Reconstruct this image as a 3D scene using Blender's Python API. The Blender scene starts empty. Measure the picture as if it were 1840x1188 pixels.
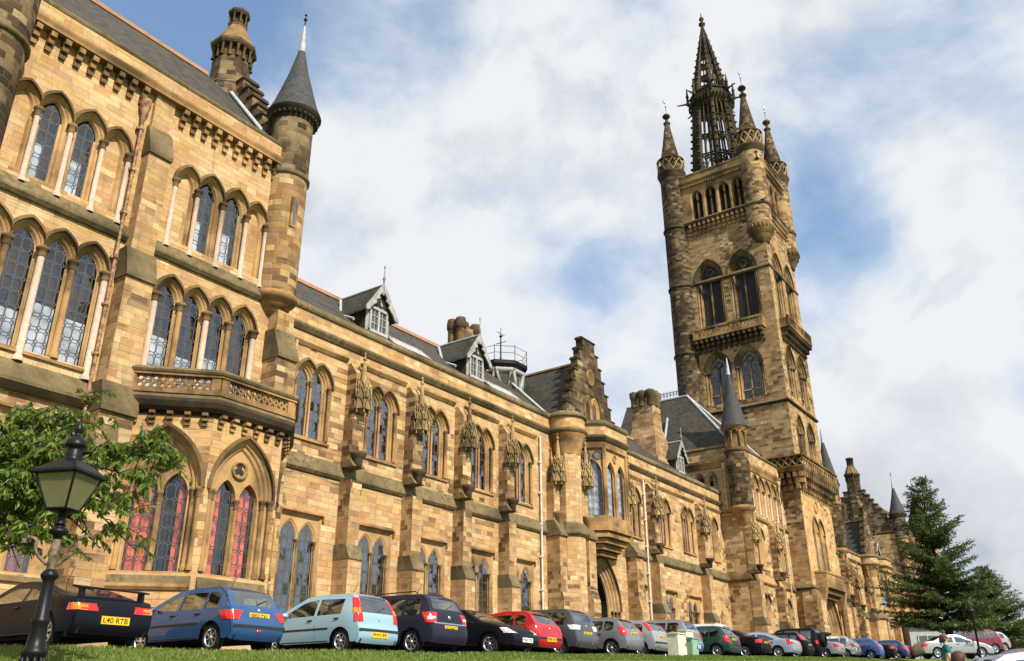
import bpy, bmesh, math, random
from math import sin, cos, pi, sqrt, radians, atan2, acos, floor
from mathutils import Vector, Matrix
SC = bpy.context.scene
COL = SC.collection
# ------------------------------------------------------------ camera
cam = bpy.data.cameras.new('camera'); cob = bpy.data.objects.new('camera', cam); COL.objects.link(cob)
YAW, PITCH, ROLL = 0.95481425, 0.40687872, -0.00425778
fw = Vector((sin(YAW)*cos(PITCH), cos(YAW)*cos(PITCH), sin(PITCH)))
rt = Vector((cos(YAW), -sin(YAW), 0)); up = rt.cross(fw)
r2 = rt*cos(ROLL)+up*sin(ROLL); u2 = -rt*sin(ROLL)+up*cos(ROLL)
cob.matrix_world = Matrix(((r2.x, u2.x, -fw.x, 0), (r2.y, u2.y, -fw.y, 0), (r2.z, u2.z, -fw.z, 0), (0, 0, 0, 1)))
cam.sensor_width = 36.0; cam.lens = 36.0*1558.16/1840.0
cam.clip_start = 0.05; cam.clip_end = 6000
SC.camera = cob
# ------------------------------------------------------------ sun, sky, exposure
SUN_EL, SUN_AZ = 41.0, 15.0          # azimuth: degrees to the left (-X) of the facade normal (-Y)
sdir = Vector((-sin(radians(SUN_AZ))*cos(radians(SUN_EL)), -cos(radians(SUN_AZ))*cos(radians(SUN_EL)), sin(radians(SUN_EL))))
sl = bpy.data.lights.new('sun', 'SUN'); sl.energy = 5.0; sl.angle = radians(0.5); sl.color = (1.0, 0.915, 0.78)
so = bpy.data.objects.new('sun', sl); COL.objects.link(so); so.location = (0, 0, 60)
so.rotation_euler = sdir.to_track_quat('Z', 'Y').to_euler()
SC.view_settings.view_transform = 'Standard'; SC.view_settings.look = 'None'
SC.view_settings.exposure = 0.50; SC.view_settings.gamma = 1.0

class NT:
    def __init__(s, nt): s.nt = nt
    def n(s, t, **kw):
        nd = s.nt.nodes.new(t)
        for k, v in kw.items():
            if k == 'inp':
                for i, val in v.items():
                    if hasattr(val, 'is_output') or isinstance(val, bpy.types.NodeSocket): s.nt.links.new(val, nd.inputs[i])
                    else: nd.inputs[i].default_value = val
            else: setattr(nd, k, v)
        return nd
    def m(s, op, a, b=None, c=None, clamp=False):
        inp = {0: a}
        if b is not None: inp[1] = b
        if c is not None: inp[2] = c
        nd = s.n('ShaderNodeMath', operation=op, inp=inp); nd.use_clamp = clamp
        return nd.outputs[0]
    def vm(s, op, a, b=None):
        inp = {0: a}
        if b is not None: inp[1] = b
        nd = s.n('ShaderNodeVectorMath', operation=op, inp=inp)
        return nd.outputs['Value'] if op in ('DOT_PRODUCT', 'LENGTH', 'DISTANCE') else nd.outputs[0]
    def mix(s, f, a, b, bt='MIX'):
        nd = s.n('ShaderNodeMix', data_type='RGBA', blend_type=bt)
        for i, v in ((0, f), (6, a), (7, b)):
            if isinstance(v, bpy.types.NodeSocket): s.nt.links.new(v, nd.inputs[i])
            else: nd.inputs[i].default_value = v if i == 0 else (tuple(v)+(1,))[:4]
        return nd.outputs[2]
    def noise(s, vec, scale, det=4, rough=.55, dim='3D'):
        nd = s.n('ShaderNodeTexNoise', noise_dimensions=dim, inp={'Scale': scale, 'Detail': det, 'Roughness': rough})
        if vec is not None: s.nt.links.new(vec, nd.inputs['Vector'])
        return nd.outputs[0]
    def ramp(s, f, stops, interp='LINEAR'):
        nd = s.n('ShaderNodeValToRGB'); cr = nd.color_ramp; cr.interpolation = interp
        while len(cr.elements) < len(stops): cr.elements.new(0.5)
        for e, (p, c) in zip(cr.elements, stops):
            e.position = p; e.color = (c, c, c, 1) if not hasattr(c, '__len__') else (tuple(c)+(1,))[:4]
        s.nt.links.new(f, nd.inputs[0])
        return nd.outputs[0]
    def mapr(s, v, a, b, c, d):
        nd = s.n('ShaderNodeMapRange', inp={0: v, 1: a, 2: b, 3: c, 4: d}); nd.interpolation_type = 'SMOOTHSTEP'
        return nd.outputs[0]

def pxdir(x, y):
    v = Vector((x-920, 594-y, -1558.16)); v.normalize()
    return (cob.matrix_world.to_3x3() @ v).normalized()

def make_world():
    w = bpy.data.worlds.new('World'); SC.world = w; w.use_nodes = True
    nt = w.node_tree; nt.nodes.clear(); t = NT(nt)
    sky = t.n('ShaderNodeTexSky', sky_type='NISHITA', sun_disc=False, sun_elevation=radians(SUN_EL),
              sun_rotation=radians(180+SUN_AZ), altitude=50, air_density=1.0, dust_density=0.6, ozone_density=1.6)
    tc = t.n('ShaderNodeTexCoord').outputs['Generated']
    sp = t.n('ShaderNodeSeparateXYZ', inp={0: tc})
    cv = t.vm('MULTIPLY', tc, (1.0, 1.0, 1.25))
    warp = t.n('ShaderNodeTexNoise', inp={'Vector': cv, 'Scale': 3.0, 'Detail': 4.0})
    cvw = t.vm('ADD', cv, t.vm('MULTIPLY', t.vm('SUBTRACT', warp.outputs['Color'], (.5, .5, .5)), (.16, .16, .16)))
    def puff(v):
        b_ = t.noise(v, 2.7, 10, .56); f_ = t.noise(v, 10.0, 8, .6)
        return t.m('ADD', t.m('MULTIPLY', b_, .82), t.m('MULTIPLY', f_, .18))
    p0 = puff(cvw)
    lit = t.m('SUBTRACT', p0, puff(t.vm('ADD', cvw, tuple(sdir*.03+Vector((0, 0, .03))))))
    cover = t.m('ADD', t.m('MULTIPLY', t.m('SUBTRACT', p0, .5), 1.9), .53)
    # regions of open blue and of thick cloud (world directions)
    def blob(px, py, k):
        d = pxdir(px, py)
        c = t.m('MAXIMUM', t.vm('DOT_PRODUCT', tc, tuple(d)), 0.0)
        return t.m('POWER', c, k)
    tot = cover
    for px, py, k, amp in BLOBS:
        tot = t.m('ADD', tot, t.m('MULTIPLY', blob(px, py, k), amp))
    dens = t.mapr(tot, 0.39, 0.68, 0.0, 1.0)
    veil = t.mapr(tot, 0.14, 0.56, 0.0, .60)
    grey = t.mapr(tot, 0.66, 1.15, 0.0, .55)
    lowgrey = t.mapr(sp.outputs[2], 0.02, 0.42, 0.55, 0.0)
    sh2 = t.m('ADD', t.m('ADD', grey, lowgrey), t.m('MULTIPLY', lit, -4.0), clamp=True)
    white = t.mix(sh2, (8.9, 9.0, 9.2), (4.7, 5.0, 5.7))
    skyc = t.mix(1.0, sky.outputs[0], (1.0, 1.52, 1.85), 'MULTIPLY')
    skyc = t.mix(0.22, skyc, (6.2, 7.9, 9.8))
    col = t.mix(veil, skyc, (7.6, 8.3, 9.2))
    col = t.mix(t.m('MULTIPLY', dens, .92), col, white)
    bg = t.n('ShaderNodeBackground', inp={0: col, 1: 0.071})
    o = t.n('ShaderNodeOutputWorld'); nt.links.new(bg.outputs[0], o.inputs[0])
BLOBS = [(270, 50, 70, -.42), (380, 0, 60, -.22), (500, -40, 60, -.12), (1150, 50, 260, -.22), (1215, 220, 260, -.05), (1450, 430, 260, -.28), (1540, 405, 500, -.14), (1430, 330, 200, -.08), (1640, 200, 40, -.05), (1350, 150, 120, -.03),
         (800, 260, 12, .22), (1640, 320, 400, .24), (1640, 600, 50, .16), (1560, 800, 300, .12), (1800, 420, 200, .08), (600, 330, 40, .20), (500, 230, 80, .14), (1060, 490, 900, -.25), (1780, 960, 120, .06)]
make_world()

# ------------------------------------------------------------ materials
M = {}
def newmat(name):
    m = bpy.data.materials.new(name); m.use_nodes = True; m.node_tree.nodes.clear(); t = NT(m.node_tree)
    o = t.n('ShaderNodeOutputMaterial'); M[name] = m
    return m, t, o
def principled(t, o, col, rough=.8, spec=.3, metal=0.0, bump=None, bstr=.3, bdist=.02, coat=0.0):
    b = t.n('ShaderNodeBsdfPrincipled', inp={'Roughness': rough, 'Specular IOR Level': spec, 'Metallic': metal, 'Coat Weight': coat})
    if isinstance(col, bpy.types.NodeSocket): t.nt.links.new(col, b.inputs['Base Color'])
    else: b.inputs['Base Color'].default_value = (tuple(col)+(1,))[:4]
    if bump is not None:
        bn = t.n('ShaderNodeBump', inp={'Strength': bstr, 'Distance': bdist, 'Height': bump}); t.nt.links.new(bn.outputs[0], b.inputs['Normal'])
    t.nt.links.new(b.outputs[0], o.inputs[0])
    return b
def uvsock(t): return t.n('ShaderNodeUVMap', uv_map='UVMap').outputs[0]

def ashlar(name, h, ln, pal, soot, joint=.014, jcol=(.30, .20, .10), spread=.16):
    """pal: (dark, brown, mid, pale); soot: share of blackened stones"""
    m, t, o = newmat(name)
    uv = uvsock(t); s = t.n('ShaderNodeSeparateXYZ', inp={0: uv}); u, v = s.outputs[0], s.outputs[1]
    geo = t.n('ShaderNodeNewGeometry').outputs['Position']
    vv = t.m('DIVIDE', v, h); row = t.m('FLOOR', vv); fv = t.m('FRACT', vv)
    rr = t.n('ShaderNodeTexWhiteNoise', noise_dimensions='1D', inp={'W': row}).outputs[0]
    ll = t.m('MULTIPLY', t.m('ADD', t.m('MULTIPLY', rr, .7), .65), ln)
    uu = t.m('ADD', t.m('DIVIDE', u, ll), t.m('MULTIPLY', rr, 37.3)); colm = t.m('FLOOR', uu); fu = t.m('FRACT', uu)
    cv = t.n('ShaderNodeCombineXYZ', inp={0: colm, 1: row, 2: 0.0}).outputs[0]
    wn = t.n('ShaderNodeTexWhiteNoise', noise_dimensions='2D', inp={'Vector': cv})
    hj = t.n('ShaderNodeSeparateColor', inp={0: wn.outputs[1]})
    lg = t.noise(geo, .13, 4, .6); md = t.noise(geo, .55, 6, .65)
    st = t.n('ShaderNodeMapping', inp={0: uv, 3: (.9, 7.0, 1.0)}).outputs[0]
    streak = t.noise(st, 1.0, 6, .65)
    dark, brown, mid, pale = pal
    # quiet variation from stone to stone over a slowly changing ground tone
    tone = t.m('ADD', t.m('MULTIPLY', wn.outputs[0], .24), t.m('MULTIPLY', md, 1.05))
    c = t.ramp(tone, [(.34, brown), (.62, mid), (.98, pale)])
    # a few replaced pale stones
    c = t.mix(t.m('MULTIPLY', t.m('GREATER_THAN', hj.outputs[1], .97), .5), c, tuple(min(.85, x*1.25+.06) for x in pale))
    # blackened stones gather where the large noise is high, and run with the bed
    prob = t.m('ADD', t.mapr(lg, .40, .66, -.10, spread*2.2), soot)
    prob = t.m('ADD', prob, t.m('MULTIPLY', t.m('SUBTRACT', md, .5), .5))
    edge = t.m('ADD', t.m('ADD', t.m('MULTIPLY', hj.outputs[0], .62), .19), t.m('MULTIPLY', t.m('SUBTRACT', streak, .5), 1.1))
    isd = t.mapr(t.m('SUBTRACT', prob, edge), -.16, .24, 0, 1)
    c = t.mix(t.m('MULTIPLY', isd, t.m('ADD', t.m('MULTIPLY', hj.outputs[2], .6), .32)), c, dark)
    c = t.mix(t.mapr(streak, .48, .76, 0, .55), c, t.mix(.65, c, dark))
    pat = t.noise(geo, 1.7, 7, .68)
    c = t.mix(t.mapr(pat, .54, .76, 0, .5), c, t.mix(.6, c, dark))
    gm = t.n('ShaderNodeMapping', inp={0: uv, 3: (1.6, .12, 1.0)}).outputs[0]
    gr = t.noise(gm, 1.0, 5, .7)
    c = t.mix(t.mapr(gr, .52, .78, 0, .55), c, t.mix(.8, c, dark))
    fi = t.noise(geo, 14.0, 5, .7)
    c = t.mix(t.mapr(fi, .45, .8, 0, .22), c, tuple(x*.35 for x in mid))
    hsv = t.n('ShaderNodeHueSaturation', inp={0: t.m('ADD', t.m('MULTIPLY', t.m('SUBTRACT', hj.outputs[0], .5), .018), .5), 1: t.m('ADD', t.m('MULTIPLY', hj.outputs[1], .18), .9), 2: t.m('ADD', t.m('MULTIPLY', hj.outputs[2], .10), .95), 4: c})
    c = hsv.outputs[0]
    ju = t.m('MULTIPLY', t.m('MINIMUM', fu, t.m('SUBTRACT', 1.0, fu)), ll); jv = t.m('MULTIPLY', t.m('MINIMUM', fv, t.m('SUBTRACT', 1.0, fv)), h)
    jm = t.mapr(t.m('MINIMUM', ju, jv), 0.0, joint, 1.0, 0.0)
    c = t.mix(t.m('MULTIPLY', jm, .5), c, jcol)
    bh = t.m('ADD', t.m('MULTIPLY', jm, -.7), t.m('MULTIPLY', t.noise(geo, 7.0, 6, .7), .9))
    bh = t.m('ADD', bh, t.m('MULTIPLY', wn.outputs[0], .4))
    principled(t, o, c, .92, .12, bump=bh, bstr=.6, bdist=.03)
    return m
ashlar('stone', .25, .58, ((.06, .041, .025), (.32, .19, .085), (.455, .285, .132), (.60, .43, .245)), .0, spread=.22)
ashlar('stone_pier', .25, .58, ((.048, .033, .02), (.265, .157, .07), (.39, .24, .11), (.57, .40, .22)), .09, spread=.27)
ashlar('stone_tower', .26, .62, ((.04, .03, .02), (.20, .12, .057), (.33, .205, .098), (.52, .37, .205)), .17, spread=.30)
ashlar('stone_sooty', .30, .55, ((.018, .015, .012), (.05, .035, .021), (.10, .068, .037), (.33, .235, .13)), .42, spread=.34)
ashlar('stone_turret', .29, .55, ((.03, .023, .016), (.16, .095, .044), (.31, .188, .085), (.54, .36, .185)), .30, spread=.32)
ashlar('stone_clean', .29, .68, ((.07, .045, .026), (.38, .218, .092), (.49, .30, .132), (.60, .405, .205)), .03, spread=.22)

def plainstone(name, ca, cb, cc, sc=1.6, soot=.62):
    m, t, o = newmat(name)
    geo = t.n('ShaderNodeNewGeometry').outputs['Position']
    n1 = t.noise(geo, sc, 7, .65); n2 = t.noise(geo, .35, 5, .6); n3 = t.noise(geo, 9, 5, .7)
    c = t.mix(t.mapr(n1, .3, .7, 0, 1), ca, cb)
    c = t.mix(t.mapr(t.m('ADD', t.m('MULTIPLY', n2, .7), t.m('MULTIPLY', n1, .3)), soot-.12, soot+.08, 0, .9), c, cc)
    c = t.mix(t.mapr(n3, .5, .8, 0, .35), c, t.mix(.6, c, (.08, .055, .03)))
    principled(t, o, c, .92, .12, bump=n3, bstr=.4, bdist=.02)
plainstone('trim', (.34, .19, .078), (.50, .305, .132), (.07, .045, .024), 2.0, .52)
plainstone('trim_tower', (.27, .165, .074), (.42, .27, .122), (.045, .034, .021), 1.6, .52)
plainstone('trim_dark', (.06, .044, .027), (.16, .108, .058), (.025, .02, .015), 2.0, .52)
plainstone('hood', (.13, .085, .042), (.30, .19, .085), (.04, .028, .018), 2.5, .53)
plainstone('carved', (.31, .215, .10), (.49, .345, .165), (.06, .048, .028), 3.5, .55)
plainstone('moss', (.10, .078, .042), (.235, .175, .09), (.042, .035, .021), 4.0, .57)
plainstone('granite', (.44, .32, .25), (.58, .45, .36), (.25, .17, .12), 5.0, .6)
plainstone('redstone', (.36, .19, .105), (.44, .25, .14), (.15, .085, .05), 3.0, .6)
plainstone('reveal', (.40, .24, .105), (.55, .355, .165), (.15, .09, .042), 1.8, .55)

def slate(name, c0, c1):
    m, t, o = newmat(name)
    br = t.n('ShaderNodeTexBrick', inp={'Vector': uvsock(t), 'Color1': c0+(1,), 'Color2': c1+(1,), 'Mortar': (.014, .013, .012, 1), 'Scale': 1.0, 'Mortar Size': .016, 'Brick Width': .32, 'Row Height': .22, 'Bias': -.1})
    geo = t.n('ShaderNodeNewGeometry').outputs['Position']
    n = t.noise(geo, .7, 6, .6)
    c = t.mix(t.mapr(n, .40, .68, 0, .7), br.outputs[0], (.06, .053, .033))
    n9 = t.noise(t.n('ShaderNodeMapping', inp={0: uvsock(t), 3: (1.8, .25, 1)}).outputs[0], 1.0, 5, .65); c = t.mix(t.mapr(n9, .5, .75, 0, .6), c, (.028, .026, .024))
    s = t.n('ShaderNodeSeparateXYZ', inp={0: uvsock(t)})
    saw = t.m('FRACT', t.m('DIVIDE', s.outputs[1], .22))
    principled(t, o, c, .75, .3, bump=t.m('SUBTRACT', t.m('MULTIPLY', t.noise(geo, 5, 4), .4), saw), bstr=.5, bdist=.02)
slate('slate', (.03, .026, .022), (.078, .066, .052))
slate('slate_blue', (.034, .036, .041), (.066, .07, .078))

def simple(name, col, rough=.6, spec=.3, metal=0.0, var=.15, sc=3.0, coat=0.0):
    m, t, o = newmat(name)
    geo = t.n('ShaderNodeTexCoord').outputs['Object']
    n = t.noise(geo, sc, 5, .6)
    c = t.mix(t.mapr(n, .3, .75, 0, 1), tuple(min(1, x*(1+var)) for x in col), tuple(x*(1-var*1.6) for x in col))
    principled(t, o, c, rough, spec, metal, coat=coat)
simple('lead', (.36, .38, .41), .6, .3)
simple('white_paint', (.36, .36, .355), .55, .3)
simple('grey_paint', (.30, .29, .27), .6, .3, var=.25)
simple('iron', (.006, .006, .007), .42, .22, 0, .3, 9)
plainstone('spire_stone', (.05, .04, .026), (.11, .083, .05), (.022, .02, .015), 2.4, .55)
simple('iron_rust', (.14, .095, .065), .6, .4, 0, .5, 14)
simple('pipe_cream', (.52, .38, .21), .55, .3, var=.4, sc=4)
simple('pipe_red', (.27, .15, .08), .6, .3, var=.55, sc=4)
simple('pipe_white', (.58, .54, .47), .45, .4)
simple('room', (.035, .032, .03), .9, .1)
simple('blind', (.46, .51, .58), .8, .1, var=.3, sc=1.5)
simple('wood_door', (.11, .04, .018), .55, .3, var=.4, sc=2)
simple('curtain_red', (.56, .115, .06), .9, .1, var=.45, sc=3)
simple('rubber', (.016, .016, .017), .8, .2, var=.2)
simple('black_plastic', (.02, .021, .023), .5, .35, var=.1)
simple('alloy', (.62, .63, .65), .3, .5, .85, .1)
simple('plate_yellow', (.72, .44, .015), .45, .3, var=.03)
simple('plate_white', (.66, .66, .64), .45, .3, var=.03)
simple('ink', (.012, .012, .014), .6, .1, var=0)
simple('seat', (.05, .05, .055), .9, .1)
simple('chrome', (.75, .76, .78), .12, .5, 1.0, .02)
simple('bark', (.055, .042, .03), .95, .1, var=.5, sc=6)
simple('hair', (.07, .03, .015), .6, .3, var=.3, sc=20)
simple('skin', (.55, .33, .24), .6, .3, var=.06)
simple('teal_cloth', (.012, .16, .17), .85, .15, var=.2, sc=8)
simple('grey_cloth', (.12, .12, .14), .9, .1, var=.2, sc=8)
simple('bag_dark', (.03, .028, .03), .8, .2)
simple('cream_box', (.58, .55, .45), .6, .3, var=.12)
simple('green_box', (.22, .36, .25), .6, .3, var=.12)
simple('concrete', (.40, .39, .36), .85, .2)

def leaded(name, tint, refl, pane=.30, ph=.46):
    m, t, o = newmat(name)
    uv = uvsock(t); s = t.n('ShaderNodeSeparateXYZ', inp={0: uv}); u, v = s.outputs[0], s.outputs[1]
    fu = t.m('ABSOLUTE', t.m('SUBTRACT', t.m('FRACT', t.m('ADD', t.m('DIVIDE', u, pane), .5)), .5)); fv = t.m('ABSOLUTE', t.m('SUBTRACT', t.m('FRACT', t.m('ADD', t.m('DIVIDE', v, ph), .5)), .5))
    du = t.m('MULTIPLY', fu, pane); dv = t.m('MULTIPLY', fv, ph)
    dr = t.m('SQRT', t.m('ADD', t.m('MULTIPLY', du, du), t.m('MULTIPLY', dv, dv)))
    ring = t.m('ABSOLUTE', t.m('SUBTRACT', dr, .062))
    line = t.m('MINIMUM', du, dv)
    outside = t.m('GREATER_THAN', dr, .062)
    line = t.m('ADD', line, t.m('MULTIPLY', t.m('SUBTRACT', 1.0, outside), 1.0))
    mask = t.m('LESS_THAN', t.m('MINIMUM', line, ring), .017)
    cell = t.n('ShaderNodeCombineXYZ', inp={0: t.m('FLOOR', t.m('DIVIDE', u, pane)), 1: t.m('FLOOR', t.m('DIVIDE', v, ph)), 2: 0.0}).outputs[0]
    geo = t.n('ShaderNodeNewGeometry').outputs['Position']
    wn = t.n('ShaderNodeTexWhiteNoise', noise_dimensions='3D', inp={'Vector': t.vm('ADD', cell, t.vm('FLOOR', t.vm('MULTIPLY', geo, (.45, .45, 0))))}).outputs
    nrm = t.n('ShaderNodeNewGeometry').outputs['Normal']
    tl = t.vm('MULTIPLY', t.vm('SUBTRACT', wn[1], (.5, .5, .5)), (.24, .24, .24))
    wv = t.vm('MULTIPLY', t.vm('SUBTRACT', t.n('ShaderNodeTexNoise', inp={'Vector': geo, 'Scale': 4.0, 'Detail': 2.0}).outputs[1], (.5, .5, .5)), (.22, .22, .22))
    nn = t.vm('NORMALIZE', t.vm('ADD', nrm, t.vm('ADD', tl, wv)))
    gl = t.n('ShaderNodeBsdfGlossy', inp={0: (.90, .88, .84, 1), 1: .07, 'Normal': nn})
    tr = t.n('ShaderNodeBsdfTransparent', inp={0: tuple(tint)+(1,)})
    lw = t.n('ShaderNodeLayerWeight', inp={0: .25}).outputs[1]
    fac = t.m('ADD', refl, t.m('MULTIPLY', lw, .45), clamp=True)
    mx = t.n('ShaderNodeMixShader', inp={0: fac, 1: tr.outputs[0], 2: gl.outputs[0]})
    ld = t.n('ShaderNodeBsdfPrincipled', inp={'Base Color': (.05, .05, .055, 1), 'Roughness': .6})
    m2 = t.n('ShaderNodeMixShader', inp={0: mask, 1: mx.outputs[0], 2: ld.outputs[0]})
    t.nt.links.new(m2.outputs[0], o.inputs[0])
leaded('glass', (.62, .66, .68), .24)
leaded('glass_dark', (.5, .52, .54), .07, .3, .46)
leaded('glass_clear', (.90, .91, .92), .085, .31, .5)

def carpaint(name, col, metal=.0):
    m, t, o = newmat(name)
    geo = t.n('ShaderNodeTexCoord').outputs['Object']
    fl = t.noise(geo, 400, 1, .5)
    c = t.mix(t.m('MULTIPLY', fl, .5), col, tuple(min(1, x*1.3+.002) for x in col))
    dark = 'black' in name or 'navy' in name
    b = principled(t, o, c, .38, .10 if dark else .25, metal*(.2 if dark else .6), coat=.10 if dark else .9); b.inputs['Coat Roughness'].default_value = .03
for nm, c, mt in [('paint_black', (.006, .007, .012), .2), ('paint_blue', (.022, .078, .20), .45), ('paint_lightblue', (.25, .40, .48), .2), ('paint_navy', (.018, .02, .035), .3),
               ('paint_red', (.36, .006, .012), .1), ('paint_charcoal', (.055, .06, .068), .4), ('paint_grey', (.17, .18, .195), .5), ('paint_silver', (.30, .315, .33), .6),
               ('paint_green', (.012, .05, .035), .3), ('paint_white', (.60, .61, .62), .0), ('paint_iceblue', (.30, .36, .45), .5), ('paint_brightblue', (.035, .11, .36), .3), ('paint_maroon', (.14, .01, .02), .2),
               ('paint_silvermid', (.22, .235, .255), .55), ('paint_darkblue', (.012, .03, .13), .3)]:
    carpaint(nm, c, mt)
def lens(name, col, em=0):
    m, t, o = newmat(name)
    geo = t.n('ShaderNodeTexCoord').outputs['Object']
    w = t.n('ShaderNodeTexWave', inp={'Vector': geo, 'Scale': 14.0}).outputs[0]
    principled(t, o, t.mix(w, col, tuple(x*.6 for x in col)), .12, .6, coat=.5)
lens('lens_red', (.72, .015, .01)); lens('lens_amber', (.8, .25, .02)); lens('lens_clear', (.75, .77, .8))
def carglass():
    m, t, o = newmat('car_glass')
    gl = t.n('ShaderNodeBsdfGlossy', inp={0: (.9, .93, .95, 1), 1: .02}); tr = t.n('ShaderNodeBsdfTransparent', inp={0: (.50, .56, .55, 1)})
    lw = t.n('ShaderNodeLayerWeight', inp={0: .28}).outputs[1]
    mx = t.n('ShaderNodeMixShader', inp={0: t.m('ADD', .15, t.m('MULTIPLY', lw, .5)), 1: tr.outputs[0], 2: gl.outputs[0]})
    t.nt.links.new(mx.outputs[0], o.inputs[0])
carglass()
def lampglass():
    m, t, o = newmat('lamp_glass')
    d = t.n('ShaderNodeBsdfTranslucent', inp={0: (.75, .68, .45, 1)}); tr = t.n('ShaderNodeBsdfTransparent', inp={0: (.62, .58, .44, 1)}); gl = t.n('ShaderNodeBsdfGlossy', inp={0: (.9, .9, .9, 1), 1: .12})
    df = t.n('ShaderNodeBsdfDiffuse', inp={0: (.42, .38, .25, 1)})
    a = t.n('ShaderNodeMixShader', inp={0: .5, 1: d.outputs[0], 2: df.outputs[0]})
    b = t.n('ShaderNodeMixShader', inp={0: .5, 1: a.outputs[0], 2: tr.outputs[0]})
    c = t.n('ShaderNodeMixShader', inp={0: .08, 1: b.outputs[0], 2: gl.outputs[0]})
    t.nt.links.new(c.outputs[0], o.inputs[0])
lampglass()
def leafmat(name, c0, c1, tcol, tr=.35):
    m, t, o = newmat(name)
    uv = uvsock(t); s = t.n('ShaderNodeSeparateXYZ', inp={0: uv})
    rnd = t.n('ShaderNodeTexWhiteNoise', noise_dimensions='1D', inp={'W': t.m('FLOOR', s.outputs[0])}).outputs[0]
    c = t.mix(rnd, c0, c1)
    b = t.n('ShaderNodeBsdfPrincipled', inp={'Roughness': .42, 'Specular IOR Level': .35}); t.nt.links.new(c, b.inputs['Base Color'])
    tl = t.n('ShaderNodeBsdfTranslucent', inp={0: t.mix(.5, c, tcol)})
    mx = t.n('ShaderNodeMixShader', inp={0: tr, 1: b.outputs[0], 2: tl.outputs[0]}); t.nt.links.new(mx.outputs[0], o.inputs[0])
leafmat('leaf', (.05, .105, .018), (.19, .265, .042), (.34, .45, .055), .45)
leafmat('needle', (.034, .062, .02), (.115, .148, .04), (.16, .21, .04), .25)
leafmat('hedge_leaf', (.03, .06, .018), (.08, .12, .035), (.1, .16, .04), .2)
def grassmat(name, a, b_):
    m, t, o = newmat(name)
    geo = t.n('ShaderNodeNewGeometry').outputs['Position']
    n = t.noise(geo, 1.2, 6, .6); n2 = t.noise(geo, 30, 4, .7)
    c = t.mix(t.mapr(n, .3, .7, 0, 1), a, b_); c = t.mix(t.mapr(n2, .35, .75, 0, .6), c, tuple(x*.45 for x in a))
    principled(t, o, c, .95, .1, bump=n2, bstr=.8, bdist=.05)
grassmat('grass_ground', (.105, .15, .028), (.15, .20, .042))
leafmat('grass_blade', (.095, .155, .024), (.165, .225, .048), (.26, .35, .06), .45)
def asphalt():
    m, t, o = newmat('asphalt')
    geo = t.n('ShaderNodeNewGeometry').outputs['Position']
    n = t.noise(geo, .6, 6, .6); n2 = t.noise(geo, 40, 3, .7)
    c = t.mix(t.mapr(n, .3, .7, 0, 1), (.045, .045, .046), (.075, .073, .07)); c = t.mix(t.mapr(n2, .4, .8, 0, .5), c, (.11, .11, .105))
    principled(t, o, c, .9, .2, bump=n2, bstr=.4, bdist=.01)
asphalt()

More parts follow.
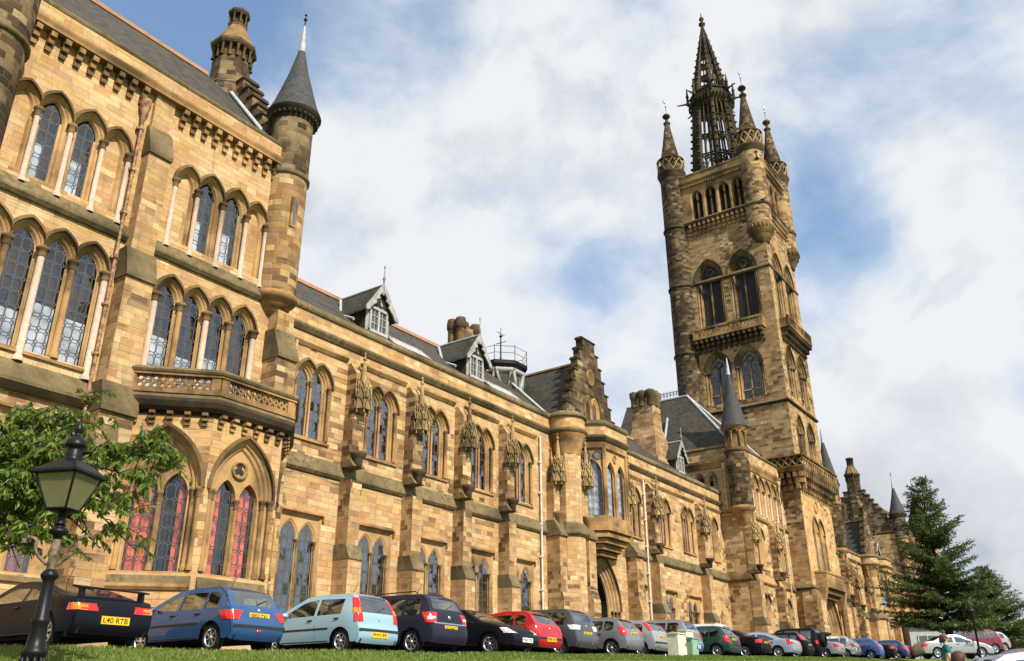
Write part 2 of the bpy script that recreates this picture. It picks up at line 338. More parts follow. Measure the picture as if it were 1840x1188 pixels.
# ------------------------------------------------------------ geometry helpers
WOFF = {}
class MB:
    def __init__(s): s.v = []; s.f = []; s.uv = []; s.sm = []; s.tp = []; s.cuts = []
    def poly(s, pts, uv=None, smooth=False, top=None):
        b = len(s.v); s.v.extend([tuple(p) for p in pts]); s.f.append(tuple(range(b, b+len(pts)))); s.uv.append(uv); s.sm.append(smooth); s.tp.append(top)
    def piece(s): s.cuts.append((len(s.v), len(s.f)))
    def each(s, name, mat, parent=None, top=None):
        # one object for every piece marked with piece()
        cs = s.cuts+[(len(s.v), len(s.f))]; out = []
        for (v0, f0), (v1, f1) in zip(cs[:-1], cs[1:]):
            q = MB(); q.v = s.v[v0:v1]; q.f = [tuple(i-v0 for i in f) for f in s.f[f0:f1]]; q.uv = s.uv[f0:f1]; q.sm = s.sm[f0:f1]; q.tp = s.tp[f0:f1]
            out.append(q.build(name, mat, parent, top))
        return out
    def grid(s, rows, smooth=True, uvs=None, closed=False):
        # rows: list of lists of points, shared vertices
        b = len(s.v); nc = len(rows[0])
        for r in rows: s.v.extend([tuple(p) for p in r])
        for i in range(len(rows)-1):
            for j in range(nc if closed else nc-1):
                k = (j+1) % nc
                s.f.append((b+i*nc+j, b+i*nc+k, b+(i+1)*nc+k, b+(i+1)*nc+j))
                if uvs: s.uv.append([uvs[i][j], uvs[i][j+1], uvs[i+1][j+1], uvs[i+1][j]])
                else: s.uv.append(None)
                s.sm.append(smooth); s.tp.append(None)
    def build(s, name, mat, parent=None, top=None, auto=None):
        while parent and parent.parent and parent.parent.parent: parent = parent.parent    # thing > part > sub-part, no deeper
        off = WOFF.get(parent.name, Vector((0, 0, 0))) if parent else Vector((0, 0, 0))
        me = bpy.data.meshes.new(name)
        if off.length_squared > 0: vs = [(x-off.x, y-off.y, z-off.z) for x, y, z in s.v]
        else: vs = s.v
        me.from_pydata(vs, [], s.f)
        me.materials.append(M[mat])
        if top: me.materials.append(M[top])
        ul = me.uv_layers.new(name='UVMap')
        flat = [0.0]*(2*len(me.loops)); mi = [0]*len(me.polygons)
        for p, uv in zip(me.polygons, s.uv):
            n = p.normal
            if top and (s.tp[p.index] if s.tp[p.index] is not None else n.z > .3): mi[p.index] = 1
            if uv is not None:
                for k, li in enumerate(p.loop_indices): flat[2*li], flat[2*li+1] = uv[k]
            else:
                hz = sqrt(n.x*n.x+n.y*n.y)
                if hz < .25:
                    for k, li in zip(p.vertices, p.loop_indices): flat[2*li] = s.v[k][0]; flat[2*li+1] = s.v[k][1]
                else:
                    tx, ty = -n.y/hz, n.x/hz
                    if tx < -0.001 or (abs(tx) <= .001 and ty < 0): tx, ty = -tx, -ty
                    for k, li in zip(p.vertices, p.loop_indices):
                        a = s.v[k]; flat[2*li] = a[0]*tx+a[1]*ty; flat[2*li+1] = a[2]/hz
        ul.data.foreach_set('uv', flat)
        if top: me.polygons.foreach_set('material_index', mi)
        me.polygons.foreach_set('use_smooth', s.sm)
        if auto: me.polygons.foreach_set('use_smooth', [True]*len(me.polygons)); me.set_sharp_from_angle(angle=radians(auto))
        me.update()
        ob = bpy.data.objects.new(name, me); COL.objects.link(ob)
        if parent: ob.parent = parent; WOFF[ob.name] = off
        return ob
def thing(name, label, cat, loc, group=None):
    o = bpy.data.objects.new(name, None); COL.objects.link(o); o.location = loc; o.empty_display_size = .5
    o['label'] = label; o['category'] = cat
    if group: o['group'] = group
    WOFF[o.name] = Vector(loc)
    return o
def tag(o, label, cat, group=None):
    o['label'] = label; o['category'] = cat
    if group: o['group'] = group
    return o
def struct(o, kind='structure'):
    o['kind'] = kind; return o
class Fr:
    def __init__(s, o, u, n): s.o = Vector((o[0], o[1], o[2] if len(o) > 2 else 0)); s.u = Vector((u[0], u[1], 0)).normalized(); s.n = Vector((n[0], n[1], 0)).normalized()
    def P(s, u, d, z):
        o = s.o; a = s.u; n = s.n
        return (o.x+a.x*u+n.x*d, o.y+a.y*u+n.y*d, o.z+z)
    def sh(s, d): return Fr((s.o.x+s.n.x*d, s.o.y+s.n.y*d, s.o.z), s.u, s.n)
def ext(mb, F, u0, u1, prof):
    # closed polygon (d,z) extruded along u
    a = [F.P(u0, d, z) for d, z in prof]; b = [F.P(u1, d, z) for d, z in prof]; n = len(prof)
    ar = sum(prof[i][0]*prof[(i+1) % n][1]-prof[(i+1) % n][0]*prof[i][1] for i in range(n))
    for i in range(n):
        j = (i+1) % n; dx, dz = prof[j][0]-prof[i][0], prof[j][1]-prof[i][1]; l = sqrt(dx*dx+dz*dz)+1e-9
        mb.poly([a[i], a[j], b[j], b[i]], top=(-dx if ar > 0 else dx)/l > .3)
    mb.poly(a[::-1], top=False); mb.poly(b, top=False)
def box(mb, F, u0, u1, d0, d1, z0, z1): ext(mb, F, u0, u1, [(d0, z0), (d1, z0), (d1, z1), (d0, z1)])
def prismz(mb, F, pts, z0, z1, cap=True):
    a = [F.P(u, d, z0) for u, d in pts]; b = [F.P(u, d, z1) for u, d in pts]; n = len(pts)
    for i in range(n):
        j = (i+1) % n; mb.poly([a[i], a[j], b[j], b[i]])
    if cap: mb.poly(a[::-1]); mb.poly(b)
def slab(mb, F, pts, d0, d1):
    # polygon (u,z) with thickness between d0 and d1
    a = [F.P(u, d0, z) for u, z in pts]; b = [F.P(u, d1, z) for u, z in pts]; n = len(pts)
    for i in range(n):
        j = (i+1) % n; mb.poly([a[i], a[j], b[j], b[i]])
    mb.poly(a[::-1]); mb.poly(b)
def plansweep(mb, F, pts, prof, closed=False):
    # plan polyline (u,d), outward = left-hand normal (-dd,du); profile (out,z) closed polygon, mitred
    n = len(pts); rows = []
    for i in range(n):
        if closed: p0, p1, p2 = pts[i-1], pts[i], pts[(i+1) % n]
        else: p0 = pts[i-1] if i > 0 else None; p1 = pts[i]; p2 = pts[i+1] if i < n-1 else None
        def nr(a, b):
            x, y = b[0]-a[0], b[1]-a[1]; l = sqrt(x*x+y*y); return (-y/l, x/l)
        if p0 is None: m = nr(p1, p2)
        elif p2 is None: m = nr(p0, p1)
        else:
            a, b = nr(p0, p1), nr(p1, p2); k = 1+a[0]*b[0]+a[1]*b[1]; k = max(k, .15); m = ((a[0]+b[0])/k, (a[1]+b[1])/k)
        rows.append([F.P(p1[0]+m[0]*o, p1[1]+m[1]*o, z) for o, z in prof])
    k = len(prof); rng = n if closed else n-1
    ar = sum(prof[i][0]*prof[(i+1) % k][1]-prof[(i+1) % k][0]*prof[i][1] for i in range(k))
    for i in range(rng):
        A, B = rows[i], rows[(i+1) % n]
        for j in range(k):
            dx, dz = prof[(j+1) % k][0]-prof[j][0], prof[(j+1) % k][1]-prof[j][1]; l = sqrt(dx*dx+dz*dz)+1e-9
            mb.poly([A[j], A[(j+1) % k], B[(j+1) % k], B[j]], top=(-dx if ar > 0 else dx)/l > .3)
    if not closed: mb.poly(rows[0][::-1]); mb.poly(rows[-1])
def lathe(mb, c, prof, n=20, smooth=True, a0=0.0, a1=2*pi, tile=1.0):
    # c world (x,y); prof [(r,z)]
    full = abs(a1-a0-2*pi) < 1e-6
    rm = max(r for r, z in prof)
    rows = []; uvs = []; L = 0; pz = prof[0]
    for r, z in prof:
        L += sqrt((r-pz[0])**2+(z-pz[1])**2); pz = (r, z)
        rows.append([(c[0]+r*cos(a0+(a1-a0)*i/n), c[1]+r*sin(a0+(a1-a0)*i/n), z) for i in range(n if full else n+1)])
        uvs.append([((a1-a0)*i/n*rm*tile, L+prof[0][1]) for i in range(n+1)])
    mb.grid(rows, smooth, uvs, closed=full)
def tube(mb, pts, r, n=6, rfun=None, cap=True):
    rows = []; P = [Vector(p) for p in pts]
    for i, p in enumerate(P):
        d = (P[min(i+1, len(P)-1)]-P[max(i-1, 0)])
        if d.length < 1e-9: d = Vector((0, 0, 1))
        d.normalize(); a = Vector((0, 0, 1)) if abs(d.z) < .9 else Vector((1, 0, 0)); x = d.cross(a).normalized(); y = d.cross(x)
        rr = rfun(i/(len(P)-1)) if rfun else r
        rows.append([tuple(p+x*rr*cos(2*pi*k/n)+y*rr*sin(2*pi*k/n)) for k in range(n)])
    mb.grid(rows, True, None, True)
    if cap: mb.poly(rows[0]); mb.poly(rows[-1][::-1])
# ---- pointed openings
def arch(c, w, zs, zsp, ratio, d, n=7, umin=-1e9, umax=1e9):
    r = 2*w*ratio; R = r+d; th = acos(max(-1, min(1, (r-w)/R)))
    pts = [(c-w-d, zs)]
    for i in range(n+1):
        a = pi-th*i/n
        pts.append((c-w+r+R*cos(a), zsp+R*sin(a)))
    for i in range(n-1, -1, -1):
        a = th*i/n
        pts.append((c+w-r+R*cos(a), zsp+R*sin(a)))
    pts.append((c+w+d, zs))
    return [(min(max(u, umin), umax), z) for u, z in pts]
def lights_path(lights, ratio, d, n=7):
    # lights: list of (c,w,zs,zsp); each clamped to the midline with its neighbours
    out = []
    for i, (c, w, zs, zsp) in enumerate(lights):
        um = -1e9 if i == 0 else (lights[i-1][0]+lights[i-1][1]+c-w)/2
        ux = 1e9 if i == len(lights)-1 else (lights[i+1][0]-lights[i+1][1]+c+w)/2
        out.append((arch(c, w, zs, zsp, ratio, d, n, um, ux), um, ux))
    return out
def sweep_lights(mb, F, lights, ratio, prof, n=7, legs=True):
    for (d0, p0), (d1, p1) in zip(prof[:-1], prof[1:]):
        A = lights_path(lights, ratio, d0, n); B = lights_path(lights, ratio, d1, n)
        for (a, um, ux), (b, _, _) in zip(A, B):
            for i in range(len(a)-1):
                if not legs and (i == 0 or i == len(a)-2): continue
                q = [a[i], a[i+1], b[i+1], b[i]]
                if all(abs(x[0]-um) < 1e-6 for x in q) or all(abs(x[0]-ux) < 1e-6 for x in q): continue
                mb.poly([F.P(a[i][0], p0, a[i][1]), F.P(a[i+1][0], p0, a[i+1][1]), F.P(b[i+1][0], p1, b[i+1][1]), F.P(b[i][0], p1, b[i][1])])
def outline(lights, ratio, d, n=7):
    res = []
    for (a, um, ux), (c, w, zs, zsp) in zip(lights_path(lights, ratio, d, n), lights):
        r = 2*w*ratio; R = r+d; pts = list(a)
        if um > -1e8 and c-w-d < um:
            x = um-(c-w+r); pts = [(um, zsp+sqrt(max(R*R-x*x, 0)))]+[p for p in pts if p[0] > um+1e-6]
        if ux < 1e8 and c+w+d > ux:
            x = ux-(c+w-r); pts = [p for p in pts if p[0] < ux-1e-6]+[(ux, zsp+sqrt(max(R*R-x*x, 0)))]
        res.extend(pts)
    return res
def wall(mb, F, u0, u1, z0, z1, holes=(), d=0.0):
    # holes: list of outlines [(u,z)...], left bottom -> over -> right bottom
    hs = sorted(holes, key=lambda h: h[0][0]); u = u0
    for h in hs:
        a, b = h[0][0], h[-1][0]
        if a > u+1e-6: mb.poly([F.P(u, d, z0), F.P(a, d, z0), F.P(a, d, z1), F.P(u, d, z1)])
        # between lights of a group (outline may return to the sill)
        zs = h[0][1]
        if zs > z0+1e-6: mb.poly([F.P(a, d, z0), F.P(b, d, z0), F.P(b, d, zs), F.P(a, d, zs)])
        for p, q in zip(h[:-1], h[1:]):
            if q[0]-p[0] > 1e-6: mb.poly([F.P(p[0], d, p[1]), F.P(q[0], d, q[1]), F.P(q[0], d, z1), F.P(p[0], d, z1)])
        u = b
    if u < u1-1e-6: mb.poly([F.P(u, d, z0), F.P(u1, d, z0), F.P(u1, d, z1), F.P(u, d, z1)])
def glass_lights(F, lights, ratio, depth, parent, mat='glass', back=.45, inside=None, bmat=None):
    mb = MB(); rb = MB()
    for (c, w, zs, zsp) in lights:
        a = arch(c, w, zs, zsp, ratio, 0)
        mb.poly([F.P(u, depth, z) for u, z in a], [(u-c, z-zs) for u, z in a])
        zt = max(z for u, z in a)
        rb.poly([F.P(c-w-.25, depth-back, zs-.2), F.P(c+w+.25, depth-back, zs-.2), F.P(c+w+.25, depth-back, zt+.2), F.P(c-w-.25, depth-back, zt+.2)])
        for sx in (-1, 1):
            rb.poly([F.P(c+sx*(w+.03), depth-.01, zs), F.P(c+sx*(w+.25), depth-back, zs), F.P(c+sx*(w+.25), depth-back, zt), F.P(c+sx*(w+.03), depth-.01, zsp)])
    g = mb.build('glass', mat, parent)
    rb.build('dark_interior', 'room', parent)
    if inside:
        k = MB()
        for (c, w, zs, zsp), (f0, f1, s0, s1) in zip(lights, inside):
            if f1 <= f0: continue
            H = zsp+w-zs; nx = 9
            if bmat == 'curtain_red':
                rows = []
                for zz in (f0, f1):
                    rows.append([F.P(c-w+2*w*(s0+(s1-s0)*i/16), depth-.10-.035*sin(i*2.1+c), zs+H*zz) for i in range(17)])
                k.grid(rows, True)
            else:
                box(k, F, c-w+2*w*s0, c-w+2*w*s1, depth-.12, depth-.10, zs+H*f0, zs+H*f1)
        k.build('curtain' if bmat == 'curtain_red' else 'blind', bmat or 'blind', parent)
    return g
PROF = [(.36, 0), (.31, -.09), (.27, -.06), (.22, -.10), (.19, -.18), (.15, -.15), (.11, -.19), (.08, -.27), (.03, -.27), (0, -.32)]
def hood_prof(d): return [(d-.02, -.01), (d-.02, .10), (d+.07, .10), (d+.11, .02), (d+.11, -.01)]
def window(parent, F, lights, ratio=1.1, prof=PROF, hood=True, mat='reveal', gmat='glass', sill=True, back=.45, inside=None, bmat=None, n=7, name='window', hoodmat='hood'):
    mb = MB(); sweep_lights(mb, F, lights, ratio, prof, n)
    dd = prof[-1][1]; d0 = prof[0][0]
    a = lights[0][0]-lights[0][1]-d0; b = lights[-1][0]+lights[-1][1]+d0; zs = lights[0][2]
    mb.poly([F.P(a, 0, zs), F.P(b, 0, zs), F.P(b, dd, zs+.02), F.P(a, dd, zs+.02)])
    w = mb.build(name, mat, parent)
    if sill:
        sb = MB(); ext(sb, F, a-.02, b+.02, [(-.05, zs-.18), (.09, zs-.18), (.09, zs-.10), (-.05, zs-.01)]); sb.build('sill', 'trim', w, 'moss')
    if hood:
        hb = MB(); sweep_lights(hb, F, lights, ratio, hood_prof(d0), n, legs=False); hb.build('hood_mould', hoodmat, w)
    glass_lights(F, lights, ratio, dd, w, gmat, back, inside, bmat)
    return w, outline(lights, ratio, d0, n)
def shaft(mb, c, r, z0, z1, capm=None):
    lathe(mb, c, [(r*1.6, z0), (r*1.6, z0+.10), (r*1.15, z0+.2), (r, z0+.22), (r, z1)], 10)
def capital(mb, c, r, z1):
    lathe(mb, c, [(r*1.05, z1), (r*1.3, z1+.04), (r*1.05, z1+.08), (r*1.5, z1+.24), (r*1.9, z1+.28), (r*1.9, z1+.36), (r*.5, z1+.36)], 10)
def FP2(F, u, d): p = F.P(u, d, 0); return (p[0], p[1])
def columns(parent, F, cols, mat='granite', cmat='trim'):
    cmat = {'trim': 'hood'}.get(cmat, cmat)
    # cols: (u,d,r,z0,z1)
    for u, d, r, z0, z1 in cols:
        a = MB(); shaft(a, FP2(F, u, d), r, z0, z1); o = a.build('column', mat, parent)
        b = MB(); capital(b, FP2(F, u, d), r, z1); b.build('capital', cmat, o)
def ground_z(x, y=20.0): return 0.62+0.0315*min(max(x, -30), 160)
# ============================================================ buildings
def finial(mb, c, z, h=1.2, r=.03):
    lathe(mb, c, [(r, z), (r, z+h*.45), (r*3.2, z+h*.5), (r*3.2, z+h*.56), (r, z+h*.6), (r*.7, z+h*.8), (r*2.2, z+h*.84), (r*2.2, z+h*.88), (r*.5, z+h*.92), (.005, z+h)], 8)
def corbels(mb, F, u0, u1, n, z1, d, h=1.0, w=.24):
    for i in range(n):
        u = u0+(u1-u0)*(i+.5)/n; mb.piece()
        for k in range(3):
            box(mb, F, u-w/2, u+w/2, -.02, d*(k+1)/3, z1-h+h*k/3+.015, z1-h+h*(k+1)/3-.045)
def round_turret(parent, F, u, d, r, zb, ztop, zcone, ring=None, nm='turret', mat='stone_sooty', lead=1.6, fin=.9, lowmat=None, slit=True, cone='slate_blue', split=None, mirror=1):
    c = FP2(F, u, d); p = None
    mb = MB()
    pr = [(.12, zb), (r*.45, zb+.25), (r*.55, zb+.28), (r*.62, zb+.5), (r*.78, zb+.55), (r*.82, zb+.75), (r*.98, zb+.8), (r*1.1, zb+.95), (r*1.1, zb+1.08), (r, zb+1.15)]
    z0 = zb+1.15
    cb = MB(); lathe(cb, c, pr, 24)
    zs = split or ztop
    lathe(mb, c, [(r, z0), (r, zs)], 24)
    t = mb.build(nm, lowmat or mat, parent)
    cb.build('corbel', 'trim', t)
    if split:
        m2 = MB(); lathe(m2, c, [(r, split), (r, ztop)], 24); m2.build('upper_drum', mat, t)
        m3 = MB(); lathe(m3, c, [(r*.99, split-.12), (r*1.1, split-.06), (r*1.1, split+.08), (r*.99, split+.2)], 24); m3.build('string_course', 'moss', t)
    ev = MB(); lathe(ev, c, [(r, ztop-.55), (r*1.08, ztop-.45), (r*1.08, ztop-.35), (r*1.18, ztop-.28), (r*1.28, ztop-.1), (r*1.34, ztop-.04), (r*1.34, ztop+.06), (r*1.0, ztop+.08)], 28)
    for i in range(28):
        a = 2*pi*i/28; lathe(ev, (c[0]+r*1.16*cos(a), c[1]+r*1.16*sin(a)), [(.0, ztop-.42), (.09, ztop-.36), (.09, ztop-.24), (.02, ztop-.2)], 5)
    ev.build('eaves_ring', 'trim_dark', t)
    k = MB(); H = zcone-ztop
    lathe(k, c, [(r*1.36, ztop+.02), (r*1.12, ztop+H*.14), (r*.84, ztop+H*.36), (r*.5, ztop+H*.64), (r*.16, zcone)], 24)
    co = k.build('cone_roof', cone, t)
    l = MB(); lathe(l, c, [(r*.2, zcone-.1), (r*.13, zcone+lead*.4), (.05, zcone+lead)], 12); l.build('lead_tip', 'white_paint', co)
    f = MB(); finial(f, c, zcone+lead-.05, fin); f.build('finial', 'iron', co)
    return t
def octa(mb, c, prof, n=8, rot=pi/8):
    rows = [[(c[0]+r*cos(rot+2*pi*i/n), c[1]+r*sin(rot+2*pi*i/n), z) for i in range(n)] for r, z in prof]
    for a, b in zip(rows[:-1], rows[1:]):
        for i in range(n): mb.poly([a[i], a[(i+1) % n], b[(i+1) % n], b[i]])
    mb.poly(rows[-1]); mb.poly(rows[0][::-1])
def chimney_octagon(parent, F, u, d, zb, r=1.05):
    c = FP2(F, u, d); mb = MB()
    octa(mb, c, [(r*1.25, zb-3), (r*1.25, zb+.6), (r*1.32, zb+.7), (r*1.28, zb+.85), (r*1.08, zb+1.1), (r*1.02, zb+2.5), (r*1.06, zb+2.55), (r, zb+2.7), (r*.96, zb+4.3)])
    t = mb.build('chimney', 'stone_sooty', parent)
    a = MB(); octa(a, c, [(r*.98, zb+4.3), (r*.82, zb+4.32), (r*.82, zb+5.1), (r*1.12, zb+5.12), (r*1.2, zb+5.25), (r*1.2, zb+5.4), (r*1.02, zb+5.5)])
    for i in range(16):
        an = pi/8+2*pi*i/16; rr = r*.98*(1 if i % 2 == 0 else cos(pi/8))
        lathe(a, (c[0]+rr*cos(an), c[1]+rr*sin(an)), [(.11, zb+4.3), (.07, zb+4.4), (.07, zb+4.95), (.13, zb+5.12)], 6)
    a.build('arcade_ring', 'trim_dark', t)
    k = MB(); octa(k, c, [(r*1.12, zb+5.4), (r*.95, zb+5.75), (r*.62, zb+6.5), (r*.46, zb+6.9)]); k.build('cap', 'hood', t)
    l = MB(); octa(l, c, [(r*.5, zb+6.85), (r*.5, zb+7.0), (r*.4, zb+7.02), (r*.4, zb+7.1)]); octa(l, c, [(r*.28, zb+7.0), (r*.28, zb+7.7)])
    for i in range(8):
        an = pi/8+2*pi*i/8; lathe(l, (c[0]+r*.44*cos(an), c[1]+r*.44*sin(an)), [(.08, zb+7.05), (.06, zb+7.15), (.06, zb+7.55), (.1, zb+7.7)], 6)
    octa(l, c, [(r*.52, zb+7.68), (r*.58, zb+7.8), (r*.56, zb+7.95), (r*.4, zb+8.05)])
    l.build('lantern_top', 'trim_dark', t)
    return t
def drainpipe(parent, F, u, d, z0, z1, mat='pipe_cream', hop=True, r=.065):
    mb = MB(); c = FP2(F, u, d); lathe(mb, c, [(r, z0), (r, z1)], 8)
    z = z0+.8
    while z < z1-.3:
        lathe(mb, c, [(r, z-.06), (r*1.5, z-.05), (r*1.5, z+.05), (r, z+.06)], 8)
        box(mb, F, u-r*2.2, u+r*2.2, d-.14, d-.02, z-.05, z+.05); z += 1.9
    o = mb.build('drainpipe', mat, parent)
    if hop:
        h = MB(); lathe(h, c, [(r, z1-.1), (r*1.6, z1+.1), (r*1.7, z1+.3), (r*3.4, z1+.62), (r*3.6, z1+.9), (r*3.6, z1+.95), (.01, z1+.95)], 8); h.build('rainwater_head', mat, o)
    return o
def stepped_gable(mb, F, uc, half, z0, z1, d0, d1, n, top=.55):
    # crow-stepped gable outline (u,z)
    L = []; 
    for i in range(n):
        uu = half-(half-top)*i/n; za = z0+(z1-z0)*(i)/n; zb = z0+(z1-z0)*(i+1)/n
        L += [(-uu, za), (-uu, zb)]
    R = [(-u, z) for u, z in L[::-1]]
    pts = [(uc+u, z) for u, z in L+R]
    slab(mb, F, pts, d0, d1)
def steps_caps(mb, F, uc, half, z0, z1, d0, d1, n, top=.55):
    for i in range(n):
        uu = half-(half-top)*i/n; zb = z0+(z1-z0)*(i+1)/n; un = half-(half-top)*(i+1)/n if i < n-1 else -uu
        for s in (-1, 1):
            a, b = sorted((uc+s*(uu+.08), uc+s*(un-.02 if i < n-1 else 0)))
            mb.piece(); ext(mb, F, a, b, [(d0-.07, zb-.12), (d1+.07, zb-.12), (d1+.07, zb-.03), (d1-.02, zb+.05), (d0+.02, zb+.05), (d0-.07, zb-.03)])

# ---- statue canopy (tabernacle): one mesh, copied
_canopy = {}
def canopy_mesh():
    mb = MB()
    def gab(rad, z, h, w, n=5):
        for i in range(n):
            a = -pi/2+(i-(n-1)/2)*(2*pi/6.4)
            fx, fy = cos(a), sin(a); tx, ty = -fy, fx
            def P(u, d, zz): return (fx*(rad+d)+tx*u, fy*(rad+d)+ty*u, zz)
            for (uu, dd) in ((0, 0),):
                q = [(-w/2, z), (w/2, z), (w*.42, z+h*.45), (0, z+h), (-w*.42, z+h*.45)]
                A = [P(u, -.06, zz) for u, zz in q]; B = [P(u, .05, zz) for u, zz in q]
                for k in range(5): mb.poly([A[k], A[(k+1) % 5], B[(k+1) % 5], B[k]])
                mb.poly(B); mb.poly(A[::-1])
            # trefoil bar ribs standing proud and a crocket on top
            for s in (-1, 1):
                tube(mb, [P(s*w*.5, .08, z), P(s*w*.40, .09, z+h*.45), P(0, .08, z+h*1.05)], .032, 5)
            lathe(mb, P(0, .06, 0)[:2], [(.01, z+h*.98), (.055, z+h*1.06), (.02, z+h*1.14), (.05, z+h*1.2), (.0, z+h*1.26)], 5)
            # pendant between gablets
            b = a+(2*pi/6.4)/2
            for bb in ((b,) if i < n-1 else (b,))+((a-(2*pi/6.4)/2,) if i == 0 else ()):
                px, py = cos(bb)*rad*1.08, sin(bb)*rad*1.08
                lathe(mb, (px, py), [(.0, z-h*.42), (.06, z-h*.34), (.03, z-h*.24), (.055, z-h*.1), (.045, z+h*.5), (.075, z+h*.55), (.04, z+h*.62), (.0, z+h*1.1)], 5)
    core = [(.0, -.12), (.16, -.05), (.28, .18), (.33, .3), (.33, 1.0), (.24, 1.06), (.24, 1.65), (.16, 1.72)]
    lathe(mb, (0, 0), core, 8)
    gab(.37, .12, .62, .40); gab(.34, .78, .6, .36); gab(.22, 1.38, .42, .24, 5)
    lathe(mb, (0, 0), [(.2, 1.6), (.15, 2.1), (.075, 2.9), (.05, 3.05), (.11, 3.12), (.11, 3.2), (.05, 3.26), (.04, 3.4), (.09, 3.46), (.03, 3.55), (.0, 3.62)], 8, False)
    o = mb.build('statue_canopy', 'carved')
    me = o.data; bpy.data.objects.remove(o); return me
def statue_canopy(parent, F, u, d, z, s=1.0):
    if 'm' not in _canopy: _canopy['m'] = canopy_mesh()
    o = bpy.data.objects.new('statue_canopy', _canopy['m']); COL.objects.link(o); o.parent = parent
    off = WOFF[parent.name]; p = F.P(u, d, z); o.location = Vector(p)-off
    o.rotation_euler = (0, 0, atan2(F.n.y, F.n.x)+pi/2); o.scale = (s, s, s*.92)
    return o
def niche_buttress(parent, F, u, w=.70, zb=1.0, dl=.96, zt=15.1, canopy=True, mat='stone_pier', zoff=6.2):
    mb = MB(); h = w/2
    ext(mb, F, u-h-.06, u+h+.06, [(-.05, zb), (dl, zb), (dl, zoff-.35), (-.05, zoff-.35)])
    ext(mb, F, u-h, u+h, [(-.05, zoff-.35), (dl-.22, zoff-.35), (dl-.22, 9.36), (-.05, 9.36)])
    ext(mb, F, u-h, u+h, [(-.05, 10.1), (.62, 10.1), (.62, zt-.6), (.2, zt), (-.05, zt)])
    b = mb.build('buttress', mat, parent)
    c = MB(); c.piece(); ext(c, F, u-h-.08, u+h+.08, [(-.05, zoff-.36), (dl+.05, zoff-.36), (dl+.05, zoff-.30), (dl-.21, zoff+.30), (-.05, zoff+.30)])
    c.piece(); ext(c, F, u-h-.03, u+h+.03, [(-.04, 9.98), (.84, 9.98), (.60, 10.3), (-.04, 10.3)])
    c.each('weathering', 'moss', b)
    if canopy:
        br = MB(); cc = FP2(F, u, .72)
        lathe(br, cc, [(.05, 9.95), (.2, 10.0), (.22, 10.3), (.28, 10.4), (.40, 10.55), (.40, 10.68), (.1, 10.70)], 10)
        br.build('statue_bracket', 'trim_dark', b)
        statue_canopy(b, F, u, .76, 12.6, .92)
    return b
def rect_window(parent, F, c, hw, z0, z1, lights, ratio=1.1, label=True, gmat='glass', inside=None, bmat=None, mat='reveal'):
    mb = MB(); dp = -.10
    # splayed frame of the rectangular recess
    pr = [(0, 0), (.06, -.03), (.10, -.08), (.14, dp)]
    for (o0, p0), (o1, p1) in zip(pr[:-1], pr[1:]):
        A = [(c-hw+o0, z0), (c-hw+o0, z1-o0), (c+hw-o0, z1-o0), (c+hw-o0, z0)]; B = [(c-hw+o1, z0), (c-hw+o1, z1-o1), (c+hw-o1, z1-o1), (c+hw-o1, z0)]
        for i in range(3): mb.poly([F.P(A[i][0], p0, A[i][1]), F.P(A[i+1][0], p0, A[i+1][1]), F.P(B[i+1][0], p1, B[i+1][1]), F.P(B[i][0], p1, B[i][1])])
    Fi = F.sh(dp)
    prof = [(.13, 0), (.08, -.04), (.04, -.05), (0, -.10)]
    d0 = prof[0][0]
    # inner plate with the lancets, kept inside the recess
    wall(mb, Fi, c-hw+.135, c+hw-.135, z0, z1-.135, [outline(lights, ratio, d0, 6)])
    sweep_lights(mb, Fi, lights, ratio, prof, 6)
    a, b = c-hw, c+hw
    mb.poly([F.P(a, 0, z0), F.P(b, 0, z0), F.P(b, -.34, z0+.03), F.P(a, -.34, z0+.03)])
    w = mb.build('window', mat, parent)
    if label:
        l = MB(); ext(l, F, a-.04, b+.04, [(-.02, z1), (.13, z1), (.13, z1+.06), (.0, z1+.17), (-.02, z1+.17)])
        for s in (a-.07, b+.07): ext(l, F, s-.05, s+.05, [(-.02, z1-.25), (.10, z1-.25), (.12, z1+.03), (-.02, z1+.06)])
        l.build('label_mould', 'trim', w)
    glass_lights(Fi, lights, ratio, -.10, w, gmat, .45, inside, bmat)
    sb = MB(); ext(sb, F, a-.05, b+.05, [(-.05, z0-.25), (.10, z0-.25), (.10, z0-.17), (-.05, z0-.01)]); sb.build('sill', 'trim', w, 'moss')
    return w, [(a, z0), (a, z1), (b, z1), (b, z0)]
STR = [(-.05, 9.36), (.08, 9.40), (.18, 9.52), (.18, 9.60), (.02, 10.14), (-.05, 10.14)]
CORN = [(-.05, 15.82), (.08, 15.82), (.22, 16.0), (.24, 16.08), (.06, 16.22), (-.05, 16.22)]
PAR = [(-.30, 16.2), (.05, 16.2), (.05, 16.86), (-.30, 16.86)]
COP = [(-.40, 16.86), (.14, 16.86), (.18, 16.96), (.10, 17.2), (-.40, 17.34)]
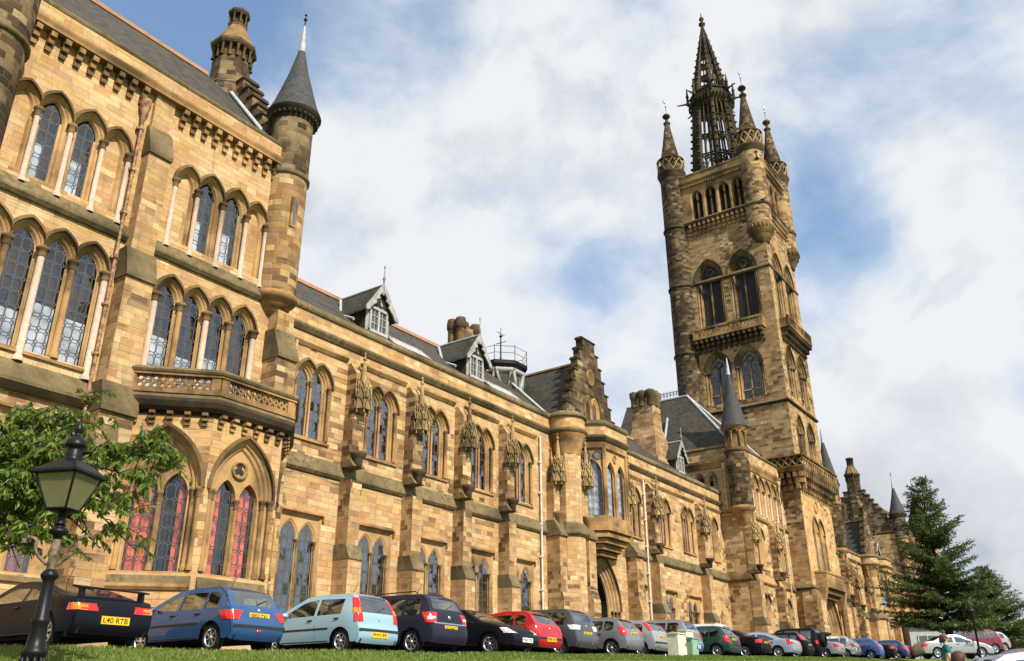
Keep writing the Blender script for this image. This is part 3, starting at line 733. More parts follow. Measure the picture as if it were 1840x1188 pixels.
def dormer(parent, F, u, d, zb, w=1.75, ridge_len=3.0):
    mb = MB(); hw = w/2; hgt = 1.35
    # cheeks
    box(mb, F, u-hw, u+hw, d-2.4, d-.08, zb-.4, zb+hgt)
    t = mb.build('dormer', 'slate', parent)
    r = MB(); ap = zb+hgt+1.42
    for s in (-1, 1):
        A = [F.P(u+s*(hw+.28), d+.32, zb+hgt-.30), F.P(u+s*(hw+.28), d-ridge_len*.55, zb+hgt-.30), F.P(u, d-ridge_len, ap), F.P(u, d+.32, ap)]
        B = [(x, y, z-.10) for x, y, z in A]
        r.poly(A); r.poly(B[::-1])
        for i in range(4): r.poly([A[i], A[(i+1) % 4], B[(i+1) % 4], B[i]])
    r.build('dormer_roof', 'slate', t)
    l = MB()
    tube(l, [F.P(u, d+.3, ap+.03), F.P(u, d-ridge_len, ap+.03)], .07, 6)
    for s in (-1, 1): tube(l, [F.P(u, d-ridge_len, ap+.02), F.P(u+s*(hw+.3), d-ridge_len*.55, zb+hgt-.26), F.P(u+s*(hw+.3), d-ridge_len*.2, zb+hgt-.75)], .09, 5)
    l.build('lead_flashing', 'lead', t)
    b = MB()   # barge boards with a trefoil cut, hung in front of the gable
    for s in (-1, 1):
        pts = [(u+s*(hw+.34), zb+hgt-.42), (u+s*(hw+.34), zb+hgt-.2), (u, ap+.14), (u, ap-.34), (u+s*.30, ap-.72), (u+s*.22, ap-.86), (u+s*.52, ap-1.0), (u+s*.46, ap-1.18), (u+s*(hw-.05), zb+hgt-.1), (u+s*(hw+.1), zb+hgt-.35)]
        slab(b, F, pts, d+.26, d+.34)
    lathe(b, FP2(F, u, d+.3), [(.06, ap-.6), (.05, ap+.3), (.1, ap+.36), (.03, ap+.6), (.02, ap+1.0), (.06, ap+1.05), (.0, ap+1.3)], 6)
    b.build('barge_board', 'grey_paint', t)
    g = MB(); slab(g, F, [(u-hw, zb), (u+hw, zb), (u+hw, zb+hgt), (u, ap-.2), (u-hw, zb+hgt)], d-.06, d-.02); gp = g.build('gable_panel', 'grey_paint', t)
    g = MB()
    for dx, dz, r_ in ((0, .42, .17), (-.17, .2, .15), (.17, .2, .15)): g.poly([F.P(u+dx+r_*cos(a*pi/6), d-.012, zb+hgt+dz+r_*1.1*sin(a*pi/6)) for a in range(12)])
    g.build('trefoil_opening', 'room', gp)
    w2 = .56; hz = hgt+.04
    f = MB(); box(f, F, u-w2-.1, u-w2, -.02+d, d+.09, zb, zb+hz); box(f, F, u+w2, u+w2+.1, d-.02, d+.09, zb, zb+hz); box(f, F, u-.06, u+.06, d-.02, d+.10, zb, zb+hz)
    box(f, F, u-w2-.1, u+w2+.1, d-.02, d+.12, zb-.06, zb+.1); box(f, F, u-w2-.1, u+w2+.1, d-.02, d+.11, zb+hz-.1, zb+hz+.04)
    for s in (-1, 1):
        box(f, F, u+s*w2*.52-.015, u+s*w2*.52+.015, d-.02, d+.05, zb+.1, zb+hz-.1)
        for zz in (.5, .92): box(f, F, min(u+s*.06, u+s*w2), max(u+s*.06, u+s*w2), d-.02, d+.05, zb+zz-.018, zb+zz+.018)
    wf = f.build('window_frame', 'white_paint', t)
    q = MB(); q.poly([F.P(u-w2, d+.0, zb), F.P(u+w2, d+.0, zb), F.P(u+w2, d+.0, zb+hz), F.P(u-w2, d+.0, zb+hz)]); q.build('pane', 'car_glass', wf)
    q = MB(); q.poly([F.P(u-w2, d-.012, zb), F.P(u+w2, d-.012, zb), F.P(u+w2, d-.012, zb+hz), F.P(u-w2, d-.012, zb+hz)]); q.build('dark_interior', 'room', wf)
    return t
def roof_plane(mb, F, pts, th=.12):
    A = [F.P(*p) for p in pts]; B = [(x, y, z-th) for x, y, z in A]; mb.poly(A); mb.poly(B[::-1])
    for i in range(len(A)): mb.poly([A[i], A[(i+1) % len(A)], B[(i+1) % len(A)], B[i]])
def upper_twin(parent, F, c, sill=10.95):
    return window(parent, F, [(c-.43, .36, sill, 13.5), (c+.43, .36, sill, 13.5)], 1.05)
def wing_windows(b, F, c, holes_lo, holes_up, zlo=3.2, narrow=False):
    if narrow:
        w, o = window(b, F, [(c, .30, 11.0, 13.6)], 1.15, hood=True); holes_up.append(o)
        w, o = window(b, F, [(c, .24, zlo+.3, 6.3)], 1.15, prof=[(.2, 0), (.14, -.1), (.06, -.12), (0, -.28)], hood=False); holes_lo.append(o); return
    w, o = upper_twin(b, F, c); holes_up.append(o)
    cols = MB()
    columns(w, F, [(c, -.17, .055, 10.96, 13.3)], 'redstone', 'trim')
    columns(w, F, [(c+s*1.0, -.03, .06, 10.96, 13.2) for s in (-1, 1)], 'trim', 'trim')
    pn = MB(); box(pn, F, c-.72, c+.72, -.12, -.06, 10.2, 10.9)
    for s in (-1, 1):
        # roundel in the panel under each light
        rows = [[F.P(c+s*.38+rr*cos(a*pi/6), dd, 10.55+rr*sin(a*pi/6)) for a in range(12)] for rr, dd in ((.22, -.06), (.20, -.02), (.15, -.02), (.10, -.055), (.001, -.0))]
        pn.grid(rows, True, None, True)
    w, o = rect_window(b, F, c, 1.16, zlo, 7.6, [(c-.50, .42, zlo+.02, 6.45), (c+.50, .42, zlo+.02, 6.45)], 1.0)
    holes_lo.append(o)
    columns(w, F, [(c, -.14, .05, zlo+.05, 6.15)], 'trim', 'trim'); columns(w, F, [(c+s*.97, -.12, .045, zlo+.05, 6.15) for s in (-1, 1)], 'trim', 'trim')
def wing_wall_section(b, F, u0, u1, zb, wins, narrow=(), mat='stone'):
    lo, upp = [], []
    for c in wins: wing_windows(b, F, c, lo, upp, zb+1.75)
    for c in narrow: wing_windows(b, F, c, lo, upp, zb+1.75, True)
    mb = MB(); wall(mb, F, u0, u1, zb-1.0, 9.36, lo); wall(mb, F, u0, u1, 10.12, 15.8, upp)
    mb.build('wall', mat, b)
def course(b, F, u0, u1):
    s = MB(); ext(s, F, u0, u1, STR); s.build('string_course', 'moss', b)
    c = MB(); ext(c, F, u0, u1, CORN); c.build('cornice', 'moss', b)
    p = MB(); ext(p, F, u0, u1, PAR); p.build('parapet', 'stone', b)
    k = MB(); ext(k, F, u0, u1, COP); k.build('coping', 'moss', b, 'moss')
def recess_moulds(b, F, pairs):
    m = MB()
    for a, c in pairs:
        m.piece(); ext(m, F, a, c, [(-.02, 15.12), (.05, 15.12), (.16, 15.28), (.16, 15.34), (-.02, 15.42)])
    if pairs: m.each('drip_mould', 'trim', b)
def oriel_bay(b, F, uc, zb, F0=None, sculpt=True):
    """gabled entrance bay: round angle turret, canted oriel over a pointed doorway, crow-stepped gable"""
    B = F.sh(.75)          # wall plane of the bay
    L, R = uc-5.0, uc+4.0
    # doorway
    door = [(uc, 1.42, zb, 5.45)]
    dprof = [(.75, 0), (.68, -.10), (.58, -.08), (.52, -.20), (.42, -.22), (.34, -.34), (.22, -.34), (.14, -.46), (.04, -.46), (0, -.56)]
    mb = MB(); sweep_lights(mb, B, door, 1.02, dprof, 9); dw = mb.build('doorway', 'reveal', b)
    ho = outline(door, 1.02, .75, 9)
    hm = MB(); sweep_lights(hm, B, door, 1.02, hood_prof(.75), 9, legs=False); hm.build('hood_mould', 'hood', dw)
    dm = MB(); a = arch(uc, 1.42, zb, 5.45, 1.02, 0, 9)
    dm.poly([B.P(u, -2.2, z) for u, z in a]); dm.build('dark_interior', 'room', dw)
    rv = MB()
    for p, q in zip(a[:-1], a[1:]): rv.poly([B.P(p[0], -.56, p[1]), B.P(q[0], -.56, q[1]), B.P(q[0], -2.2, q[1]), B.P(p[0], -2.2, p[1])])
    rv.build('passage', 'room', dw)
    for s in (-1, 1):
        lf = MB(); slab(lf, Fr(B.P(uc+s*1.38, -.7, 0), (-B.n.x*.94-B.u.x*s*.34, -B.n.y*.94-B.u.y*s*.34), (-s*B.u.x, -s*B.u.y)), [(0, zb), (1.25, zb), (1.25, zb+2.9), (.65, zb+3.1), (0, zb+3.1)], 0, .07); lf.build('door_leaf', 'wood_door', dw)
    columns(dw, B, [(uc+s*(1.42+k), dd, .07, zb+.5, 5.1) for s in (-1, 1) for k, dd in ((.26, -.30), (.46, -.16), (.64, -.03))], 'trim', 'trim')
    st = MB()
    for k in range(4): box(st, B, uc-2.2-.2*k, uc+2.2+.2*k, -1.2, .6+.34*k, zb-1.2, zb-.17*k-.02*k)
    st.build('entrance_steps', 'concrete', dw)
    mb = MB(); wall(mb, B, L+1.2, R, zb-1, 9.36, [ho]); wall(mb, B, L+1.2, R, 9.36, 16.0)
    # returns to the wing
    for u in (L+1.2, R): mb.poly([B.P(u, 0, zb-1), B.P(u, -.8, zb-1), B.P(u, -.8, 16), B.P(u, 0, 16)])
    mb.build('wall', 'stone', b)
    # oriel
    pl = [(uc-2.45, 0), (uc-1.5, 1.42), (uc+1.5, 1.42), (uc+2.45, 0)]
    og = MB()
    facets = []
    for i in range(3):
        p, q = pl[i], pl[i+1]; a = Vector(B.P(p[0], p[1], 0)); c = Vector(B.P(q[0], q[1], 0)); dv = (c-a)
        n = Vector((dv.y, -dv.x, 0)).normalized(); ctr = Vector(B.P(uc, -2, 0))
        if n.dot(a-ctr) < 0: n = -n
        facets.append((Fr(a, (dv.x, dv.y), (n.x, n.y)), dv.length))
    orl = MB()
    prism = [(u, d) for u, d in pl]
    holes = []
    for i, (Fc, ln) in enumerate(facets):
        nl = 1 if i != 1 else 2
        lw = .58 if i != 1 else .54
        sp = 0 if nl == 1 else 1.36
        cs = [ln/2+(k-(nl-1)/2)*sp for k in range(nl)]
        lights = [(x, lw, 10.95, 13.6) for x in cs]
        z1, z0 = 15.35, 10.95; hw = ln/2-.16
        wb = MB(); Fi = Fc.sh(-.16)
        wall(orl, Fc, 0, ln, 10.4, 15.9, [[(ln/2-hw, z0), (ln/2-hw, z1), (ln/2+hw, z1), (ln/2+hw, z0)]])
        for (a0, b0), (a1, b1) in (((ln/2-hw, z0), (ln/2-hw, z1)), ((ln/2-hw, z1), (ln/2+hw, z1)), ((ln/2+hw, z1), (ln/2+hw, z0)), ((ln/2+hw, z0), (ln/2-hw, z0))):
            wb.poly([Fc.P(a0, 0, b0), Fc.P(a1, 0, b1), Fc.P(a1, -.2, b1), Fc.P(a0, -.2, b0)])
        ol = outline(lights, 1.0, .06, 6)
        if nl > 1:
            ol2 = []
            for lt in lights: ol2.append(outline([lt], 1.0, .05, 6))
        else: ol2 = [outline(lights, 1.0, .05, 6)]
        wall(wb, Fi, ln/2-hw, ln/2+hw, z0, z1, ol2)
        for lt in lights: sweep_lights(wb, Fi, [lt], 1.0, [(.05, 0), (0, -.12)], 6); sweep_lights(wb, Fi, [lt], 1.0, [(.02, 0), (.02, .07), (.09, .07), (.11, 0)], 6)
        # tracery circles above the lights
        tw = wb.build('window', 'reveal', b)
        tr = MB(); eye = MB()
        cc = [ln/2+(k-(nl)/2)*sp+sp/2*0 for k in range(nl+1)] if nl > 1 else [ln/2-.36, ln/2+.36]
        for x in cc:
            if x-.2 < ln/2-hw or x+.2 > ln/2+hw: continue
            tr.piece(); eye.piece(); rows = [[Fi.P(x+rr*cos(a*pi/8), dd, 14.88+rr*sin(a*pi/8)) for a in range(16)] for rr, dd in ((.30, .0), (.29, .07), (.24, .07), (.22, .0))]
            tr.grid(rows, True, None, True); eye.poly([Fi.P(x+.22*cos(a*pi/8), .006, 14.88+.22*sin(a*pi/8)) for a in range(16)])
        tr.each('tracery', 'trim', tw); eye.each('tracery_glass', 'glass', tw)
        glass_lights(Fi, lights, 1.0, -.12, tw, 'glass_clear', .35, [(0.0, 1.35, 0.02, .98)]*nl if i == 0 else [(0.0, 1.0, .05, .95)]*nl, 'blind')
    orl.build('oriel', 'trim', b)
    kb = MB()
    for k, (o, za, zz) in enumerate(((.0, 10.0, 10.4), (-.16, 9.62, 10.0), (-.42, 9.3, 9.62), (-.72, 8.95, 9.3), (-1.0, 8.6, 8.95))):
        f = 1+o/1.42
        prismz(kb, B, [(uc-2.45*(.45+.55*f)-.08, -.05), (uc-1.5*(.55+.45*f)-.05, 1.42*f+.12), (uc+1.5*(.55+.45*f)+.05, 1.42*f+.12), (uc+2.45*(.45+.55*f)+.08, -.05)], za, zz-.06)
        prismz(kb, B, [(uc-2.45*(.45+.55*f), -.05), (uc-1.5*(.55+.45*f), 1.42*f), (uc+1.5*(.55+.45*f), 1.42*f), (uc+2.45*(.45+.55*f), -.05)], zz-.06, zz)
    kb.build('oriel_corbel', 'trim', b, 'moss')
    path = [(L+1.2, 0), (uc-2.45, 0), (uc-1.5, 1.42), (uc+1.5, 1.42), (uc+2.45, 0), (R, 0)]
    for prof, nm, mt, tp in ((CORN, 'cornice', 'moss', None), (PAR, 'parapet', 'stone', None), (COP, 'coping', 'moss', 'moss')):
        k = MB(); plansweep(k, B, path, prof); k.build(nm, mt, b, tp)
    # angle turret at the left, and the small shoulders
    cu = L+1.35; c = FP2(B, cu, -.15)
    tb = MB(); octa(tb, c, [(1.0, zb-1), (1.0, 9.4), (.86, 10.1), (.86, 14.8)])
    at = tb.build('angle_turret', 'stone', b)
    tt = MB(); lathe(tt, c, [(.84, 14.5), (.9, 14.75), (.94, 14.9), (1.0, 15.1), (1.02, 15.35), (1.18, 15.6), (1.26, 15.8)], 24)
    th = tt.build('turret_head', 'trim', at)
    tt = MB(); lathe(tt, c, [(1.2, 15.8), (1.38, 15.95), (1.38, 16.06), (1.18, 16.18)], 24); tt.build('cornice', 'moss', th)
    tt = MB(); lathe(tt, c, [(1.2, 16.15), (1.2, 16.86)], 24); tt.build('parapet', 'stone', th)
    tt = MB(); lathe(tt, c, [(1.2, 16.84), (1.34, 16.88), (1.34, 17.0), (1.05, 17.28), (.2, 17.3)], 24); tt.build('coping', 'moss', th)
    ws = MB(); octa(ws, c, [(1.0, 9.3), (1.18, 9.5), (1.18, 9.62), (.88, 10.2)]); ws.build('weathering', 'moss', at)
    for du, dd in ((-1.25, .25), (.95, .95)):
        x = cu+du
        m = MB(); ext(m, B, x-.42, x+.42, [(-1.0, zb-1), (dd+.15, zb-1), (dd+.15, 5.6), (dd-.05, 6.3), (dd-.05, 9.36), (-1.0, 9.36)]); ext(m, B, x-.34, x+.34, [(-1.0, 9.9), (dd-.45, 9.9), (dd-.45, 12.6), (-1.0, 12.6)]); bt = m.build('buttress', 'stone_pier', b, 'moss')
        q = MB(); ext(q, B, x-.5, x+.5, [(-1.0, 9.3), (dd+.08, 9.3), (dd+.08, 9.5), (dd-.4, 10.25), (-1.0, 10.25)]); q.build('weathering', 'moss', bt)
        br = MB(); lathe(br, FP2(B, x, dd-.3), [(.08, 10.0), (.24, 10.4), (.42, 10.62), (.42, 10.74), (.1, 10.76)], 10); br.build('statue_bracket', 'trim', bt)
        statue_canopy(bt, B, x, dd-.3, 12.5, 1.0)
    x = R-.3
    m = MB(); ext(m, B, x-.45, x+.45, [(-1.0, zb-1), (1.0, zb-1), (1.0, 5.6), (.8, 6.3), (.8, 9.1), (-1.0, 9.1)]); ext(m, B, x-.36, x+.36, [(-1.0, 9.8), (.2, 9.8), (.2, 12.6), (-1.0, 12.6)]); bt = m.build('buttress', 'stone_pier', b, 'moss')
    q = MB(); ext(q, B, x-.55, x+.55, [(-1.0, 9.05), (.95, 9.05), (.95, 9.25), (.2, 10.2), (-1.0, 10.2)]); q.build('weathering', 'moss', bt)
    statue_canopy(bt, B, x, .3, 12.5, 1.0)
    # gable
    gF = F.sh(.35); g = MB(); stepped_gable(g, gF, uc+.1, 3.6, 16.8, 23.9, -.55, 0, 8, .42); gb = g.build('crow_step_gable', 'stone_sooty', b)
    q = MB(); steps_caps(q, gF, uc+.1, 3.6, 16.8, 23.9, -.55, 0, 8, .42); q.each('step_coping', 'trim_dark', gb)
    hl = [(uc+.1-.42, .28, 17.3, 18.75), (uc+.1+.42, .28, 17.3, 18.75)]
    bm = MB(); sweep_lights(bm, gF, hl, 1.1, [(.34, .02), (.30, .09), (.2, .10), (.14, .03), (.06, .05), (0, .012)], 6); wn = bm.build('blind_window', 'trim', gb)
    q = MB()
    for (cc_, w, zs, zsp) in hl: q.poly([gF.P(u, .012, z) for u, z in arch(cc_, w, zs, zsp, 1.1, 0)])
    q.build('niche_panel', 'trim_dark', wn)
    rr = MB(); rows = [[gF.P(uc+.1+r_*cos(a*pi/10), dd, 21.0+r_*1.25*sin(a*pi/10)) for a in range(20)] for r_, dd in ((.52, .01), (.5, .1), (.40, .1), (.34, .02), (.001, .02))]
    rr.grid(rows, True, None, True); rr.build('oval_niche', 'trim', gb)
    # cross roof behind the gable
    r = MB(); uc2 = uc+.1
    for s in (-1, 1): roof_plane(r, F, [(uc2+s*3.5, -.1, 17.0), (uc2+s*3.5, -8.5, 17.0), (uc2, -8.5, 22.3), (uc2, -.1, 22.3)])
    cr = r.build('cross_roof', 'slate', b)
    rt_ = MB(); ext(rt_, F, uc2-.12, uc2+.12, [(-8.5, 22.28), (-.1, 22.28), (-.1, 22.42), (-8.5, 22.42)]); rt_.build('ridge_tiles', 'redstone', cr)

# ------------------------------------------------------------ the long wing
def build_wing():
    F = Fr((0, 29), (1, 0), (0, -1))
    b = thing('college_wing', 'long two storey sandstone wing with carved statue canopies between its twin arched windows', 'building', (49, 29, 2))
    zb = 1.5
    wing_wall_section(b, F, 22.8, 45.6, 1.5, [25.25, 29.78, 33.78, 37.9, 41.9])
    wing_wall_section(b, F, 53.6, 74.5, 2.5, [56.0, 60.9, 65.2], [70.6])
    course(b, F, 22.8, 45.2); course(b, F, 53.6, 74.0)
    recess_moulds(b, F, [(22.9, 27.2), (28.1, 31.4), (32.3, 35.4), (36.3, 39.5), (40.4, 43.4), (54.6, 57.9), (59.0, 66.6), (67.8, 72.2)])
    for u in (27.65, 31.85, 35.85, 39.92): niche_buttress(b, F, u)
    for u in (58.45, 67.2): niche_buttress(b, F, u, zb=2.2)
    drainpipe(b, F, 23.95, .12, 1.2, 15.2, 'pipe_cream', False); drainpipe(b, F, 43.75, .14, 1.5, 15.4, 'pipe_white', False); drainpipe(b, F, 58.0-.35+1.0, .14, 2, 15.2, 'pipe_white', False) if False else drainpipe(b, F, 57.55, .14, 2, 15.3, 'pipe_white', False)
    drainpipe(b, F, 72.9, .14, 2.4, 15.4, 'pipe_cream', False)
    oriel_bay(b, F, 49.8, 1.95)
    # main roof
    r = MB(); roof_plane(r, F, [(22.8, -.4, 17.15), (72.5, -.4, 17.15), (72.5, -5.2, 21.35), (22.8, -5.2, 21.35)]); roof_plane(r, F, [(22.8, -5.2, 21.35), (72.5, -5.2, 21.35), (72.5, -10, 17.15), (22.8, -10, 17.15)])
    rf = r.build('roof', 'slate', b)
    q = MB(); ext(q, F, 22.8, 46, [(-5.35, 21.3), (-5.05, 21.3), (-5.05, 21.5), (-5.35, 21.5)]); ext(q, F, 54, 72.5, [(-5.35, 21.3), (-5.05, 21.3), (-5.05, 21.5), (-5.35, 21.5)]); q.build('ridge_tiles', 'redstone', rf)
    for u in (30.35, 38.9): dormer(b, F, u, -1.25, 18.05)
    dormer(b, F, 69.2, -2.0, 18.5, 1.6)
    for u in (33.2, 42.0):
        s = MB(); Fs = F
        for k in range(2):
            z = 17.75+k*.02
        A = [F.P(u-1.5, -1.0, 17.78), F.P(u+1.5, -1.0, 17.78), F.P(u+1.5, -1.95, 18.62), F.P(u-1.5, -1.95, 18.62)]
        tube(s, A+[A[0]], .06, 4)
        for k in range(1, 5):
            t_ = k/5; tube(s, [tuple(Vector(A[0]).lerp(Vector(A[1]), t_)), tuple(Vector(A[3]).lerp(Vector(A[2]), t_))], .03, 4)
        o = s.build('skylight', 'white_paint', b)
        g = MB(); g.poly(A); g.build('pane', 'lead', o)
    # twin-flue chimney
    c = MB(); box(c, F, 41.6, 43.4, -5.6, -4.6, 19.5, 23.5); ch = c.build('chimney', 'stone_turret', b)
    for u, dd in ((41.7, -5.45), (41.7, -4.75), (43.3, -5.45), (43.3, -4.75), (42.5, -5.1)):
        k = MB(); lathe(k, FP2(F, u, dd), [(.40, 20.8), (.40, 21.4), (.32, 21.5), (.32, 23.2), (.36, 23.25)], 10); fl = k.build('flue', 'stone_turret', ch)
        k = MB(); lathe(k, FP2(F, u, dd), [(.33, 23.2), (.40, 23.3), (.42, 23.5), (.38, 23.8), (.34, 24.0), (.05, 24.0)], 10); k.build('flue_cap', 'trim_dark', ch)
    # ventilator with a railed walkway where the roofs meet
    v = MB(); cc = FP2(F, 46.9, -5.2); octa(v, cc, [(1.55, 19.65), (1.55, 21.65)]); vt = v.build('roof_ventilator', 'slate', b)
    k = MB()
    for i in range(8):
        a = pi/8+i*pi/4; a2 = a+pi/4; p = (cc[0]+1.58*cos(a), cc[1]+1.58*sin(a)); p2 = (cc[0]+1.58*cos(a2), cc[1]+1.58*sin(a2))
        m = ((p[0]+p2[0])/2, (p[1]+p2[1])/2); tube(k, [(p[0], p[1], 21.55), (m[0], m[1], 19.45), (p2[0], p2[1], 21.55)], .20, 4); tube(k, [(p[0], p[1], 21.45), (p2[0], p2[1], 21.45)], .26, 4)
    k.build('white_struts', 'white_paint', vt)
    k = MB(); octa(k, cc, [(1.6, 21.60), (1.95, 21.80), (1.95, 22.05), (1.7, 22.15)])
    for i in range(8):
        a = pi/8+i*pi/4; p = (cc[0]+1.9*cos(a), cc[1]+1.9*sin(a)); tube(k, [(p[0], p[1], 21.95), (p[0], p[1], 23.15)], .025, 5)
        a2 = a+pi/4; p2 = (cc[0]+1.9*cos(a2), cc[1]+1.9*sin(a2))
        for z in (22.60, 23.10): tube(k, [(p[0], p[1], z), (p2[0], p2[1], z)], .02, 4)
    k.build('walkway_railing', 'iron', vt)
    k = MB(); lathe(k, cc, [(.3, 22.05), (.22, 22.55), (.06, 22.85), (.04, 24.45), (.12, 24.50), (.12, 24.60), (.02, 24.65), (.02, 25.25)], 8); tube(k, [(cc[0]-.45, cc[1], 24.75), (cc[0]+.45, cc[1], 24.75)], .03, 4); tube(k, [(cc[0], cc[1]-.45, 24.05), (cc[0], cc[1]+.45, 24.05)], .03, 4); k.build('weather_vane', 'iron', vt)
    l = MB()
    tube(l, [F.P(46.2, -.6, 17.35), F.P(46.4, -4.6, 21.2)], .1, 5); l.build('valley_flashing', 'lead', rf)
    # big stack near the tower block
    c = MB(); cu, cd = 67.7, -4.2
    for pr, z0, z1, mt in (((1.35, 1.5), 17, 19.6, 0), ((1.2, 1.3), 19.6, 21.4, 0)):
        prismz(c, F, [(cu-pr[0], cd-pr[1]), (cu+pr[0], cd-pr[1]), (cu+pr[0], cd+pr[1]), (cu-pr[0], cd+pr[1])], z0, z1)
    rows = []
    for z, a, d in ((21.4, 1.2, 1.3), (22.4, .82, 1.05), (25.2, .74, 1.0)): rows.append([F.P(cu+x*a, cd+y*d, z) for x, y in ((-1, -1), (1, -1), (1, 1), (-1, 1))])
    for A, B in zip(rows[:-1], rows[1:]):
        for i in range(4): c.poly([A[i], A[(i+1) % 4], B[(i+1) % 4], B[i]])
    ch = c.build('chimney', 'stone_tower', b)
    k = MB()
    for (x, y) in ((-.6, -.8), (.6, -.8), (.6, .8), (-.6, .8), (-.65, 0), (.65, 0), (0, .85), (0, -.85)): lathe(k, FP2(F, cu+x, cd+y), [(.34, 24.4), (.34, 25.1), (.42, 25.25), (.46, 25.6), (.42, 25.8), (.2, 25.9)], 8)
    k.build('chimney_cap', 'moss', ch)
    k = MB(); finial(k, FP2(F, 61.5, -5.1), 21.3, 2.6, .06); k.build('roof_finial', 'iron', b)
    return b
# ------------------------------------------------------------ the tall turreted block
def pavilion(name, label, F, far=False, zb=1.2):
    b = thing(name, label, 'building', F.P(16, -4, zb))
    mat = 'stone'
    lo, s2, s3 = [], [], []
    P2 = [(.28, 0), (.25, -.08), (.21, -.05), (.17, -.09), (.14, -.16), (.10, -.14), (.06, -.19), (.03, -.26), (0, -.30)]
    for c0 in (12.1, 18.78):
        lights = [(c0+(k-1.5)*1.15, .425, 10.75, 14.35) for k in range(4)]
        ins = [(0, (.55, .42, .5, .36)[k], 0, 1) if not far else (0, 0, 0, 0) for k in range(4)] if c0 > 15 else [(0, .3, 0, 1), (0, .34, 0, 1), (0, .47, 0, 1), (0, .42, 0, 1)]
        w, o = window(b, F, lights, 1.0, P2, gmat='glass' if far else 'glass_clear', inside=None if far else ins, bmat='blind', name='window'); s2.append(o)
        columns(w, F, [(c0+s*2.32, .02, .12, 10.3, 14.1) for s in (-1, 0, 1)], 'granite', 'trim')
        columns(w, F, [(c0+s*1.15, -.08, .11, 10.76, 14.1) for s in (-1, 1)], 'trim', 'trim')
        lights3 = [(c0-1.74, .34, 16.9, 19.55), (c0-.66, .42, 16.9, 19.55), (c0+.66, .42, 16.9, 19.55), (c0+1.74, .34, 16.9, 19.55)]
        P3 = [(.26, 0), (.22, -.06), (.16, -.10), (.12, -.16), (.06, -.2), (0, -.32)]
        a = MB(); sweep_lights(a, F, lights3, 1.05, P3, 7); wn = a.build('arcade', 'reveal', b)
        hb = MB(); sweep_lights(hb, F, lights3, 1.05, hood_prof(.26), 7, legs=False); hb.build('hood_mould', 'hood', wn)
        s3.append(outline(lights3, 1.05, .26, 7))
        pl = MB()
        for lt in (lights3[0], lights3[3]): pl.piece(); pl.poly([F.P(u, -.32, z) for u, z in arch(*lt, 1.05, 0)])
        pl.each('blind_panel', 'stone', wn)
        pl = MB(); pl.poly([F.P(c0-2.36, 0, 16.9), F.P(c0+2.36, 0, 16.9), F.P(c0+2.36, -.32, 16.93), F.P(c0-2.36, -.32, 16.93)]); pl.build('sill', 'trim', wn)
        for k in (1, 2):
            wl = MB(); cc, w_, zs, zsp = lights3[k]
            box(wl, F, cc-w_, cc-w_+.09, -.32, -.26, zs, zsp); box(wl, F, cc+w_-.09, cc+w_, -.32, -.26, zs, zsp); box(wl, F, cc-w_, cc+w_, -.32, -.24, zs, zs+.12)
            wo = wl.build('window', 'reveal', b); glass_lights(F, [(cc, w_-.05, zs+.1, zsp)], 1.05, -.30, wo, 'glass_clear', .4, [(0, .5, .1, .5 if k == 1 else .7)], 'blind')
        columns(wn, F, [(c0+x, .03, .095, 16.5, 19.2) for x in (-2.3, -1.24, 0, 1.24, 2.3)], 'granite', 'trim')
    # ground floor: square-headed window in the left bay
    lg = [(12.1+(k-1.5)*1.0, .36, zb+2.6, 7.2) for k in range(4)]
    w, o = rect_window(b, F, 12.1, 2.35, zb+2.55, 8.75, lg, 1.0, inside=[(0, .95, 0, 1)]*2+[(0, .95, .35, 1), (0, .95, 0, .8)], bmat='curtain_red'); lo.append(o)
    mb = MB(); U0, U1 = -3.0, 22.6
    wall(mb, F, U0, 15.6, zb-1, 9.36, lo); wall(mb, F, U0, U1, 10.12, 16.0, s2); wall(mb, F, U0, U1, 16.5, 22.8, s3)
    mb.poly([F.P(U1, 0, zb-1), F.P(U1, -11, zb-1), F.P(U1, -11, 23.4), F.P(U1, 0, 23.4)])
    mb.poly([F.P(U0, -11, zb-1), F.P(U0, -11, 24), F.P(U1, -11, 24), F.P(U1, -11, zb-1)])
    wall(mb, F, 21.3, U1, zb-1, 9.36)
    mb.build('wall', mat, b)
    s = MB(); s.piece(); ext(s, F, U0, 15.6, [(-.05, 9.3), (.2, 9.3), (.42, 9.5), (.42, 9.62), (.05, 10.3), (-.05, 10.3)]); s.piece(); ext(s, F, 15.6, U1, [(-.05, 9.3), (.2, 9.3), (.3, 9.5), (.3, 9.62), (.05, 10.3), (-.05, 10.3)]); s.each('string_course', 'moss', b)
    s = MB(); ext(s, F, U0, U1, [(-.05, 15.95), (.12, 15.95), (.22, 16.08), (.22, 16.18), (.04, 16.6), (-.05, 16.6)]); s.build('string_course', 'moss', b)
    k = MB(); ext(k, F, U0, U1, [(-.3, 22.73), (.40, 22.73), (.40, 22.83), (.46, 22.98), (.46, 23.08), (-.3, 23.08)]); co = k.build('cornice', 'trim', b)
    k = MB()
    for (a, c_, n) in ((9.8, 14.7, 9), (16.0, 21.4, 10), (U0, 7.8, 14))[:2 if not far else 3]: corbels(k, F, a, c_, n, 22.73, .36, .80, .22)
    k.each('corbel', 'trim', co)
    k = MB(); ext(k, F, U0, U1, [(-.3, 23.08), (.35, 23.08), (.35, 23.68), (-.3, 23.68)]); k.build('parapet', 'stone', b)
    k = MB(); ext(k, F, U0, U1, [(-.4, 23.68), (.38, 23.68), (.42, 23.78), (.26, 23.95), (-.4, 24.08)]); k.build('coping', 'moss', b)
    # central pier
    p = MB(); ext(p, F, 14.72, 15.98, [(-.05, zb-1), (.85, zb-1), (.85, 9.3), (-.05, 9.3)])
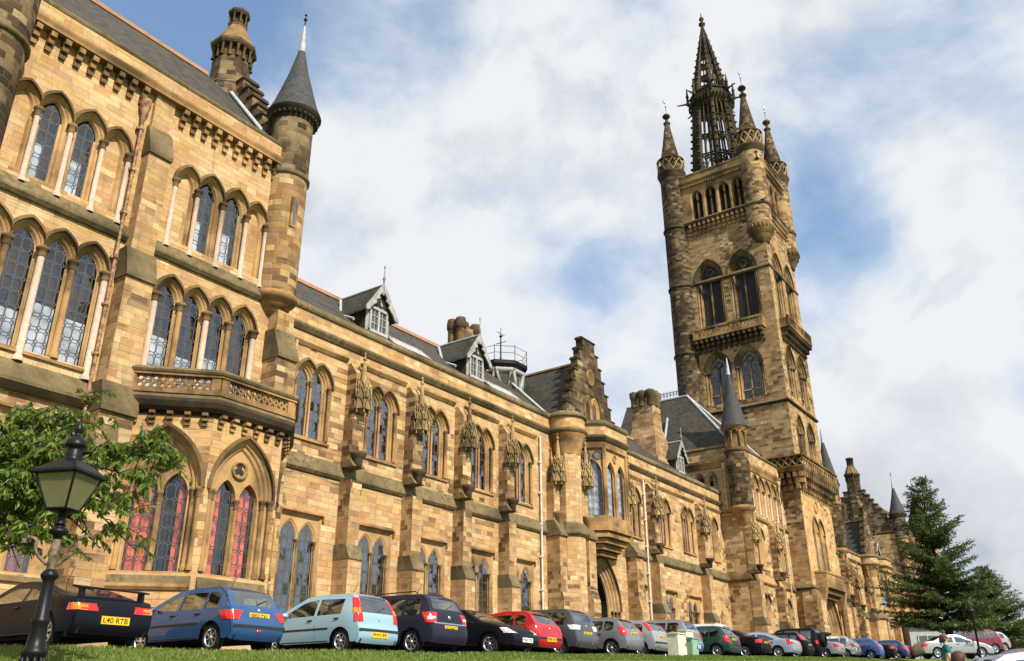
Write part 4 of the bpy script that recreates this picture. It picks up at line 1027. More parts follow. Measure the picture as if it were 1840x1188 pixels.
    ext(p, F, 14.8, 15.9, [(-.05, 9.3), (.72, 9.3), (.72, 14.4), (-.05, 14.4)]); ext(p, F, 14.9, 15.84, [(-.05, 14.4), (.5, 14.4), (.5, 19.9), (-.05, 19.9)]); ext(p, F, 14.95, 15.8, [(-.05, 20), (.2, 20), (.2, 22.8), (-.05, 22.8)])
    pr = p.build('buttress', 'stone_pier', b)
    q = MB(); q.piece(); ext(q, F, 14.66, 16.04, [(-.05, 9.2), (.98, 9.2), (.98, 9.45), (.72, 10.3), (-.05, 10.3)]); q.piece(); ext(q, F, 14.74, 15.96, [(-.05, 14.35), (.82, 14.35), (.82, 14.5), (.5, 15.6), (-.05, 15.6)]); q.piece(); ext(q, F, 14.86, 15.88, [(-.05, 19.8), (.6, 19.8), (.6, 19.95), (.2, 21.2), (-.05, 21.2)]); q.each('weathering', 'moss', pr)
    # corner buttress under the turret
    p = MB(); ext(p, F, 21.75, 22.75, [(-.3, zb-1), (.95, zb-1), (.95, 13.4), (-.3, 13.4)]); ext(p, F, 21.8, 22.7, [(-.3, 13.4), (.6, 13.4), (.6, 15.6), (-.3, 15.6)]); pr = p.build('buttress', 'stone_pier', b)
    q = MB(); ext(q, F, 21.7, 22.8, [(-.3, 13.35), (1.05, 13.35), (1.05, 13.5), (.6, 14.7), (-.3, 14.7)]); q.build('weathering', 'moss', pr)
    round_turret(b, F, 22.0, -.1, .95, 15.3, 26.0, 30.1, split=22.4, lowmat='stone_turret')
    round_turret(b, F, 8.75, .15, 1.15, 15.2, 27.0, 31.5, split=21.0)
    if not far:
        drainpipe(b, F, 14.55, .2, 1, 21.2, 'pipe_red')
        drainpipe(b, F, 15.75+.5, .16, 1.2, 8.6, 'pipe_cream')
    for u in (22.0,):
        for z in (19.6,):
            q = MB(); a = FP2(F, u-.12, .78)
            ext(q, F, u-.32, u+.02, [(.70, z), (.88, z), (.88, z+1.5), (.70, z+1.5)]); ob = q.build('slit_frame', 'trim', b)
            q = MB(); q.poly([F.P(u-.22, .885, z+.1), F.P(u-.08, .885, z+.1), F.P(u-.08, .885, z+1.4), F.P(u-.22, .885, z+1.4)]); q.build('slit_glass', 'car_glass', ob)
    # roof, gable with crow steps, octagonal chimney
    r = MB(); roof_plane(r, F, [(U0, -.4, 23.8), (22.0, -.4, 23.8), (22.0, -5.8, 30.4), (U0, -5.8, 30.4)]); roof_plane(r, F, [(U0, -5.8, 30.4), (22.0, -5.8, 30.4), (22.0, -11, 24.2), (U0, -11, 24.2)])
    rf = r.build('roof', 'slate', b)
    l = MB(); ext(l, F, U0, 20.5, [(-5.95, 30.3), (-5.65, 30.3), (-5.65, 30.5), (-5.95, 30.5)]); l.build('ridge_tiles', 'redstone', rf)
    l = MB(); tube(l, [F.P(21.55, -.8, 24.45), F.P(21.5, -5.2, 29.85)], .12, 4); l.build('lead_flashing', 'lead', rf)
    G = Fr(F.P(22.6, -5.8, 0), (F.n.x, F.n.y), (F.u.x, F.u.y))
    g = MB(); stepped_gable(g, G, 0, 5.6, 23.2, 30.3, -.9, 0, 9, 1.1); gb = g.build('crow_step_gable', 'stone_sooty', b)
    q = MB(); steps_caps(q, G, 0, 5.6, 23.2, 30.3, -.9, 0, 9, 1.1); q.each('step_coping', 'trim_dark', gb)
    chimney_octagon(b, F, 21.9, -5.8, 27.6)
    # canted bay with the balcony on top
    bay(b, F, zb, far)
    return b
def bay(b, F, zb, far):
    pl = [(15.95, -.05), (15.95, .35), (18.15, 2.35), (21.3, 2.35), (23.0, .35), (23.0, -.05)]
    facets = []
    for i in range(5):
        p, q = pl[i], pl[i+1]; a = Vector(F.P(p[0], p[1], 0)); c = Vector(F.P(q[0], q[1], 0)); dv = c-a; n = Vector((dv.y, -dv.x, 0)).normalized()
        if n.dot(a-Vector(F.P(19.5, -1, 0))) < 0: n = -n
        facets.append((Fr(a, (dv.x, dv.y), (n.x, n.y)), dv.length))
    mb = MB()
    for i, (Fc, ln) in enumerate(facets):
        if i in (0, 4): wall(mb, Fc, 0, ln, zb-1, 9.5); continue
        c = ln/2; ow = .98 if i != 3 else .8
        big = [(c, ow, zb+2.9, 6.95)]
        prof = [(.40, 0), (.33, -.05), (.28, -.12), (.2, -.14), (.15, -.22), (.06, -.24), (0, -.32)]
        wb = MB(); sweep_lights(wb, Fc, big, 1.0, prof, 9)
        Fi = Fc.sh(-.32)
        lw = ow*.41; li = [(c-ow*.5, lw, zb+2.9, 6.75), (c+ow*.5, lw, zb+2.9, 6.75)]
        # tracery plate filling the big arch, pierced by the two lights
        A = arch(c, ow, zb+2.9, 6.95, 1.0, 0, 14)
        lo = outline([(x, w_, zs, zp) for x, w_, zs, zp in li], 1.0, .05, 6)
        mid = [p for p in A]
        def top(u):
            r = 2*ow
            x = (u-(c-ow+r)) if u <= c else (u-(c+ow-r)); return 6.95+sqrt(max(r*r-x*x, 0))
        us = sorted(set([round(p[0], 5) for p in A]+[round(p[0], 5) for l_ in li for p in outline([l_], 1.0, .05, 6)]))
        def bot(u):
            for (x, w_, zs, zp) in li:
                if abs(u-x) <= w_+.05+1e-6:
                    r = 2*w_; R = r+.05; y = (u-(x-w_+r)) if u <= x else (u-(x+w_-r)); return zp+sqrt(max(R*R-y*y, 0))
            return zb+2.9
        for u0, u1 in zip(us[:-1], us[1:]):
            m = (u0+u1)/2; inl = any(abs(m-x) < w_+.05 for x, w_, zs, zp in li)
            b0, b1 = (bot(u0+1e-5), bot(u1-1e-5)) if inl else (zb+2.9, zb+2.9)
            wb.poly([Fi.P(u0, 0, b0), Fi.P(u1, 0, b1), Fi.P(u1, 0, max(top(u1), b1)), Fi.P(u0, 0, max(top(u0), b0))])
        for l_ in li: sweep_lights(wb, Fi, [l_], 1.0, [(.11, 0), (.09, .08), (.03, .08), (0, -.12)], 6)
        wb.poly([Fc.P(c-ow-.4, 0, zb+2.9), Fc.P(c+ow+.4, 0, zb+2.9), Fc.P(c+ow+.4, -.44, zb+2.95), Fc.P(c-ow-.4, -.44, zb+2.95)])
        w = wb.build('window', 'reveal', b)
        tr = MB(); zc = 6.95+ow*.98
        rows = [[Fi.P(c+rr*cos(a*pi/9), dd, zc+rr*sin(a*pi/9)) for a in range(18)] for rr, dd in ((ow*.36, 0), (ow*.35, .1), (ow*.28, .1), (ow*.25, .01))]
        tr.grid(rows, True, None, True); tr.build('tracery', 'trim', w)
        ey = MB()
        for k in range(3):
            an = pi/2+k*2*pi/3; ey.poly([Fi.P(c+ow*.12*cos(an)+ow*.115*cos(a*pi/6), .012, zc+ow*.12*sin(an)+ow*.115*sin(a*pi/6)) for a in range(12)])
        ey.build('tracery_glass', 'room', w)
        cur = [(-.02, 1.25, .0, .98), (-.02, 1.25, .62, 1)] if i == 1 else [(-.02, 1.2, 0, .45), (-.02, 1.25, .1, .8)]
        glass_lights(Fi, li, 1.0, -.10, w, 'glass_clear', .7, cur if not far else None, 'curtain_red')
        hb = MB(); sweep_lights(hb, Fc, big, 1.0, hood_prof(.40), 9, legs=False); hb.build('hood_mould', 'hood', w)
        columns(w, Fc, [(c+s*(ow+o), dd, .075, zb+2.95, 6.6) for s in (-1, 1) for o, dd in ((.12, -.2), (.34, -.02))]+[(c, -.26, .07, zb+2.95, 6.45)], 'trim', 'trim')
        sb = MB(); ext(sb, Fc, c-ow-.45, c+ow+.45, [(-.05, zb+2.3), (.06, zb+2.3), (.12, zb+2.4), (.1, zb+2.5), (-.05, zb+2.9)]); sb.build('sill', 'trim', w, 'moss')
        wall(mb, Fc, 0, ln, zb-1, 9.5, [outline(big, 1.0, .40, 9)])
    bb = mb.build('bay_window', 'stone_clean' if not far else 'stone', b)
    path = pl
    k = MB(); plansweep(k, F, path, [(-.05, zb+1.2), (.14, zb+1.2), (.14, zb+1.35), (-.05, zb+1.6)]); plansweep(k, F, path, [(-.05, zb-1), (.12, zb-1), (.12, zb+.9), (-.05, zb+1.1)]); k.build('plinth', 'stone', bb, 'moss')
    bl = MB(); plansweep(bl, F, path, [(-.2, 9.62), (.2, 9.62), (.32, 9.74), (.42, 9.92), (.42, 10.04), (.34, 10.2), (-.2, 10.2)]); prismz(bl, F, pl, 9.48, 9.9)
    balc = bl.build('balcony', 'trim_dark', b, 'moss')
    k = MB()
    for Fc, ln in facets[1:4]: corbels(k, Fc, 0, ln, max(3, int(ln/.5)), 9.62, .28, .5, .2)
    k.each('corbel', 'trim', balc)
    rl = MB(); plansweep(rl, F, path, [(.12, 10.2), (.40, 10.2), (.40, 10.36), (.12, 10.36)]); plansweep(rl, F, path, [(.10, 10.86), (.42, 10.86), (.42, 10.96), (.10, 10.96)]); rl.build('balustrade_rails', 'trim', balc)
    cp = MB(); plansweep(cp, F, path, [(.05, 10.96), (.46, 10.96), (.50, 11.04), (.40, 11.16), (.05, 11.18)]); cp.build('balustrade_coping', 'moss', balc)
    q = MB(); ps = MB()
    for Fc, ln in facets[1:4]:
        Fd = Fc.sh(.26); ext0 = .12; q.piece()
        a, e = -ext0, ln+ext0
        for u in ((a+.0, a+.32), (e-.32, e)): ps.piece(); box(ps, Fd, u[0], u[1], -.12, .12, 10.36, 10.86)
        n = int((ln-.4)/.25); 
        for i in range(max(n, 0)):
            u = .2+(ln-.4)*(i+.5)/n; hw = (ln-.4)/n/2
            for z in (10.485, 10.735):
                rows = [[Fd.P(u+rr*hw*cos(t*pi/4+pi/8), dd, z+rr*.125*sin(t*pi/4+pi/8)) for t in range(8)] for rr, dd in ((1.15, -.04), (1.15, .05), (.62, .05), (.62, -.04))]
                q.grid(rows, False, None, True)
    q.each('pierced_panel', 'trim', balc); ps.each('balustrade_pier', 'trim', balc)
# ============================================================ gate block and bell tower
def quatre_panel(mb, F, u0, u1, z0, z1, d, n, bar=.07):
    h = (z1-z0); w = (u1-u0)/n
    for i in range(n):
        c = u0+w*(i+.5); m = (z0+z1)/2
        for s in (-1, 1):
            tube(mb, [F.P(c-w/2, d, m-s*h/2), F.P(c, d, m), F.P(c+w/2, d, m+s*h/2)], bar, 4)
        rows = [[F.P(c+rr*cos(t*pi/4), d, m+rr*sin(t*pi/4)) for t in range(8)] for rr in (w*.30, w*.2)]
        mb.grid(rows, False, None, True)
def tower_window(b, F, c, zs, zsp, w=.98, blind=False, gm='glass', ratio=.95, d0=.55, transom=None):
    big = [(c, w, zs, zsp)]
    prof = [(d0, 0), (d0*.85, -.10), (d0*.66, -.12), (d0*.55, -.26), (d0*.35, -.28), (d0*.22, -.36), (.05, -.38), (0, -.48)]
    mb = MB(); sweep_lights(mb, F, big, ratio, prof, 9)
    mb.poly([F.P(c-w-d0, 0, zs), F.P(c+w+d0, 0, zs), F.P(c+w+d0, -.62, zs+.06), F.P(c-w-d0, -.62, zs+.06)])
    # mullion, sub-arches and a circle as tracery
    box(mb, F, c-.08, c+.08, -.5, -.36, zs, zsp+.2)
    for s in (-1, 1): sweep_lights(mb, F.sh(-.4), [(c+s*w*.5, w*.42, zsp-.3, zsp)], .95, [(.1, -.1), (.1, .02), (.02, .02), (0, -.1)], 6, legs=False)
    zc = zsp+w*.85
    rows = [[F.P(c+rr*cos(a*pi/8), dd, zc+rr*sin(a*pi/8)) for a in range(16)] for rr, dd in ((w*.42, -.48), (w*.40, -.37), (w*.28, -.37), (w*.26, -.48))]
    mb.grid(rows, True, None, True)
    if transom:
        box(mb, F, c-w, c+w, -.5, -.36, transom, transom+.16)
    wd = mb.build('window', 'trim_tower', b)
    g = MB(); a = arch(c, w, zs, zsp, ratio, 0, 9)
    g.poly([F.P(u, -.48, z) for u, z in a], [(u-c+.15, z-zs) for u, z in a]); g.build('glass' if gm == 'glass' else 'dark_interior', 'glass_dark' if gm == 'glass' else gm, wd)
    if gm == 'glass':
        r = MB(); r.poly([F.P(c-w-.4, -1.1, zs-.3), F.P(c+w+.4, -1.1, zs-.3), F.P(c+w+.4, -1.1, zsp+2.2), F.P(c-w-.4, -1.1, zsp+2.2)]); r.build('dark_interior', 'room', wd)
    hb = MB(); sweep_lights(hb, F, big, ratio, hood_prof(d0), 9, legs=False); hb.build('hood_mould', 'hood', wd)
    columns(wd, F, [(c+s*(w+k), dd, .09, zs+.05, zsp-.4) for s in (-1, 1) for k, dd in ((.16, -.30), (.42, -.10))], 'trim_tower', 'trim_dark')
    return outline(big, ratio, d0, 9)
def tower_turret(b, F, u, d, r, zb, corb, z1=58.6):
    c = FP2(F, u, d); m = MB(); zz = zb
    if corb:
        k = MB(); lathe(k, c, [(.15, zb), (r*.6, zb+.3), (r*.62, zb+.7), (r*.8, zb+.9), (r*.82, zb+1.25), (r*1.0, zb+1.4), (r*1.02, zb+1.75), (r*1.06, zb+1.8), (r*1.06, zb+2.2), (r*1.1, zb+2.3), (r*1.1, zb+2.4), (r, zb+2.5)], 24)
        for i in range(22):
            a = 2*pi*i/22; lathe(k, (c[0]+r*1.08*cos(a), c[1]+r*1.08*sin(a)), [(0, zb+1.75), (.09, zb+1.85), (.09, zb+2.15), (0, zb+2.25)], 5)
        zz = zb+2.5
    lathe(m, c, [(r, zz), (r, z1)], 24, True)
    t = m.build('corner_turret', 'stone_sooty' if not corb else 'stone_tower', b)
    if corb: k.build('corbel', 'trim_tower', t)
    k = MB()
    for z in ((50.8,) if corb else (35.0, 43.2, 50.8, 28.0)): k.piece(); lathe(k, c, [(r*.98, z-.15), (r*1.1, z-.05), (r*1.1, z+.1), (r*.98, z+.25)], 24)
    k.piece(); lathe(k, c, [(r, z1-.8), (r*1.08, z1-.65), (r*1.1, z1-.3), (r*1.22, z1-.1), (r*1.22, z1+.1), (r*.9, z1+.15)], 24)
    k.piece(); lathe(k, c, [(r*1.02, z1+1.75), (r*1.2, z1+1.75), (r*1.2, z1+1.95), (r*1.02, z1+2.0)], 24)
    k.each('string_course', 'trim_dark', t)
    k = MB(); n = 11
    for i in range(n):
        for s in (-1, 1):
            pts = []
            for j in range(3):
                a = 2*pi*(i+s*(j/2-.5)*1.0)/n; pts.append((c[0]+r*1.13*cos(a), c[1]+r*1.13*sin(a), z1+.1+1.7*j/2))
            tube(k, pts, .085, 4)
        a = 2*pi*i/n
        for zz_ in (z1+.12, z1+1.78):
            pass
    k.build('pierced_parapet', 'carved', t)
    k = MB(); H = 8.6; lathe(k, c, [(r*.98, z1+.1), (r*.86, z1+2.0), (r*.58, z1+4.2), (r*.2, z1+7.6)], 20); co = k.build('cone_roof', 'stone_sooty', t)
    k = MB(); lathe(k, c, [(.28, z1+7.4), (.44, z1+7.6), (.44, z1+7.75), (.2, z1+7.85), (.17, z1+8.5), (.44, z1+8.6), (.5, z1+8.75), (.4, z1+8.95), (.05, z1+9.05)], 12); k.build('finial', 'trim_dark', co)
    k = MB(); lathe(k, c, [(.05, z1+9), (.05, z1+10.3), (.14, z1+10.35), (.05, z1+10.5), (.03, z1+11.2)], 6)
    tube(k, [(c[0]-.6, c[1], z1+10.7), (c[0]+.5, c[1]+.1, z1+10.7)], .05, 4)
    k.poly([(c[0]-.2, c[1], z1+10.75), (c[0]-.75, c[1], z1+11.15), (c[0]-.7, c[1]+.02, z1+10.5)]); k.poly([(c[0]+.3, c[1]+.05, z1+10.5), (c[0]+.65, c[1]+.1, z1+10.7), (c[0]+.3, c[1]+.05, z1+10.95)])
    k.build('weather_vane', 'chrome', co)
def build_tower():
    F = Fr((83.6, 25.3), (1, 0), (0, -1)); X = Fr((83.6, 25.3), (0, 1), (-1, 0)); W, D = 9.2, 10.2
    b = thing('bell_tower', 'tall square sandstone tower with corner turrets and an openwork spire', 'tower', (88.2, 30.4, 3.2))
    zb = 3.2
    rect = [(0, 0), (W, 0), (W, -D), (0, -D)]
    XR = Fr((83.6+W, 25.3), (0, 1), (1, 0)); FB = Fr((83.6, 25.3+D), (1, 0), (0, 1))
    hf, hx = {}, {}
    def put(dct, k, o): dct.setdefault(k, []).append(o)
    for c in (3.5, 6.95): put(hx, 3, tower_window(b, X, c, 28.9, 32.6, .98, transom=29.9)); 
    for c in (2.7, 6.3): put(hf, 3, tower_window(b, F, c, 28.9, 32.6, .98, transom=29.9))
    for c in (2.95, 6.85): put(hx, 4, tower_window(b, X, c, 37.5, 43.6, 1.1, gm='room'))
    for c in (2.75, 6.45): put(hf, 4, tower_window(b, F, c, 37.5, 43.6, 1.02, gm='room'))
    for c in (2.9, 6.3): put(hf, 2, tower_window(b, F, c, 22.3, 25.4, .75, gm='room', d0=.45))
    # base front: twin lancets over a balcony over the gateway
    tl = [(3.4, .56, 11.5, 15.3), (5.2, .56, 11.5, 15.3)]
    w, o = window(b, F, tl, 1.2, [(.36, 0), (.28, -.08), (.2, -.09), (.1, -.2), (0, -.26)], back=.5); put(hf, 1, o)
    columns(w, F, [(4.3, -.1, .1, 11.5, 15.0), (2.45, -.05, .1, 11.5, 15.0), (6.15, -.05, .1, 11.5, 15.0)], 'trim', 'trim')
    k = MB(); rows = [[F.P(4.3+rr*cos(a*pi/9), dd, 17.9+rr*sin(a*pi/9)) for a in range(18)] for rr, dd in ((.62, 0), (.6, .1), (.5, .1), (.45, .01))]; k.grid(rows, True, None, True); k.build('roundel', 'trim', b)
    gd = [(4.3, 1.7, zb-.5, 6.0)]
    gp = [(.9, 0), (.8, -.16), (.68, -.16), (.58, -.36), (.44, -.36), (.34, -.56), (.2, -.56), (0, -.8)]
    g = MB(); sweep_lights(g, F, gd, .95, gp, 9); gw = g.build('gateway', 'reveal', b); og = outline(gd, .95, .9, 9)
    g = MB(); g.poly([F.P(u, -2.6, z) for u, z in arch(*gd[0], .95, 0, 9)]); g.build('dark_interior', 'room', gw)
    g = MB(); sweep_lights(g, F, gd, .95, hood_prof(.9), 9, legs=False); g.build('hood_mould', 'hood', gw)
    g = MB(); a = arch(*gd[0], .95, 0, 9)
    for i in range(len(a)-1): g.poly([F.P(a[i][0], -.8, a[i][1]), F.P(a[i+1][0], -.8, a[i+1][1]), F.P(a[i+1][0], -2.6, a[i+1][1]), F.P(a[i][0], -2.6, a[i][1])])
    g.build('passage', 'stone_tower', gw)
    g = MB()
    for s in (-1, 1):
        box(g, F, 4.3+s*1.55-.1, 4.3+s*1.55+.1, -.9, -.7, zb-.5, 6.2)
        for q in range(5): tube(g, [F.P(4.3+s*(.2+.28*q), -.8, zb-.4), F.P(4.3+s*(.2+.28*q), -.8, 7.6-.3*q)], .03, 5)
    for z in (zb+.4, 5.2): box(g, F, 2.7, 5.9, -.83, -.77, z, z+.08)
    g.build('iron_gate', 'iron', gw)
    zs = [(zb-1.5, 9.5), (9.5, 21.0), (21.0, 28.0), (28.0, 35.6), (35.6, 50.9)]
    lo = MB(); up = MB(); cl = MB()
    # front face base is cleaner stone than the weathered upper stages
    wall(cl, F, 0, W, zs[0][0], 9.6, [og]); wall(cl, F, 0, W, 9.6, 21.0, hf[1])
    wall(lo, X, 0, D, zs[0][0], 21.0)
    wall(up, F, 0, W, 21.0, 28.0, hf[2]); wall(up, X, 0, D, 21.0, 28.0)
    wall(up, F, 0, W, 28.0, 35.6, hf[3]); wall(up, X, 0, D, 28.0, 35.6, hx[3])
    wall(up, F, 0, W, 35.6, 51.0, hf[4]); wall(up, X, 0, D, 35.6, 51.0, hx[4])
    wall(up, XR, 0, D, zb-1, 57); wall(up, FB, 0, W, zb-1, 57)
    cl.build('base_front_wall', 'stone_clean', b); lo.build('base_side_wall', 'stone_tower', b); up.build('wall', 'stone_tower', b)
    # clasping corner buttresses at the base
    for u in (.55, W-.55):
        q = MB(); ext(q, F, u-.75, u+.75, [(-.1, zb-1.5), (.62, zb-1.5), (.62, 8.6), (.2, 9.6), (-.1, 9.6)]); q.build('buttress', 'stone', b, 'moss')
    q = MB(); ext(q, X, -.3, 1.0, [(-.1, zb-1.5), (.3, zb-1.5), (.3, 8.6), (.05, 9.6), (-.1, 9.6)]); q.build('buttress', 'stone_tower', b, 'moss')
    s = MB()
    for z, o in ((9.75, .2), (28.05, .22), (43.3, .12)):
        s.piece(); plansweep(s, F, rect, [(-.05, z-.2), (o*.7, z-.12), (o, z), (o, z+.06), (.02, z+.3), (-.05, z+.3)], True)
    s.each('string_course', 'trim_dark', b, 'moss')
    # balcony over the gateway
    q = MB(); prismz(q, F, [(1.0, -.05), (1.4, 1.0), (7.2, 1.0), (7.6, -.05)], 9.9, 10.15); prismz(q, F, [(1.6, -.05), (1.9, .7), (6.7, .7), (7.0, -.05)], 9.4, 9.9); prismz(q, F, [(2.2, -.05), (2.4, .4), (6.2, .4), (6.4, -.05)], 9.0, 9.4)
    path = [(1.1, -.05), (1.45, .9), (7.15, .9), (7.5, -.05)]
    plansweep(q, F, path, [(-.12, 10.15), (.05, 10.15), (.05, 11.2), (-.12, 11.2)]); plansweep(q, F, path, [(-.16, 11.2), (.12, 11.2), (.12, 11.36), (-.16, 11.4)])
    for s_ in (1.3, 7.3):
        lathe(q, FP2(F, s_, .35), [(.16, zb+1.2), (.16, zb+1.5), (.12, zb+1.6), (.12, 7.6), (.2, 7.8), (.24, 8.1), (.3, 8.2)], 10); ext(q, F, s_-.3, s_+.3, [(-.05, 8.2), (.55, 8.2), (.95, 9.9), (-.05, 9.9)])
    q.build('balcony', 'trim', b, 'moss')
    # bracketed parapet over the base
    pth = [(-.0, -2.6), (0, 0), (W, 0), (W, -3)]
    q = MB(); cx_ = .95
    plansweep(q, F, pth, [(-.1, 20.55), (cx_-.1, 20.55), (cx_, 20.7), (cx_+.1, 20.95), (cx_+.1, 21.05), (-.1, 21.05)]); plansweep(q, F, pth, [(cx_-.22, 22.0), (cx_+.1, 22.0), (cx_+.12, 22.12), (cx_-.22, 22.2)]); pp = q.build('bracketed_parapet', 'trim_tower', b, 'moss')
    q = MB(); corbels(q, F, -.9, W+.9, 17, 20.55, .9, 1.7, .30); corbels(q, X, -.9, 2.2, 5, 20.55, .9, 1.7, .30); q.each('corbel', 'trim_tower', pp)
    q = MB(); quatre_panel(q, F.sh(cx_), -cx_, W+cx_, 21.05, 22.0, -.08, 16, .09); quatre_panel(q, X.sh(cx_), -cx_, 2.6, 21.05, 22.0, -.08, 5, .09); q.build('pierced_panel', 'trim', pp)
    q = MB(); plansweep(q, F, pth, [(cx_-.3, 21.05), (cx_-.2, 21.05), (cx_-.2, 22.0), (cx_-.3, 22.0)]); q.build('parapet_back', 'trim_dark', pp)
    # balconies of the belfry stage
    for Fr_, a, c_ in ((X, 1.2, 9.0), (F, .9, 8.4)):
        q = MB(); box(q, Fr_, a, c_, -.1, 1.0, 36.25, 36.55); box(q, Fr_, a, c_, .72, 1.02, 37.3, 37.52); bl = q.build('balcony', 'trim_tower', b, 'moss')
        q = MB(); corbels(q, Fr_, a, c_, 13, 36.25, .95, 1.35, .30); q.each('corbel', 'trim_dark', bl)
        q = MB(); n = 17
        for i in range(n+1):
            u = a+.08+(c_-a-.16)*i/n; q.piece(); lathe(q, FP2(Fr_, u, .87), [(.10, 36.55), (.07, 36.65), (.07, 37.0), (.13, 37.3)], 6)
        for i in (0, 6, 11, n): q.piece(); box(q, Fr_, a+(c_-a-.3)*i/n, a+(c_-a-.3)*i/n+.3, .74, 1.0, 36.55, 37.3)
        for i in range(n):
            u = a+.08+(c_-a-.16)*(i+.5)/n; 
        for u_ in (a, c_-.2): q.piece(); box(q, Fr_, u_, u_+.2, 0, .8, 36.55, 37.3)
        q.each('baluster', 'trim_tower', bl)
    # corbel table, open arcade, cornice
    q = MB(); plansweep(q, F, rect, [(-.1, 50.8), (.5, 50.8), (.6, 51.0), (.6, 51.1), (.3, 51.35), (-.1, 51.35)], True); sc_ = q.build('string_course', 'trim_dark', b, 'moss')
    q = MB()
    for Fr_, L in ((X, D-.6), (F, W)): corbels(q, Fr_, 1.2, L-1.0, 13, 50.85, .5, 1.4, .30)
    q.each('corbel', 'trim_tower', sc_)
    for Fr_, L in ((X, D-1.0), (F, W)):
        ar = MB(); hl = []; Fo = Fr_.sh(.25)
        n = 4; sp = (L-2.6)/n
        for i in range(n):
            c = 1.5+sp*(i+.5); hl.append((c, .62, 51.4, 54.2))
        hs = [outline([h], .85, .12, 7) for h in hl]
        wall(ar, Fo, 0, L, 51.2, 56.2, hs)
        for h in hl: sweep_lights(ar, Fo, [h], .85, [(.12, 0), (.05, -.1), (0, -.15), (0, -.9)], 7)
        ao = ar.build('open_arcade', 'trim_tower', b)
        columns(ao, Fo, [(h[0], -.45, .12, 51.4, 53.7) for h in hl], 'trim', 'trim_dark')
        q = MB()
        for h in hl: box(q, Fo, h[0]-.12, h[0]+.12, -.6, -.3, 54.0, 55.4)
        q.build('spandrel_block', 'trim_tower', ao)
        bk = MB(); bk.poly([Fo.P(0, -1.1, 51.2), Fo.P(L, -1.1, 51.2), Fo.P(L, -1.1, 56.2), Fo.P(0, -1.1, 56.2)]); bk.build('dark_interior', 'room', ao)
    q = MB(); plansweep(q, F, rect, [(-.5, 56.1), (.34, 56.1), (.42, 56.25), (.60, 56.45), (.60, 56.6), (-.5, 56.6)], True); plansweep(q, F, rect, [(-.3, 56.6), (.46, 56.6), (.46, 57.3), (.56, 57.36), (.56, 57.5), (-.3, 57.6)], True)
    for Fr_, L in ((X, D), (F, W)):
        n = 34
        for i in range(n): box(q, Fr_, L*(i+.25)/n, L*(i+.75)/n, .3, .5, 55.85, 56.1)
    q.build('cornice', 'trim_tower', b, 'moss')
    q = MB(); prismz(q, F, [(-.2, .2), (W+.2, .2), (W+.2, -D-.2), (-.2, -D-.2)], 56.9, 57.0); q.build('flat_roof', 'lead', b)
    tower_turret(b, X, D+.1, -.25, 1.4, zb-1, False)
    tower_turret(b, F, .55, -.55, 1.34, 46.0, True)
    tower_turret(b, F, W-.5, -.55, 1.4, 46.0, True)
    tower_turret(b, F, W-.5, -D+.5, 1.4, 46.0, True)
    # openwork spire
    c = (87.3, 30.9)
    def ring(r, z, i, off=0): a = pi/8+(i+off)*pi/4; return (c[0]+r*cos(a), c[1]+r*sin(a), z)
    Z0, Z1, R0, R1 = 56.9, 69.2, 3.1, 2.15
    sp = MB()
    for i in range(8):
        pts = [ring(R0+(R1-R0)*t, Z0+(Z1-Z0)*t, i) for t in (0, .25, .5, .75, 1)]; tube(sp, pts, .26, 6)
        for t in range(1, 12):
            tt = t/12; p = ring((R0+(R1-R0)*tt)*1.11, Z0+(Z1-Z0)*tt, i); lathe(sp, p[:2], [(0, p[2]-.16), (.21, p[2]-.05), (.16, p[2]+.12), (0, p[2]+.2)], 5, False)
        for o in (.33, .67):
            def mid(r, z): 
                a_, b_ = Vector(ring(r, z, i)), Vector(ring(r, z, i+1)); return tuple(a_.lerp(b_, o))
            tube(sp, [mid(R0, Z0), mid(R1, Z1)], .12, 5)
    lan = sp.build('spire_lantern', 'spire_stone', b)
    q = MB()
    for t in (.06, .27, .30, .50, .53, .73, .76, .95):
        r_, z_ = R0+(R1-R0)*t, Z0+(Z1-Z0)*t
        for i in range(8): tube(q, [ring(r_, z_, i), ring(r_, z_, i+1)], .13, 4)
    for t in (.0, .285, .515, .745):
        for i in range(8):
            for o in (1/6, .5, 5/6):
                r_, z_ = R0+(R1-R0)*(t+.2), Z0+(Z1-Z0)*(t+.2); hw = r_*.765/6
                def P(du, dz):
                    a_, b_ = Vector(ring(r_, z_, i)), Vector(ring(r_, z_, i+1)); return tuple(a_.lerp(b_, o+du)+Vector((0, 0, dz)))
                tube(q, [P(-.16, -.75), P(-.1, -.2), P(0, .12), P(.1, -.2), P(.16, -.75)], .085, 4)
    q.build('tracery', 'spire_stone', lan)
    q = MB(); octa(q, c, [(.34, Z0), (.25, Z1)]); q.build('central_shaft', 'spire_stone', lan)
    g = MB(); octa(g, c, [(R1*.9, 68.20), (R1*1.05, 68.30), (R1*1.16, 68.70), (R1*1.28, 69.20), (R1*1.30, 69.50), (R1*1.16, 69.52), (R1*1.16, 70.20), (R1*1.24, 70.25), (R1*1.24, 70.40), (R1*1.0, 70.65)]); gal = g.build('spire_gallery', 'spire_stone', b)
    g = MB()
